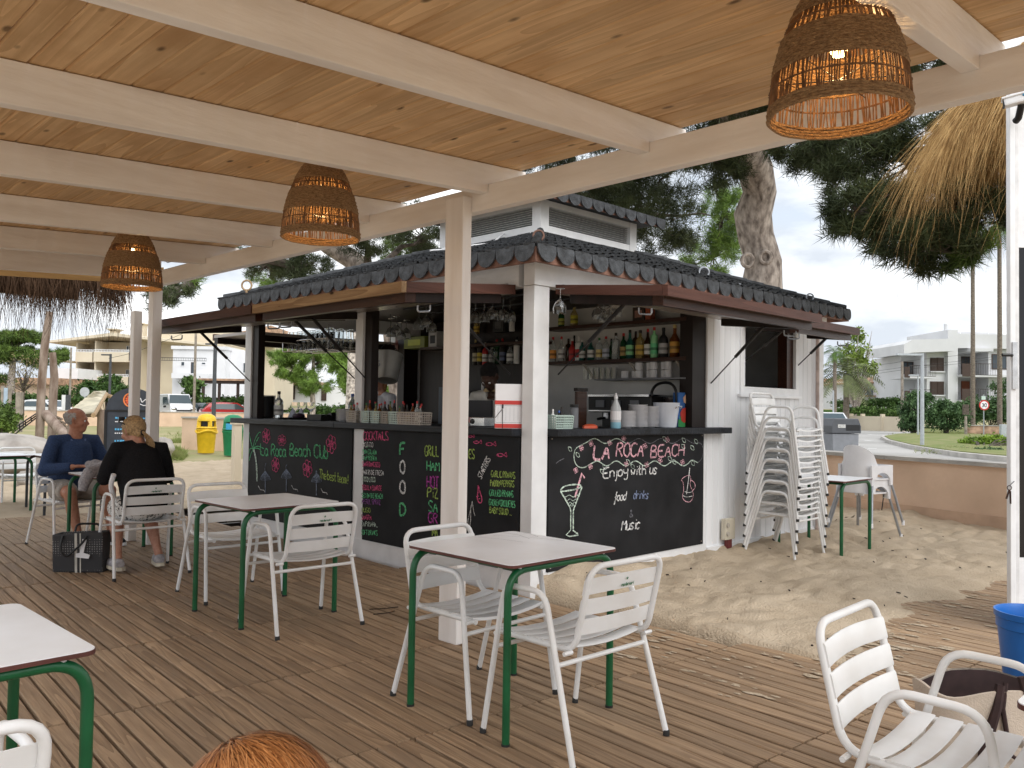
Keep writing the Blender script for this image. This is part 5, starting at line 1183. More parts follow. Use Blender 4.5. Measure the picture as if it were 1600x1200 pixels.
# beer tap column and its panels behind the barmaid
t = thing('beer_tap', 'chrome beer tap column with a single lever', 'beer tap', (6.45, 7.05, 1.052)); MB().lathe([(.06, 0), (.05, .02), (.045, .45), (.06, .47), (.06, .50), (.0, .505)], 16).build('column', M['steel'], t, smooth=True)
MB().tube([(-.02, -.02, .46), (-.10, -.16, .46)], .02, 8).build('spout', M['steel'], t); MB().tube([(-.06, -.1, .48), (-.055, -.1, .60)], .015, 8).build('lever', M['paper'], t)
t = thing('towel', 'grey towel hanging on the dark partition by the pergola post', 'towel', (6.79, 6.75, 1.35)); MB().prism([(-.09, 0), (-.02, .28), (.0, .30), (.03, .28), (.11, .02), (.05, -.02)], -.03, .0, 'yz').build('cloth', mat('grey_towel', (.26, .25, .24), .9, var=.2, scale=12), t)
for i, (y, c, w) in enumerate(((7.75, (.05, .07, .10), .10), (7.62, (.12, .14, .17), .10), (7.40, (.03, .03, .035), .14))):
    o = MB().b2((6.50, y, 1.05), (6.62, y + w, 1.62 - i * .03)).build('drinks_cooler', colmat(c), None, bevel=.004); tag(o, ['dark blue upright cooler panel behind the barmaid', 'grey upright panel beside the beer tap', 'black narrow cooler nearest the beer tap'][i], 'cooler', 'upright panels behind the barmaid')
kp('bar_top', MB().b2((6.30, 6.5, 1.0), (6.795, 8.3, 1.05)), M['steel']); kp('bar_cabinet', MB().b2((6.32, 6.52, .1), (6.795, 8.3, .998)), M['dark'])
# metal bucket hung from the beam in front of the barmaid's head
t = thing('hanging_bucket', 'grey metal bucket hanging tilted from the kiosk beam, hiding the face of the barmaid', 'bucket', (5.0, onX(609, 577, 5.0).y, onX(609, 577, 5.0).z + .205)); t.scale = (1.14,) * 3
bk_ = bpy.data.objects.new('bucket_body', None)
RM = Euler((R(-12), R(15), 0))
MB().lathe([(.088, -.30), (.092, -.296), (.118, -.07), (.122, -.06), (.114, -.06), (.088, -.285), (0, -.285)], 22, caps=False).build('body', mat('grey_enamel', (.30, .30, .29), .4, .3, var=.06), t, rot=RM, smooth=True)
MB().tube([(.10 * math.cos(a), 0, -.06 + .10 * math.sin(a)) for a in [PI * k / 10 for k in range(11)]], .004, 5).build('handle', M['dark_metal'], t, rot=RM)
MB().tube([(0, 0, .03), (0, 0, .30)], .004, 5).build('hook', M['dark_metal'], t)
gl_ = MB()
for ch, x in (('I', -.045), ('G', -.01)):
    for st in glyph(ch)[0]:
        q2 = chaikin(st, 1)
        pts = [Vector((-.107 - (y_ * .045) * .13, -(x + x_ * .04) , -.20 + y_ * .045)) for x_, y_ in q2]; gl_.tube(pts, .003, 4)
gl_.build('printed_letters', colmat((.06, .08, .16)), t, rot=RM)

# ================================================================== people
def fuse(name, b, m_, parent, vox=.011, it=5, rot=None, loc=(0, 0, 0), mod=None):
    """one continuous skin from overlapping forms"""
    me = bpy.data.meshes.new(name); me.from_pydata(b.v, [], b.f); bm = bmesh.new(); bm.from_mesh(me); bmesh.ops.recalc_face_normals(bm, faces=bm.faces); bm.to_mesh(me); bm.free()
    o = bpy.data.objects.new(name, me); COL.objects.link(o)
    r_ = o.modifiers.new('r', 'REMESH'); r_.mode = 'VOXEL'; r_.voxel_size = vox; r_.use_smooth_shade = True
    s_ = o.modifiers.new('s', 'SMOOTH'); s_.iterations = it; s_.factor = .5
    if mod:
        tx = bpy.data.textures.new('folds', 'CLOUDS'); tx.noise_scale = mod[1]; d_ = o.modifiers.new('d', 'DISPLACE'); d_.texture = tx; d_.strength = mod[0]; d_.mid_level = .5
    dg = bpy.context.evaluated_depsgraph_get(); ev = o.evaluated_get(dg); m2 = bpy.data.meshes.new_from_object(ev)
    bpy.data.objects.remove(o); bpy.data.meshes.remove(me)
    m2.materials.clear()
    m2.materials.append(m_); m2.polygons.foreach_set('use_smooth', [True] * len(m2.polygons)); m2.name = name
    return obj(name, m2, parent, loc)
def limb(b, pts, rs, n=12): return b.tube(pts, rs, n)
def lerp(a, b, t): return Vector(a).lerp(Vector(b), t)
def hand(b, wr, fwd, side, up, s=1, curl=.4, thumb=1):
    """palm, four unequal fingers, thumb. fwd: pointing direction, side: towards the thumb"""
    wr, f, sd_, u = Vector(wr), Vector(fwd).normalized(), Vector(side).normalized(), Vector(up).normalized()
    for k in range(4):
        a = wr + f * .02 + sd_ * (.028 - k * .0185); e = wr + f * .088 + sd_ * (.031 - k * .0205); b.tube([a, e], [.016, .0135], 8)
        L_ = (.066, .074, .069, .054)[k] * s; p = e; d = f
        pts = [p]; 
        for j in range(3):
            d = (d - u * curl * .55).normalized(); p = p + d * L_ / 3 * (1.15, 1, .85)[j]; pts.append(p)
        b.tube(pts, [.0095, .009, .0082, .0065], 8); b.ball(p, .0066, 8, 5)
    t0 = wr + f * .025 + sd_ * .026; t1 = t0 + (f * .55 + sd_ * .8).normalized() * .040; t2 = t1 + (f * .9 + sd_ * .25).normalized() * .030
    b.tube([t0, t1, t2], [.016, .011, .008], 8); b.ball(t2, .008, 8, 5)
def head(b, c, fw, up=(0, 0, 1), s=1.0):
    """skull, jaw, nose, brow, lips, ears; returns a placer for face coordinates (right, forward, up)"""
    c = Vector(c); f = Vector(fw).normalized(); u = Vector(up); u = (u - f * u.dot(f)).normalized(); r_ = f.cross(u)
    def P(x, y, z): return c + r_ * (x * s) + f * (y * s) + u * (z * s)
    Mx = Matrix((r_, f, u)).transposed()
    def ell(p, r, n=16, m_=10):
        t = MB().ball((0, 0, 0), r, n, m_); b.add([P(*p) + Mx @ (Vector(v) * s) for v in t.v], t.f)
    ell((0, -.015, .035), (.076, .097, .088)); ell((0, .012, -.02), (.066, .080, .085)); ell((0, .045, -.075), (.046, .046, .042)); ell((0, .068, -.088), (.026, .022, .020))
    b.tube([P(0, .085, .012), P(0, .103, -.018), P(0, .110, -.032)], [.009 * s, .012 * s, .014 * s], 8); ell((-.011, .098, -.035), (.009, .010, .008), 8, 6); ell((.011, .098, -.035), (.009, .010, .008), 8, 6)
    b.tube([P(-.048, .070, .022), P(-.02, .088, .026), P(.02, .088, .026), P(.048, .070, .022)], .010 * s, 8)
    b.tube([P(-.022, .084, -.062), P(0, .092, -.060), P(.022, .084, -.062)], .0065 * s, 8); b.tube([P(-.018, .083, -.070), P(0, .090, -.071), P(.018, .083, -.070)], .007 * s, 8)
    ell((-.045, .055, -.025), (.026, .028, .026), 10, 7); ell((.045, .055, -.025), (.026, .028, .026), 10, 7)
    for sx in (-1, 1):
        b.tube([P(sx * .074, -.002, .024), P(sx * .085, -.014, .022), P(sx * .086, -.018, .0), P(sx * .078, -.004, -.030)], [.007 * s, .010 * s, .010 * s, .007 * s], 8)
    return P
def eyes(parent, P, s=1.0):
    for sx in (-1, 1):
        e = MB().ball(P(sx * .031, .076, .004), .0125 * s, 10, 7).build('eye', M['paper'], parent, smooth=True)
        MB().ball(P(sx * .032, .085, .004), .0060 * s, 8, 6).build('iris', M['black'], e, smooth=True)
def skin(n, c): return mat('skin_' + n, c, .5, var=.08, scale=40, hue=tuple(q * f for q, f in zip(c, (.86, .72, .68))), bump=.06, bscale=220)
def hair_shell(parent, P, m_, n, test, ln=.05, w=.0022, grow=1.0, seed=2, flow=None):
    """many short ribbons combed over the skull"""
    rn = random.Random(seed); V_, F_ = [], []
    while n:
        a, t = rn.uniform(0, 2 * PI), rn.uniform(-1, 1); q = math.sqrt(1 - t * t); d = Vector((q * math.cos(a), q * math.sin(a), t))
        if not test(d): continue
        n -= 1; loc_ = Vector((d.x * .078, -.015 + d.y * .099, .035 + d.z * .090)); fl = flow(d) if flow else Vector((0, -.6, -.8))
        fl = fl - d * fl.dot(d); fl = fl.normalized() if fl.length > 1e-3 else Vector((0, -1, 0)); sd_ = d.cross(fl) * w
        fl = (fl + Vector([rn.uniform(-.25, .25) for _ in range(3)])).normalized()
        L_ = ln * rn.uniform(.6, 1.3); k0 = len(V_); p = loc_.copy()
        for j in range(4):
            t_ = j / 3; q_ = p + fl * (L_ * t_) ; dd = Vector((q_.x / .078, (q_.y + .015) / .099, (q_.z - .035) / .090)); nn = dd.normalized(); lift = 1.0 + .05 * grow + .06 * rn.random() * grow
            s_ = Vector((nn.x * .078, -.015 + nn.y * .099, .035 + nn.z * .090)); s_ = s_ + (s_ - Vector((0, -.015, .035))) * (lift - 1)
            ww = sd_ * (1 - .75 * t_); V_ += [P(*(s_ + ww)), P(*(s_ - ww))]
        for j in range(3): F_.append((k0 + 2 * j, k0 + 2 * j + 1, k0 + 2 * j + 3, k0 + 2 * j + 2))
    return obj('hair', fast_mesh('hair', [tuple(v) for v in V_], F_, m_, 4), parent)

def seated(t, sk, top, legs_, H_fw, head_c, lean, hands_, knees, feet, shoulders=.205, slim=1.0, sleeves=True, hem=None, mods=(.012, .16)):
    """body mesh plus pullover and shorts; all in the chair's frame (facing +y)"""
    pel = Vector((0, -.09, .545)); ch = Vector((0, -.085 + lean * .75, .80)); nk = Vector((0, -.08 + lean, 1.045)); hc = Vector(head_c)
    sh = {s: Vector((s * shoulders, nk.y - .01, 1.0)) for s in (-1, 1)}
    b = MB()
    limb(b, [pel - Vector((0, 0, .06)), pel + Vector((0, 0, .06)), ch, nk - Vector((0, 0, .05))], [.14 * slim, .15 * slim, .155 * slim, .10 * slim], 16)
    limb(b, [nk - Vector((0, 0, .08)), lerp(nk, hc, .5), lerp(nk, hc, .8)], [.070 * slim, .056 * slim, .052 * slim], 12)
    P = head(b, hc, H_fw)
    for s in (-1, 1):
        el, wr = map(Vector, hands_[s][:2]); limb(b, [sh[s] - Vector((s * .012, 0, .015)), lerp(sh[s], el, .5), el], [.043 * slim, .046 * slim, .040 * slim]); limb(b, [el, lerp(el, wr, .35), wr], [.044 * slim, .043 * slim, .027]); b.ball(el, .043 * slim, 10, 7)
        hand(b, wr, (wr - el), hands_[s][2], hands_[s][3], curl=hands_[s][4])
        hip = pel + Vector((s * .095, .02, -.01)); kn, an = Vector(knees[s]), Vector(feet[s])
        limb(b, [hip, lerp(hip, kn, .5), kn], [.098 * slim, .084 * slim, .058]); b.ball(kn, .058, 12, 8)
        cf = lerp(kn, an, .38) - (Vector((0, 1, 0)) * .018); limb(b, [kn, cf, lerp(kn, an, .8), an], [.055, .056, .036, .034])
        toe = an + Vector((feet[s + 10][0], feet[s + 10][1], 0)).normalized() * .17; limb(b, [an + Vector((0, 0, -.01)), lerp(an, toe, .5) + Vector((0, 0, -.030)), toe + Vector((0, 0, -.045))], [.036, .036, .022])
    body = fuse('body', b, sk, t, .010, 4)
    eyes(t, P)
    c = MB(); limb(c, [pel + Vector((0, .005, -.02)), pel + Vector((0, .0, .08)), ch, lerp(ch, nk, .72), nk - Vector((0, 0, .015))], [.172 * slim, .178 * slim, .180 * slim, .135 * slim, .082 * slim], 18)
    for s in (-1, 1):
        el, wr = map(Vector, hands_[s][:2]); c.ball(sh[s] - Vector((s * .02, 0, .02)), .066 * slim, 12, 8)
        limb(c, [nk + Vector((s * .05, 0, -.05)), sh[s], lerp(sh[s], el, .5), el], [.075, .064 * slim, .062 * slim, .056 * slim]); c.ball(el, .060 * slim, 12, 8); limb(c, [el, lerp(el, wr, .5), lerp(el, wr, .93)], [.058 * slim, .054 * slim, .045])
    cl = fuse('pullover', c, top, t, .011, 5, mod=mods)
    s_ = MB()
    s_.ball(pel + Vector((0, 0, -.015)), (.178 * slim, .150, .115), 16, 10)
    for s in (-1, 1):
        hip = pel + Vector((s * .095, .02, -.01)); kn = Vector(knees[s]); e = lerp(hip, kn, hem or .82); limb(s_, [hip, lerp(hip, kn, .45), e], [.112 * slim, .100 * slim, .090])
    fuse('shorts', s_, legs_, t, .011, 4, mod=(.010, .12))
    return P, nk, body, cl
def shoe(t, an, d, up, sole, nm='shoe', s=1):
    an = Vector(an); d = Vector((d[0], d[1], 0)).normalized(); n = Vector((-d.y, d.x, 0)); b = MB()
    z0 = an.z - .075
    g = lambda y, z: Vector((an.x, an.y, z0)) + d * y + Vector((0, 0, z))
    b.tube([g(-.05, .045), g(.0, .052), g(.07, .048), g(.14, .036), g(.19, .030)], [.038, .047, .046, .044, .026], 12)
    o = fuse(nm, b, up, t, .008, 3)
    e = MB(); pr = [(-.085, .0), (-.07, .034), (-.0, .040), (.09, .047), (.16, .043), (.205, .02), (.213, 0)]; pts = pr + [(y, -x) for y, x in pr[::-1][1:-1]]
    e.add([g(y, .0) + n * x for y, x in pts] + [g(y, .026) + n * x for y, x in pts], [tuple(range(len(pts)))[::-1], tuple(range(len(pts), 2 * len(pts)))] + [(i, (i + 1) % len(pts), len(pts) + (i + 1) % len(pts), len(pts) + i) for i in range(len(pts))])
    e.build('sole', sole, o)
# --- the man
t = thing('person', 'bald man in a blue pullover and shorts seated at the far table, looking right', 'person', (2.74, 8.82, 0), PI + R(8))
sk1 = skin('tan', (.42, .20, .125)); navy = mat('blue_knit', (.028, .055, .135), .9, var=.2, scale=90, bump=.3, bscale=160)
fwm = Vector((-.80, .60, -.06))     # towards picture right, in the chair's frame
P, nk, body, cl = seated(t, sk1, navy, mat('grey_shorts', (.38, .34, .30), .85, var=.1, scale=40), fwm, (.0, .02, 1.195), .07,
    {-1: ((-.285, .03, .74), (-.12, .33, .775), (.6, .5, 0), (0, 0, 1), .5), 1: ((.30, .06, .73), (.15, .31, .77), (-.6, .5, 0), (0, 0, 1), .5)},
    {-1: (-.19, .33, .53), 1: (.19, .33, .53)}, {-1: (-.22, .30, .085), 1: (.13, .42, .085), 9: (-.2, 1), 11: (.3, 1)}, .195, 1.06)
hair_shell(t, P, mat('grey_hair', (.42, .40, .38), .8, var=.15, scale=60), 1500, lambda d: d.z < .45 and d.y < .25 and d.z > -.75 and not (d.y > -.1 and d.z < -.2), .022, .0018, .5)
co = MB(); 
for s in (-1, 1): co.tube([nk + Vector((s * .075, -.03, -.01)), nk + Vector((s * .072, .05, -.035)), nk + Vector((s * .03, .105, -.085)), nk + Vector((s * .055, .125, -.12))], [.020, .022, .020, .008], 8)
fuse('collar', co, mat('blue_shirt', (.10, .15, .30), .8, var=.15, scale=60), t, .009, 3)
for s in (-1, 1): shoe(t, ((-.22, .30, .085), (.13, .42, .085))[s > 0], ((-.2, 1), (.3, 1))[s > 0], mat('black_canvas', (.015, .016, .02), .7), M['paper'])
MB().lathe([(.045, .0), (.042, .09), (.040, .10)], 12, (.13, .42, .06)).build('sock', M['paper'], t, smooth=True)
# --- the woman
t = thing('person', 'blonde woman with a ponytail in a black cardigan, seen from behind at the far table', 'person', (2.715, 7.075, 0), R(-4))
sk2 = skin('fair', (.50, .27, .19)); blk = mat('black_knit', (.013, .013, .015), .95, var=.2, scale=90, bump=.3, bscale=160, spec=.2)
m_ = mat('patterned_cotton', (.70, .69, .67), .85, var=0); nt = m_.node_tree; vo = nd('ShaderNodeTexNoise', nt); vo.inputs['Scale'].default_value = 30; vo.inputs['Detail'].default_value = 1; vo.inputs['Distortion'].default_value = 1.4
rp_ = nd('ShaderNodeValToRGB', nt); rp_.color_ramp.elements[0].position = .40; rp_.color_ramp.elements[0].color = (.02, .02, .02, 1); rp_.color_ramp.elements[1].position = .43; rp_.color_ramp.elements[1].color = (.70, .69, .67, 1)
tc_ = nd('ShaderNodeTexCoord', nt); nt.links.new(tc_.outputs['Object'], vo.inputs[0]); nt.links.new(vo.outputs[0], rp_.inputs[0]); nt.links.new(rp_.outputs[0], nt.nodes['Principled BSDF'].inputs['Base Color'])
fww = Vector((-.38, .90, -.22))
P, nk, body, cl = seated(t, sk2, blk, m_, fww, (-.03, .16, 1.135), .16,
    {-1: ((-.255, .13, .76), (-.14, .40, .775), (.6, .5, 0), (0, 0, 1), .5), 1: ((.255, .14, .75), (.13, .40, .77), (-.6, .5, 0), (0, 0, 1), .5)},
    {-1: (-.12, .29, .50), 1: (.13, .30, .50)}, {-1: (-.16, .02, .10), 1: (.17, .04, .10), 9: (-.1, 1), 11: (.2, 1)}, .18, 1.02, mods=(.02, .2))
blond = mat('blonde_hair', (.44, .30, .15), .6, var=.35, scale=70, hue=(.24, .15, .075))
hb_ = MB(); tt = MB().ball((0, 0, 0), (.083, .105, .094), 16, 10); hb_.add([P(v[0], -.020 + v[1], .036 + v[2]) for v in tt.v], tt.f)
hb_.tube([P(0, -.06, -.01), P(0, -.10, -.05)], [.07, .035], 12)
fuse('hair_base', hb_, blond, t, .009, 3)
hair_shell(t, P, blond, 1700, lambda d: d.z > -.5 and d.y < .55, .07, .0024, 1.2, 4, flow=lambda d: Vector((-d.x, -1.2, -.5)))
V_, F_ = [], []; rn = random.Random(9)
for i in range(420):                                     # ponytail
    a, q = rn.uniform(0, 6.28), rn.random() ** .5; p0 = Vector((.012 * q * math.cos(a), -.118, -.03 + .012 * q * math.sin(a))); sp = Vector((.03 * math.cos(a) * q + .035, -.035 + .02 * math.sin(a) * q, -.15 * rn.uniform(.7, 1.15))); k0 = len(V_)
    for j in range(5):
        u = j / 4; c = p0 + Vector((sp.x * u, sp.y * math.sin(u * 2.2), sp.z * u ** 1.3)); w_ = .0022 * (1 - .6 * u); V_ += [tuple(P(c.x + w_, c.y, c.z)), tuple(P(c.x - w_, c.y + w_ * .4, c.z))]
    for j in range(4): F_.append((k0 + 2 * j, k0 + 2 * j + 1, k0 + 2 * j + 3, k0 + 2 * j + 2))
obj('ponytail', fast_mesh('ponytail', V_, F_, blond, 4), t)
MB().tube([P(.020 * math.cos(a), -.117, -.03 + .020 * math.sin(a)) for a in [2 * PI * k / 12 for k in range(12)]], .006, 6, closed=True).build('hair_tie', M['black'], t)
g = MB().tube([P(-.085, -.02, .06), P(-.088, .05, .098), P(-.03, .075, .118), P(.03, .075, .118), P(.088, .05, .098), P(.085, -.02, .06)], .005, 6)
for s in (-1, 1): g.box(P(s * .037, .070, .125), (.05, .012, .035))
g.build('sunglasses', M['black'], t)
co = MB().tube([nk + Vector((.11 * math.cos(a), -.01 + .085 * math.sin(a), -.035 + .03 * math.sin(a))) for a in [PI * .95 + PI * 1.1 * k / 14 for k in range(15)]], .024, 8)
fuse('collar', co, mat('cream_lining', (.58, .55, .50), .9, var=.1, scale=40), t, .009, 3)
MB().tube(rounded([(-.225, -.03, .80), (-.235, .02, .70), (-.20, .02, .60)], .05), .020, 8).build('lining', M['paper'], t, smooth=True)
for s in (-1, 1): shoe(t, ((-.16, .02, .10), (.17, .04, .10))[s > 0], ((-.1, 1), (.2, 1))[s > 0], mat('pale_trainer', (.42, .40, .42), .7, var=.2, scale=30), mat('cream_sole', (.66, .60, .48), .7))
# --- sweater heap, card and papers on their table
sw = MB(); rn = random.Random(4)
for i in range(7):
    c = Vector((rn.uniform(-.11, .10), rn.uniform(-.13, .13), .03 + rn.uniform(0, .05))); a = rn.uniform(0, 3.14); R_ = rn.uniform(.05, .10); sw.tube([c + Vector((R_ * math.cos(a + u), R_ * .8 * math.sin(a + u), .03 * math.sin(u * 1.3))) for u in [k * .35 for k in range(11)]], .034, 10)
sw.ball((0, 0, .03), (.16, .15, .055), 14, 8); sw.tube([(-.10, -.1, .05), (-.20, -.14, .03), (-.25, -.17, -.05), (-.26, -.17, -.12)], [.06, .06, .05, .035], 10)
o = fuse('sweater', sw, mat('grey_marl', (.36, .35, .37), .95, var=.18, scale=60, bump=.4, bscale=150), None, .010, 3, loc=(2.70, 7.80, .742)); tag(o, 'grey knitted sweater heaped on the couple\'s table, a sleeve over the edge', 'sweater')
o = MB().box((0, 0, .002), (.21, .15, .003)).build('menu_card', M['paper'], None, loc=(2.66, 7.63, .7385), rot=(0, 0, R(20))); tag(o, 'white menu card lying on the near edge of the couple\'s table', 'card')
# --- tote bag on the deck
t = thing('tote_bag', 'dark patterned tote bag with pale stripe standing on the deck by the woman', 'bag', (2.36, 7.36, 0), R(-42))
m_ = mat('dark_monogram', (.045, .045, .048), .6, var=0); nt = m_.node_tree; vo = nd('ShaderNodeTexVoronoi', nt); vo.inputs['Scale'].default_value = 52; vo.inputs['Randomness'].default_value = .15; rp_ = nd('ShaderNodeValToRGB', nt)
rp_.color_ramp.elements[0].position = .22; rp_.color_ramp.elements[0].color = (.24, .235, .23, 1); rp_.color_ramp.elements[1].position = .30; rp_.color_ramp.elements[1].color = (.035, .035, .038, 1)
tc_ = nd('ShaderNodeTexCoord', nt); nt.links.new(tc_.outputs['Object'], vo.inputs[0]); nt.links.new(vo.outputs['Distance'], rp_.inputs[0]); nt.links.new(rp_.outputs[0], nt.nodes['Principled BSDF'].inputs['Base Color'])
MB().add([(-.20, -.06, 0), (.20, -.06, 0), (.20, .06, 0), (-.20, .06, 0), (-.20, -.085, .31), (.20, -.085, .335), (.20, .085, .33), (-.20, .085, .31), (-.17, -.06, .29), (.17, -.06, .30), (.17, .06, .30), (-.17, .06, .29)], [(0, 1, 2, 3), (0, 1, 5, 4), (1, 2, 6, 5), (2, 3, 7, 6), (3, 0, 4, 7), (4, 5, 9, 8), (5, 6, 10, 9), (6, 7, 11, 10), (7, 4, 8, 11), (8, 9, 10, 11)]).build('body', m_, t, bevel=.012, smooth=30)
MB().add([(-.02, -.0655, .0), (.0, -.0655, .0), (.0, -.09, .32), (-.02, -.09, .32)], [(0, 1, 2, 3)]).add([(.02, -.0655, .0), (.03, -.0655, .0), (.03, -.09, .32), (.02, -.09, .32)], [(0, 1, 2, 3)]).build('stripe', mat('cream_stripe', (.55, .52, .46), .7), t)
for y in (-.09, .09): MB().tube(rounded([(-.10, y, .27), (-.10, y * 1.25, .37), (.10, y * 1.25, .37), (.10, y, .27)] if y > 0 else [(-.11, y, .30), (-.12, y - .035, .20), (-.06, y - .04, .13), (.06, y - .03, .25), (.08, y, .30)], .06), .009, 8).build('handle', M['black'], t, smooth=True)
MB().prism([(.0, .13), (.10, .12), (.11, .15), (.06, .165), (.08, .27), (.05, .275), (.03, .165), (.0, .16)], -.101, -.094, 'xz').build('initial_tag', M['paper'], t)
# --- barmaid and barman
def standing(t, sk, shirt, fw, hc, shd, arms, slim=1.0, nk=None, waist=(0, 0, .95)):
    b = MB(); hc = Vector(hc); nk = Vector(nk); wv_ = Vector(waist); ch = lerp(wv_, nk, .6)
    limb(b, [wv_ - Vector((0, 0, .12)), wv_, ch, lerp(ch, nk, .8)], [.14 * slim, .125 * slim, .14 * slim, .09 * slim], 16); limb(b, [lerp(ch, nk, .8), nk, lerp(nk, hc, .75)], [.07 * slim, .052 * slim, .048 * slim]); P = head(b, hc, fw)
    for s in (-1, 1):
        sh_ = nk + Vector(shd[s]); el, wr = map(Vector, arms[s]); limb(b, [sh_, el], [.052 * slim, .042 * slim]); limb(b, [el, lerp(el, wr, .4), wr], [.042 * slim, .040 * slim, .027]); hand(b, wr, wr - el, (-s * .7, .4, .2), (0, 0, 1), curl=.7)
        limb(b, [wv_ + Vector((s * .09, 0, -.1)), (s * .10, .0, .52), (s * .10, -.02, .09)], [.095 * slim, .065, .04]); limb(b, [(s * .10, -.02, .05), (s * .11, .14, .03)], [.04, .03])
    fuse('body', b, sk, t, .011, 4)
    c = MB(); limb(c, [wv_ - Vector((0, 0, .16)), wv_, ch, lerp(ch, nk, .75), nk - Vector((0, 0, .03))], [.155 * slim, .142 * slim, .160 * slim, .125 * slim, .075 * slim], 18)
    for s in (-1, 1):
        sh_ = nk + Vector(shd[s]); el = Vector(arms[s][0]); limb(c, [nk + Vector((shd[s][0] * .3, shd[s][1] * .3, -.05)), sh_, lerp(sh_, el, .62)], [.072 * slim, .070 * slim, .062 * slim])
    fuse('shirt', c, shirt, t, .011, 4, mod=(.014, .15))
    s_ = MB().ball(wv_ + Vector((0, 0, -.1)), (.165 * slim, .13, .12), 14, 8)
    for s in (-1, 1): limb(s_, [wv_ + Vector((s * .09, 0, -.1)), (s * .10, .0, .52), (s * .10, -.02, .12)], [.105 * slim, .078, .062])
    fuse('trousers', s_, M['dark'], t, .013, 3); return P
wsh = mat('white_tshirt', (.66, .67, .72), .85, var=.08, scale=20)
pb_ = onX(597, 640, 5.62); t = thing('person', 'barmaid in a white T-shirt behind the left counter, her face hidden by the hanging bucket', 'person', (pb_.x, pb_.y, .10), PI / 2)
P = standing(t, sk2, wsh, (0, 1, -.25), (0, .05, 1.575), {-1: (-.17, 0, -.055), 1: (.17, 0, -.055)}, {-1: ((-.25, .05, 1.10), (-.16, .28, 1.05)), 1: ((.25, .05, 1.10), (.16, .28, 1.05))}, .88, (0, .0, 1.43))
auburn = mat('auburn_hair', (.22, .10, .035), .6, var=.3, scale=60); hb_ = MB(); tt = MB().ball((0, 0, 0), (.085, .105, .098), 14, 9); hb_.add([P(v[0], -.03 + v[1], .04 + v[2]) for v in tt.v], tt.f)
for s in (-1, 1): hb_.tube([P(s * .074, -.02, .02), P(s * .080, -.02, -.05), P(s * .070, -.0, -.13)], [.03, .028, .015], 10)
fuse('hair', hb_, auburn, t, .010, 3); eyes(t, P)
o = MB(); tt = MB().ball((0, 0, 0), (.056, .030, .048), 12, 8); o.add([P(v[0], .080 + v[1], -.050 + v[2]) for v in tt.v], tt.f); o.build('face_mask', M['black'], t, smooth=True)
pb_ = onX(781, 640, 5.55); t = thing('person', 'barman in a white polo shirt bending his head over the bar between the posts', 'person', (pb_.x, pb_.y, .10), PI / 2 + R(25))
sk3 = skin('deep', (.060, .030, .020))
P = standing(t, sk3, mat('cream_polo', (.60, .59, .55), .85, var=.08, scale=20), (.12, .75, -.75), (0, .27, 1.56), {-1: (-.185, 0, -.06), 1: (.185, 0, -.06)}, {-1: ((-.27, .16, 1.12), (-.12, .36, 1.13)), 1: ((.27, .16, 1.12), (.12, .36, 1.13))}, .96, (0, .16, 1.44), (0, -.02, .98))
hb_ = MB(); tt = MB().ball((0, 0, 0), (.082, .102, .092), 14, 9); hb_.add([P(v[0], -.026 + v[1], .046 + v[2]) for v in tt.v], tt.f); fuse('hair', hb_, mat('black_hair', (.012, .010, .010), .95, var=.3, scale=140, bump=.6, bscale=180), t, .010, 2); eyes(t, P)
co = MB().tube([Vector((.085 * math.cos(a), .16 + .075 * math.sin(a), 1.43 + .02 * math.sin(a))) for a in [2 * PI * k / 16 for k in range(16)]], .020, 8, closed=True); fuse('collar', co, mat('tan_collar', (.50, .38, .22), .8, var=.1), t, .009, 2)
# --- the child in front of the camera: the crown of a ginger head
hp = at(400, 1398, .80); t = thing('person', 'ginger haired child close to the camera, only the windblown crown of the head in view', 'person', (hp.x, hp.y, 0), math.atan2(FH.y, FH.x) - PI / 2)
hz = hp.z + .02; b = MB(); P = head(b, (0, 0, hz), (0, 1, -.05), s=.95); limb(b, [(0, -.01, hz - .08), (0, -.02, hz - .19)], [.045, .05]); limb(b, [(0, -.02, hz - .19), (0, -.03, hz - .35), (0, -.02, hz - .55)], [.08, .12, .13], 14)
for s in (-1, 1): limb(b, [(s * .05, -.02, hz - .21), (s * .15, -.02, hz - .24), (s * .20, .02, hz - .45), (s * .10, .18, hz - .50)], [.05, .048, .038, .025]); hand(b, (s * .10, .18, hz - .50), (-s * .3, 1, 0), (-s * .8, .3, 0), (0, 0, 1), .8, .5); limb(b, [(s * .08, 0, hz - .58), (s * .10, .34, hz - .56), (s * .10, .36, hz - .88)], [.075, .055, .035])
fuse('body', b, sk2, t, .009, 3); eyes(t, P, .95)
c = MB(); limb(c, [(0, -.02, hz - .20), (0, -.03, hz - .35), (0, -.02, hz - .60)], [.10, .135, .145], 14)
for s in (-1, 1): limb(c, [(s * .05, -.02, hz - .22), (s * .15, -.02, hz - .24), (s * .20, .02, hz - .44)], [.06, .058, .048])
fuse('tshirt', c, mat('child_tshirt', (.20, .26, .38), .85, var=.1), t, .010, 3); c = MB()
for s in (-1, 1): limb(c, [(s * .07, -.02, hz - .57), (s * .10, .30, hz - .56)], [.10, .075])
fuse('shorts', c, M['dark'], t, .012, 3)
gin = mat('ginger_hair', (.40, .155, .048), .5, var=.2, scale=22, hue=(.30, .105, .03))
hb_ = MB().ball((0, 0, 0), (.079, .101, .092), 24, 16); hb_.v = [tuple(P(v[0], -.018 + v[1], .037 + v[2])) for v in hb_.v]; hb_.build('hair_base', mat('ginger_roots', (.20, .070, .022), .7, var=.2, scale=30), t, smooth=True)
rn = random.Random(21)
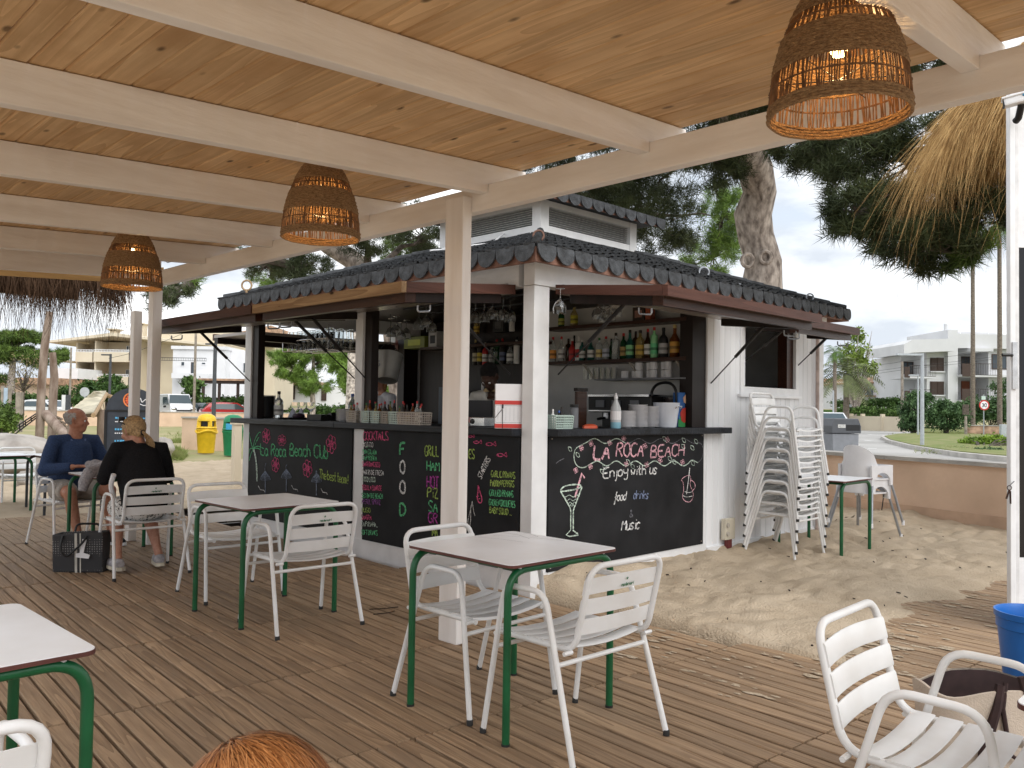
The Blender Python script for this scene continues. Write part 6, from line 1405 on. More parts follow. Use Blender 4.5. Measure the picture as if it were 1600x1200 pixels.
for nm, col, cnt in (('hair', (.50, .215, .075), 3800), ('hair', (.38, .145, .043), 4600), ('hair', (.24, .080, .022), 2300)):
    V_, F_ = [], []
    for i in range(cnt):
        a, z = rn.uniform(0, 6.28), rn.uniform(-.55, .995); q = math.sqrt(max(0, 1 - z * z)); d = Vector((q * math.cos(a), q * math.sin(a), z))
        if d.y > .62 and d.z < .2: continue
        # combed from a parting left of the crown, over to the right and back
        c0 = Vector((-.30, .10, .95)).normalized(); fl = (d - c0 * d.dot(c0)); fl = fl.normalized() if fl.length > .02 else Vector((1, 0, 0))
        fl = fl + Vector((.45, -.25, -.15)) + Vector([rn.gauss(0, .22) for _ in range(3)]); fl = (fl - d * fl.dot(d)).normalized(); sd_ = d.cross(fl).normalized()
        fly = rn.random() < .035; L_ = rn.uniform(.05, .15); w_ = rn.uniform(.0003, .0008) * (.55 if fly else 1); lay = rn.uniform(1.015, 1.075); cur = rn.gauss(0, .22); lift = rn.uniform(.05, .22) if fly else rn.uniform(.0, .03); k0 = len(V_)
        for j in range(8):
            u = j / 7; dd = (d + (fl + sd_ * cur * u) * (L_ / .085) * u).normalized() * (lay + lift * u * (1.6 - u))
            c = Vector((dd.x * .080, -.018 + dd.y * .102, .037 + dd.z * .093)); ww = sd_ * w_ * (1 - .75 * u); V_ += [tuple(P(*(c + ww))), tuple(P(*(c - ww)))]
        for j in range(7): F_.append((k0 + 2 * j, k0 + 2 * j + 1, k0 + 2 * j + 3, k0 + 2 * j + 2))
    obj(nm, fast_mesh(nm, V_, F_, mat('ginger_strands', col, .42, var=.15, scale=30), 4), t)

# ================================================================== right hand side: second kiosk's door post, parasol, camera, tub, bag, wall
pz = Vector((6.04, 1.59, 0))
t = thing('door', 'white framed door with a black handle at the right edge of the view', 'door', pz, -YAW)
MB().b2((0, 0, 0), (.034, .045, 3.75)).build('jamb', M['white'], t, bevel=.004)
MB().b2((.035, .008, 0), (.062, .04, 3.7)).build('frame', mat('door_frame_paint', (.72, .72, .73), .5, var=.08, scale=12), t, bevel=.004)
MB().b2((.063, .014, .48), (1.0, .034, 2.46)).build('pane', mat('dark_door_pane', (.012, .012, .014), .12, var=0), t)
MB().b2((.063, .012, .0), (1.0, .036, .478)).b2((.063, .012, 2.462), (1.0, .036, 3.7)).build('panel', M['white'], t)
MB().b2((.008, -.012, 1.55), (.04, -.001, 1.85)).build('lock_plate', M['steel'], t)
MB().tube(rounded([(.01, -.002, 1.765), (-.015, -.03, 1.765), (-.07, -.03, 1.765)], .01), .010, 8).build('handle', M['black'], t)
k_ = MB().tube([(-.03 + .018 * math.cos(a), -.02, .845 + .02 * math.sin(a)) for a in [2 * PI * k / 10 for k in range(10)]], .003, 4, closed=True)
t2 = thing('keys', 'bunch of dark keys hanging at the white door', 'keys', pz + Vector((0, 0, 0)), -YAW)
k_ = MB(); kx, kz = -.02, zat(1572, 762, 5.36)
k_.tube([(kx + .014 * math.cos(a), -.02, kz + .014 * math.sin(a)) for a in [2 * PI * k / 10 for k in range(10)]], .003, 4, closed=True).bar((kx, -.02, kz - .012), (kx - .02, -.02, kz - .07), .016, .004).bar((kx + .004, -.022, kz - .02), (kx + .006, -.022, kz - .10), .014, .004)
k_.build('key', M['brown'], t2); MB().tube([(.02, -.004, kz + .04), (kx, -.02, kz + .012)], .003, 4).build('key_ring', M['dark_metal'], t2)
cp = at(1584, 172, 5.30); t = thing('security_camera', 'white bullet security camera high on the white door post', 'camera', cp, -YAW)
q0, q1 = Vector((-.075, -.02, .03)), Vector((.11, -.12, .065))
MB().bar(q0 + Vector((0, 0, .0)), q1, .075, .05).build('housing', M['white'], t, bevel=.012); MB().bar(q0 + Vector((-.012, .006, .026)), q1 + Vector((0, 0, .026)), .09, .012).build('sun_shield', M['white'], t, bevel=.003)
MB().bar(q0 + Vector((-.004, .002, -.004)), q0 + Vector((.004, -.002, -.004)), .06, .036).build('lens', M['black'], t); MB().tube([(.02, -.05, .02), (.03, .0, -.05), (.03, .03, -.06)], .022, 10).build('bracket', M['black'], t, smooth=True)
MB().ball((.0, -.105, .06), .008, 8, 5).ball((.018, -.108, .062), .007, 8, 5).build('printed_mark', colmat((.05, .25, .45)), t)

M['straw'] = mat('straw', (.56, .38, .17), .8, var=.3, scale=9, hue=(.30, .17, .065), spec=.2)
M['straw_dark'] = mat('old_straw', (.085, .050, .030), .85, var=.3, scale=9, hue=(.05, .028, .017), spec=.2)
def strands(name, gen, n, m_, parent, w=.0026, seg=5, kind='stuff', seed=1):
    rn = random.Random(seed); V_ = np.empty((n * (seg + 1) * 2, 3), np.float32); F_ = np.empty((n * seg, 4), np.int32); vi = 0; fi = 0
    for i in range(n):
        pts = gen(rn); side = Vector((rn.uniform(-1, 1), rn.uniform(-1, 1), rn.uniform(-.2, .2))).normalized()
        # turn the flat stalk mostly edge-on or face-on at random
        for j in range(seg + 1):
            u = j / seg; ww = w * rn.uniform(.8, 1.0) * (1 - .72 * u); p = pts[j]
            V_[vi] = p + side * ww; V_[vi + 1] = p - side * ww; vi += 2
        k0 = vi - (seg + 1) * 2
        for j in range(seg): F_[fi] = (k0 + 2 * j, k0 + 2 * j + 1, k0 + 2 * j + 3, k0 + 2 * j + 2); fi += 1
    return obj(name, fast_mesh(name, V_, F_, m_, 4), parent, kind=kind)
ax = at(1725, -25, 7.6); t = thing('straw_parasol', 'big straw beach parasol with long golden fringe beyond the pergola at the upper right', 'parasol', (ax.x, ax.y, 0))
L0 = Vector((0, 0, ax.z))
MB().tube([(0, 0, -.1), (0, 0, ax.z)], .06, 10).build('pole', M['raw_wood'], t, smooth=True)
MB().lathe([(.10, ax.z + .06), (.6, ax.z - .42), (1.0, ax.z - .86), (.95, ax.z - .88), (.06, ax.z - .04)], 24, caps=False).build('frame', M['straw_dark'], t)
def gen_p(rn):
    a = rn.uniform(0, 2 * PI); a += .12 * math.sin(a * 9); r0 = rn.uniform(.08, 1.25); o_ = Vector((math.cos(a + rn.uniform(-.12, .12)), math.sin(a + rn.uniform(-.12, .12)), 0)); ln = rn.uniform(.65, 1.55) * (1 if rn.random() < .9 else 1.25)
    p = L0 + Vector((math.cos(a), math.sin(a), 0)) * r0 + Vector((0, 0, .08 - r0 * .92 + rn.uniform(-.03, .06))); out = [p.copy()]; d = (o_ * .80 + Vector((0, 0, -.60))); ln *= 1 + .55 * max(0, math.cos(a - FACE - .35)) ** 2
    tw = Vector((rn.gauss(0, .12), rn.gauss(0, .12), rn.gauss(0, .06))); g_ = rn.uniform(.12, .42)
    for j in range(5):
        d = (d + Vector((0, 0, -g_)) + tw * .4).normalized(); p = p + d * ln / 5; out.append(p.copy())
    return out
strands('thatch', gen_p, 16000, M['straw'], t, .0022, 5, seed=3)

def gen_s(rn):
    out = gen_p(rn); j = Vector((rn.gauss(0, .10), rn.gauss(0, .10), -rn.uniform(.0, .35)))
    return [p + j * (i / 5) ** 1.5 + Vector((rn.gauss(0, .012), rn.gauss(0, .012), 0)) * i for i, p in enumerate(out)]
strands('loose_straws', gen_s, 3600, M['straw'], t, .0019, 5, seed=12)
# thatched canopy beyond the far end of the pergola, its ragged fringe hanging in the view
t = thing('thatched_canopy', 'dark straw canopy with a ragged hanging fringe beyond the far end of the pergola', 'canopy', (1.6, 9.6, 0))
tl = Vector((1.6, 9.6, 0))
MB().b2((-3.4, -.5, 2.72), (1.75, 1.4, 2.86)).build('thatch_bed', M['straw_dark'], t)
MB().b2((-3.4, -.45, 2.60), (1.75, -.38, 2.718)).b2((-3.4, 1.2, 2.60), (1.75, 1.28, 2.718)).build('beam', M['dark'], t)
for x in (-3.3, -1.9): MB().tube([(x, 1.24, -.3), (x, 1.24, 2.6)], .06, 10).build('post', M['raw_wood'], t)
def gen_f(rn):
    x = rn.uniform(-3.4, 1.72); clump = .5 + .5 * math.sin(x * 9.1 + 1.3 * math.sin(x * 4.3)); y = rn.uniform(-.56, -.36)
    ln = (.36 + .22 * clump) * rn.uniform(.5, 1.0) if rn.random() < .84 else rn.uniform(.45, .80)
    p = Vector((x, y, 2.74 + rn.uniform(0, .05))); out = [p.copy()]; s_ = Vector((rn.gauss(0, .055), rn.gauss(-.02, .05), 0))
    for j in range(5): p = p + Vector((s_.x * ln / 1.6, s_.y * ln / 1.6, -ln / 5)); s_ = s_ + Vector((rn.gauss(0, .025), rn.gauss(0, .02), 0)); out.append(p.copy())
    return out
strands('fringe', gen_f, 9500, M['straw_dark'], t, .0042, 5, seed=7)

# tub, canvas bag
p = base(1616, 4.25); t = thing('tub', 'blue plastic tub with a thick rim on the deck at the right edge', 'tub', (p.x, p.y, 0))
MB().lathe([(.125, 0), (.135, .01), (.165, .315), (.172, .32), (.172, .365), (.180, .37), (.182, .40), (.174, .40), (.166, .38), (.160, .31), (.130, .02), (0, .02)], 28, caps=False).build('body', M['blue'], t, smooth=35)
MB().tube([(-.15 * math.cos(a), -.02 - .145, .13 + .09 * math.sin(a)) for a in [PI * k / 8 for k in range(9)]][:5], .003, 4).build('printed_curve', M['paper'], t)
MB().box((-.128, -.07, .06), (.02, .03, .05), rz=.5).build('sticker', M['red'], t)
p = base(1545, 2.98); t = thing('canvas_bag', 'cream canvas beach bag with dark brown lining and straps behind the lower right chair', 'bag', (p.x, p.y, 0), -YAW + R(4))
cv = mat('cream_canvas', (.62, .53, .44), .9, var=.08, scale=10, bump=.3, bscale=180); bb = MB(); n = 44; prof = []
def loop(z, hx, hy, sag=0): return [(hx * math.copysign(abs(math.cos(a)) ** .7, math.cos(a)), hy * math.copysign(abs(math.sin(a)) ** .8, math.sin(a)), z - sag * math.sin(a * 2) ** 2) for a in [2 * PI * k / n for k in range(n)]]
rings = [loop(0, .20, .10), loop(.02, .22, .115), loop(.20, .235, .125), loop(.335, .25, .125), loop(.455, .26, .13, .03), loop(.457, .252, .122, .03)]
vs = [q for r_ in rings for q in r_]; fs = [(i * n + k, i * n + (k + 1) % n, (i + 1) * n + (k + 1) % n, (i + 1) * n + k) for i in range(len(rings) - 1) for k in range(n)] + [tuple(range(n))]
bb.add(vs, fs).build('body', cv, t, smooth=50)
br = mat('dark_brown_canvas', (.045, .025, .025), .85, var=.15, scale=20); r1, r2 = loop(.20, .225, .112), loop(.452, .251, .121, .03); MB().add(r1 + r2, [(k, (k + 1) % n, n + (k + 1) % n, n + k) for k in range(n)]).build('lining', br, t, smooth=50)
for x in (-.06, .10): MB().tube([(x - .06, -.115, .50), (x - .05, -.128, .44), (x + .02, -.13, .30), (x + .10, -.135, .16), (x + .14, -.13, .06)] if x > 0 else [(x + .02, -.12, .475), (x, -.13, .40), (x - .05, -.135, .25), (x - .05, -.13, .05)], .016, 6).build('strap', br, t)
tr = MB()
for x in (-.02,): tr.tube([(-.02, -.118, .48), (-.04, -.132, .40), (-.02, -.14, .25), (.06, -.16, .20), (.2, -.13, .30)], .008, 6)
tr.build('handle', br, t)

# rendered beach wall on the right, grey coping
t = thing('beach_wall', 'low peach rendered wall with a grey coping between the sand and the road', 'wall', (11.6, 3.8, 0)); wp_ = [Vector(q) for q in ((15.5, 13.0, 0), (13.2, 8.2, 0), (11.86, 4.55, 0), (11.35, 3.0, 0), (10.2, -.6, 0), (9.2, -4, 0))]; wl = -Vector((11.6, 3.8, 0))
M['peach'] = mat('peach_render', (.70, .51, .375), .9, var=.10, scale=1.6, bump=.25, bscale=18, hue=(.62, .44, .315))
for a, b in zip(wp_, wp_[1:]):
    MB().bar(a + Vector((0, 0, .22)), b + Vector((0, 0, .22)), .22, 1.08).build('panel', M['peach'], t, loc=wl)
    MB().bar(a + Vector((0, 0, -.13)), b + Vector((0, 0, -.13)), .27, .60).build('plinth', mat('plinth_render', (.64, .44, .31), .9, var=.12, scale=2, bump=.3, bscale=14), t, loc=wl)
    MB().bar(a + Vector((0, 0, .785)), b + Vector((0, 0, .785)), .34, .05).build('coping', M['concrete'], t, loc=wl)
# sand trodden thinly over the boards along its edge
rn = random.Random(14); sb = MB()
for i in range(700):
    x = rn.choice((rn.uniform(4.3, 9), rn.uniform(3.6, 5.4))); y = float(deck_edge(np.array([max(x, 4.56)]))[0]) - abs(rn.gauss(0, .30)) + .05
    if x < 4.5: y = rn.uniform(2.0, 3.6)
    r_ = rn.uniform(.005, .045) * rn.random() ** 1.1; z = .0032 + rn.random() * .002
    q = [(x + r_ * rn.uniform(.5, 1.2) * math.cos(a) * .7, y + r_ * rn.uniform(.6, 1.3) * math.sin(a) * 1.6, z) for a in [2 * PI * k / 8 for k in range(8)]]; sb.add(q + [(x, y, z + .003)], [(k, (k + 1) % 8, 8) for k in range(8)])
sb.build('scattered_sand', M['sand'], kind='stuff')
# dry debris: pine cones and twigs on the sand
rn = random.Random(2); db = MB()
for i in range(38):
    x, y = rn.uniform(4.7, 10.5), rn.uniform(2.2, 4.2); z = float(sand_h(np.array([x]), np.array([y]))[0]); a = rn.uniform(0, 3.14); l = rn.uniform(.006, .03)
    db.bar((x, y, z + .004), (x + l * math.cos(a), y + l * math.sin(a), z + .008), rn.uniform(.004, .014), .006)
db.build('litter', M['dark'], kind='stuff')
tw = MB().tube(rounded([(3.30, 4.62, .004), (3.38, 4.56, .012), (3.46, 4.60, .004)], .03), .003, 4).tube([(3.36, 4.75, .004), (3.44, 4.68, .010), (3.55, 4.68, .004)], .003, 4)
o = tw.build('twig', M['dark'], None); tag(o, 'two thin dark twigs lying on the deck beyond the middle table', 'twig')

# ================================================================== plants
def leafmat(n, c, hue=None, var=.25, sc=2.2): return mat(n, c, .6, var=var, scale=sc, spec=.25, hue=hue, detail=6)
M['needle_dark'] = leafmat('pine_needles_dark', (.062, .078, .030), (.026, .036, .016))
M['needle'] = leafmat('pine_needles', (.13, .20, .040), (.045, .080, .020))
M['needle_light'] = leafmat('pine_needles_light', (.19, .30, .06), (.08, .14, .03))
M['leaf'] = leafmat('leaf_green', (.10, .17, .04), (.035, .070, .02))
M['hedge'] = leafmat('hedge_green', (.065, .12, .028), (.022, .050, .014))
M['oleander'] = leafmat('oleander', (.085, .15, .055), (.028, .060, .026))
M['bush_light'] = leafmat('bright_shrub', (.20, .30, .035), (.07, .13, .02))
M['bark'] = mat('pine_bark', (.42, .365, .32), .95, var=.25, scale=13, stretch=(1, 1, .5), bump=1.0, bscale=16, hue=(.12, .095, .08))
M['bark_dark'] = mat('twig_bark', (.10, .080, .065), .9, var=.3, scale=12)
def tufts(P_, L_=.10, w=.004, n=11, up=.25, rng=RNG):
    """P_ (N,3) tuft centres -> thin triangles radiating from each"""
    N = len(P_); d = rng.normal(size=(N, n, 3)); ax_ = rng.normal(size=(N, 1, 3)); d = d + ax_ * .9; d[..., 2] += up; d /= np.linalg.norm(d, axis=-1, keepdims=True)
    s = np.cross(d, rng.normal(size=(N, n, 3))); s /= np.linalg.norm(s, axis=-1, keepdims=True) + 1e-9
    ln = L_ * rng.uniform(.6, 1.25, size=(N, n, 1)); c = P_[:, None, :] + rng.normal(size=(N, n, 3)) * L_ * .18
    V_ = np.stack([c + s * w, c - s * w, c + d * ln], 2).reshape(-1, 3); return V_, np.arange(len(V_)).reshape(-1, 3)
def leaves(P_, L_=.06, n=1, rng=RNG, flat=0):
    N = len(P_) * n; P_ = np.repeat(P_, n, 0) + rng.normal(size=(N, 3)) * L_ * .8; d = rng.normal(size=(N, 3)); d[:, 2] *= (1 - flat); d /= np.linalg.norm(d, axis=1, keepdims=True); s = np.cross(d, rng.normal(size=(N, 3))); s /= np.linalg.norm(s, axis=1, keepdims=True)
    l = L_ * rng.uniform(.6, 1.3, size=(N, 1)); V_ = np.stack([P_ - d * l, P_ + s * l * .42, P_ + d * l, P_ - s * l * .42], 1).reshape(-1, 3); return V_, np.arange(len(V_)).reshape(-1, 4)
def blob(c, r, n, rng=RNG, shell=.5):
    """n points in an ellipsoid, more towards its skin, broken into clumps"""
    c = np.array(c); r = np.array(r); k = max(5, n // 20); d = rng.normal(size=(k, 3)); d /= np.linalg.norm(d, axis=1, keepdims=True)
    cc = d * rng.uniform(shell, 1, size=(k, 1)); i = rng.integers(0, k, n); q = cc[i] + rng.normal(size=(n, 3)) * .10
    return c + q * r
def img_blob(px, py, d, rx, ry, dep, n):
    """clump seen at a pixel, half sizes in pixels, half depth in m"""
    p = at(px, py, d); q = d / FPX; X_ = np.array(RH); F_ = np.array((FH.x, FH.y, 0)); c = blob((0, 0, 0), (1, 1, 1), n); return np.array(p) + c[:, :1] * rx * q * X_ + c[:, 1:2] * dep * F_ + c[:, 2:] * ry * q * np.array((0, 0, 1))
def join(parts, k):
    V_, F_, o = [], [], 0
    for v, f in parts: V_.append(v); F_.append(f + o); o += len(v)
    return np.concatenate(V_), np.concatenate(F_)
def limbs(b, a, pts, r0, rng_, wob=.12):
    for p in pts:
        a_, p_ = Vector(a), Vector(p); L_ = (p_ - a_).length; path = [a_.lerp(p_, u) + Vector([rng_.uniform(-wob, wob) * L_ * math.sin(u * PI) for _ in range(3)]) for u in (0, .3, .6, .85, 1)]
        b.tube(path, [r0, r0 * .75, r0 * .5, r0 * .3, r0 * .12], 6)
def pine(name, lab, b0, trunk, clumps, mats, tr=.2, tuft=.11, group=None, tw=.0045, nn=11, cat='tree', bark=None, seed=0):
    rn = random.Random(seed); t = thing(name, lab, cat, b0, 0, group); L0_ = -Vector(b0); tb = MB(); tp = [Vector(p) for p in trunk]
    n = len(tp); tb.tube(tp, [tr * (1 - .6 * i / (n - 1)) for i in range(n)] if not hasattr(tr, '__len__') else tr, 14)
    tb.build('trunk', bark or M['bark'], t, loc=L0_, smooth=True)
    lb = MB(); byk = {}; done = []
    for (pts, mk) in sorted(clumps, key=lambda q: min((t_ - Vector(q[0].mean(0))).length for t_ in tp)):
        byk.setdefault(mk, []).append(pts); c = pts.mean(0); near = min(tp + done, key=lambda q: (q - Vector(c)).length); done.append(Vector(c)); limbs(lb, near, [c], max(.018, tr if not hasattr(tr, '__len__') else .10) * .4, rn, .07)
        for p in pts[:: max(1, len(pts) // 26)]: limbs(lb, Vector(c), [p], .014, rn, .15)
    lb.build('branches', bark or M['bark_dark'], t, loc=L0_)
    for mk, pl in byk.items():
        v, f = tufts(np.concatenate(pl), tuft, tw, nn); obj('crown', fast_mesh('crown', v, f, M[mk], 3), t, L0_)
    return t
# big pine behind the kiosk
d = 13.0; tk = [at(1192, 660, d), at(1194, 520, d), at(1190, 445, d), at(1193, 410, d), at(1181, 370, d), at(1176, 335, d - .1), at(1187, 300, d - .2), at(1180, 265, d - .4), at(1160, 232, d - .7), at(1148, 190, d - 1.0), at(1140, 120, d - 1.4), at(1160, 10, d - 1.8), at(1180, -160, d - 2.0)]
tk[0].z = -.4
rr = [.36, .33, .31, .275, .27, .285, .25, .265, .26, .25, .24, .2, .12]
A1 = 'needle_dark'
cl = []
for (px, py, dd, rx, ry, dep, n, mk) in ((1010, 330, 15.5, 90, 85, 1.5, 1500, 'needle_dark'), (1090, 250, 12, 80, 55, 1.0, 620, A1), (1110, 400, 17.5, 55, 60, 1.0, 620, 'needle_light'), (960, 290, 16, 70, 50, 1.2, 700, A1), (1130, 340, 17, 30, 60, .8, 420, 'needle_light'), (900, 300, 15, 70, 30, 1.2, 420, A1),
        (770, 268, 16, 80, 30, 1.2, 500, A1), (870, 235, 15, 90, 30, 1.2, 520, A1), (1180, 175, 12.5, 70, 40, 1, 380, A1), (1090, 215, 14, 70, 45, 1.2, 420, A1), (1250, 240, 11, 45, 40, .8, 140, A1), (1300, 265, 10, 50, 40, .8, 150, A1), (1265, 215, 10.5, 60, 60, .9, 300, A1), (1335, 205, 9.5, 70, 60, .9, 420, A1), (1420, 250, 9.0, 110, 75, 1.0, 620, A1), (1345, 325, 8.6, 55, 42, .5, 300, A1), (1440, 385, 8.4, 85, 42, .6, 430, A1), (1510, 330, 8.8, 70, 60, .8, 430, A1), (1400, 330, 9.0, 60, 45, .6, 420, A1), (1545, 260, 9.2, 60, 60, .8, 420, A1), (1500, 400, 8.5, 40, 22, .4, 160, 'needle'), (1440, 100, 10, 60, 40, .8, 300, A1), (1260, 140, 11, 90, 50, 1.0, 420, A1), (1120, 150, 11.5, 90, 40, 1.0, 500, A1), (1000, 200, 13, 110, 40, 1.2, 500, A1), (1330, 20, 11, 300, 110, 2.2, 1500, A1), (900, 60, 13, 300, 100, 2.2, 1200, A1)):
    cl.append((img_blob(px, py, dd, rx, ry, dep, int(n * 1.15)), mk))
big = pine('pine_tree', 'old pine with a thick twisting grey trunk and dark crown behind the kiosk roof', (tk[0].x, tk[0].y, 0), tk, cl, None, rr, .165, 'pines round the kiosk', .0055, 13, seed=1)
# bare dead branch in front of its foliage
p0 = at(985, 365, 11.8)
kn = MB()
for px, py, r_, o_ in ((1168, 407, .085, .26), (1196, 402, .08, .28)):
    c = at(px, py, 12.72); kn.tube([c + CR * (r_ * math.cos(a)) + CU * (r_ * 1.15 * math.sin(a)) for a in [2 * PI * k / 14 for k in range(14)]], .030, 7, closed=True)
kn.build('knot', M['bark'], big, loc=-Vector(big.location), smooth=True)
# second pine, leaning trunk, at the left
d = 15.0; tk = [base(650, d + .5, -.4), at(612, 470, d + .2), at(575, 425, d), at(545, 402, d), at(515, 385, d), at(480, 360, d), at(430, 310, d), at(380, 240, d)]
cl = [(img_blob(*q[:-1]), q[-1]) for q in ((440, 440, 19, 50, 26, 1.0, 420, 'needle_light'), (420, 415, 18, 60, 25, .8, 380, 'needle_dark'), (480, 420, 14, 55, 30, .8, 480, 'needle_dark'), (560, 375, 14, 80, 25, 1.0, 420, A1), (640, 400, 17, 50, 45, 1.0, 700, 'needle'), (660, 370, 16, 50, 35, 1.0, 520, A1), (275, 450, 11, 32, 26, .4, 130, A1), (255, 470, 10.5, 18, 24, .3, 80, A1), (330, 400, 13, 100, 20, 1.0, 220, A1), (440, 330, 14, 220, 50, 1.8, 900, A1), (300, 440, 12, 20, 12, .3, 40, 'needle'))]
pine('pine_tree', 'leaning pine whose diagonal trunk shows over the left end of the kiosk roof', (tk[0].x, tk[0].y, 0), tk, cl, None, .24, .13, 'pines round the kiosk', .0048, 12, seed=2)
# bright young pines across the street, seen through the bar
for (lab, px, d, tr_, cls, sd_) in (('bright green young pine seen through the bar, left of the middle post', 488, 46, .17, ((455, 575, 28, 28, 1.4, 620), (470, 555, 40, 20, 1.4, 500), (510, 560, 30, 22, 1.4, 500), (490, 600, 30, 20, 1.2, 420), (440, 560, 20, 16, 1, 300)), 3),
        ('bright green young pine seen through the bar beside the speckled trunk', 545, 40, .15, ((545, 585, 22, 30, 1.2, 620), (535, 565, 22, 22, 1.0, 420), (558, 600, 16, 24, 1.0, 360), (610, 560, 18, 30, 1.0, 420), (612, 610, 14, 20, .8, 260)), 4)):
    tk = [base(px, d, -.3), at(px + 1, 630, d), at(px - 1, 600, d), at(px + 2, 570, d), at(px, 545, d)]
    pine('pine_tree', lab, (tk[0].x, tk[0].y, 0), tk, [(img_blob(a, b, d, c, e_, f_, n), 'needle_light') for a, b, c, e_, f_, n in cls], None, tr_, .26, 'young pines across the street', .016, 11, seed=sd_)
t = thing('tree_trunk', 'pale speckled tree trunk seen through the bar behind the middle post', 'tree', base(548, 24)); MB().tube([(0, 0, -.3), (.05, 0, 1.2), (.12, .05, 2.6), (.1, .1, 4.5)], [.22, .2, .19, .15], 12).build('trunk', mat('speckled_bark', (.55, .50, .44), .9, var=.35, scale=14, hue=(.12, .10, .085)), t, smooth=True)
# stone pines at the far left
for lab, px, d, tr_, cls, sd_ in (('umbrella pine with a broad dark green crown at the far left', 18, 72, .4, ((10, 530, 26, 13, 2.0, 520), (45, 525, 22, 10, 1.8, 420), (30, 550, 34, 9, 2, 420), (52, 560, 18, 14, 1.6, 420), (8, 560, 20, 9, 1.6, 260), (0, 590, 20, 10, 1.4, 260), (92, 557, 14, 12, 1.4, 320)), 6),):
    tk = [base(px - 2, d, -.3), at(px - 1, 600, d), at(px + 2, 570, d), at(px + 4, 545, d)]
    pine('stone_pine', lab, (tk[0].x, tk[0].y, 0), tk, [(img_blob(a, b, d, c, e_, f_, n), 'needle') for a, b, c, e_, f_, n in cls], None, tr_, .42, None, .03, 11, seed=sd_)
def shrub(name, lab, px, d, blobs, m_, L_=.07, group=None, cat='shrub', stem=True):
    b0 = base(px, d); t = thing(name, lab, cat, b0, 0, group); pts = [img_blob(*q) for q in blobs]; v, f = leaves(np.concatenate(pts), L_, 2); obj('foliage', fast_mesh('foliage', v, f, m_, 4), t, -b0)
    s = MB(); rn = random.Random(int(px))
    for q in pts: 
        for p in q[:: max(1, len(q) // 6)]: s.tube([b0 + Vector((rn.uniform(-.1, .1), rn.uniform(-.1, .1), -.1)), b0.lerp(Vector(p), .5) + Vector((0, 0, .1)), Vector(p)], [.03, .02, .006], 5)
    s.build('stems', M['bark_dark'], t, loc=-b0); return t
shrub('bush', 'rounded green bush at the left edge behind the net', 6, 22, [(4, 655, 22, 22, 24, .5, 1500), (-8, 668, 22, 25, 18, .5, 700)], M['needle'], .05)
shrub('hedge', 'dark green bushes in front of the cream apartment block', 165, 66, [(150, 610, 66, 30, 16, 1.2, 1500), (182, 612, 67, 24, 14, 1.2, 1000), (172, 598, 67, 14, 10, 1, 500), (130, 625, 64, 24, 10, 1, 700)], M['hedge'], .16)
shrub('hedge', 'clipped hedge behind the white van and the red car', 340, 70, [(330, 628, 70, 50, 6, .8, 1500), (375, 627, 70, 20, 7, .8, 500)], M['hedge'], .15)
shrub('hedge', 'clipped hedge across the street seen through the bar', 500, 60, [(430, 645, 60, 40, 9, .7, 1000), (490, 643, 60, 40, 9, .7, 1100), (540, 642, 60, 30, 9, .7, 900)], M['hedge'], .13)
shrub('hedge', 'hedge in front of the arched house at the far left', 30, 68, [(-10, 622, 68, 40, 9, .8, 800), (40, 625, 68, 36, 8, .8, 900), (98, 618, 64, 14, 12, .8, 500)], M['hedge'], .16)
shrub('small_palm', 'small leafy garden palm in front of the white house at the left', 296, 64, [(297, 601, 64, 11, 8, .7, 300), (300, 612, 64, 8, 10, .6, 260)], M['leaf'], .22)
# right side
shrub('hedge', 'long dark green hedge in front of the low house at the right', 1360, 84, [(1330, 632, 84, 28, 8, 1, 1100), (1375, 631, 84, 34, 8, 1, 1200), (1405, 631, 82, 18, 8, 1, 700)], M['hedge'], .15)
shrub('hedge', 'lower lighter hedge behind the cream wall at the right', 1350, 76, [(1322, 641, 76, 18, 7, .7, 600), (1365, 642, 76, 34, 5, .7, 900), (1395, 645, 76, 22, 5, .7, 500)], M['leaf'], .13)
GO = 'oleander bushes by the road'
shrub('oleander', 'tall oleander bush left of the lamp post at the road', 1428, 60, [(1430, 640, 60, 24, 26, 1.1, 1900), (1440, 622, 60, 16, 10, .8, 500), (1422, 662, 60, 18, 10, .8, 500)], M['oleander'], .12, GO)
shrub('oleander', 'round dark oleander bush between the lamp post and the wooden sign post', 1480, 57, [(1480, 652, 57, 31, 24, 1.2, 2400), (1474, 635, 57, 22, 8, .8, 500)], M['oleander'], .11, GO)
shrub('oleander', 'wide oleander hedge behind the speed sign', 1545, 66, [(1520, 640, 66, 24, 20, 1, 1200), (1555, 640, 66, 28, 22, 1.2, 1500), (1590, 640, 66, 30, 22, 1.2, 1000), (1570, 610, 70, 20, 16, 1, 500)], M['oleander'], .13, GO)
shrub('groundcover_shrub', 'bright yellow green low shrub on the traffic island', 1535, 34, [(1520, 692, 37, 22, 7, .6, 1100), (1555, 691, 37, 28, 9, .7, 1500), (1595, 691, 36, 26, 9, .7, 900)], M['bush_light'], .07)
shrub('juniper', 'low grey green creeping plant on the traffic island kerb side', 1520, 31, [(1498, 703, 33, 12, 3, .3, 320), (1545, 705, 31, 24, 4, .4, 700)], M['oleander'], .05)
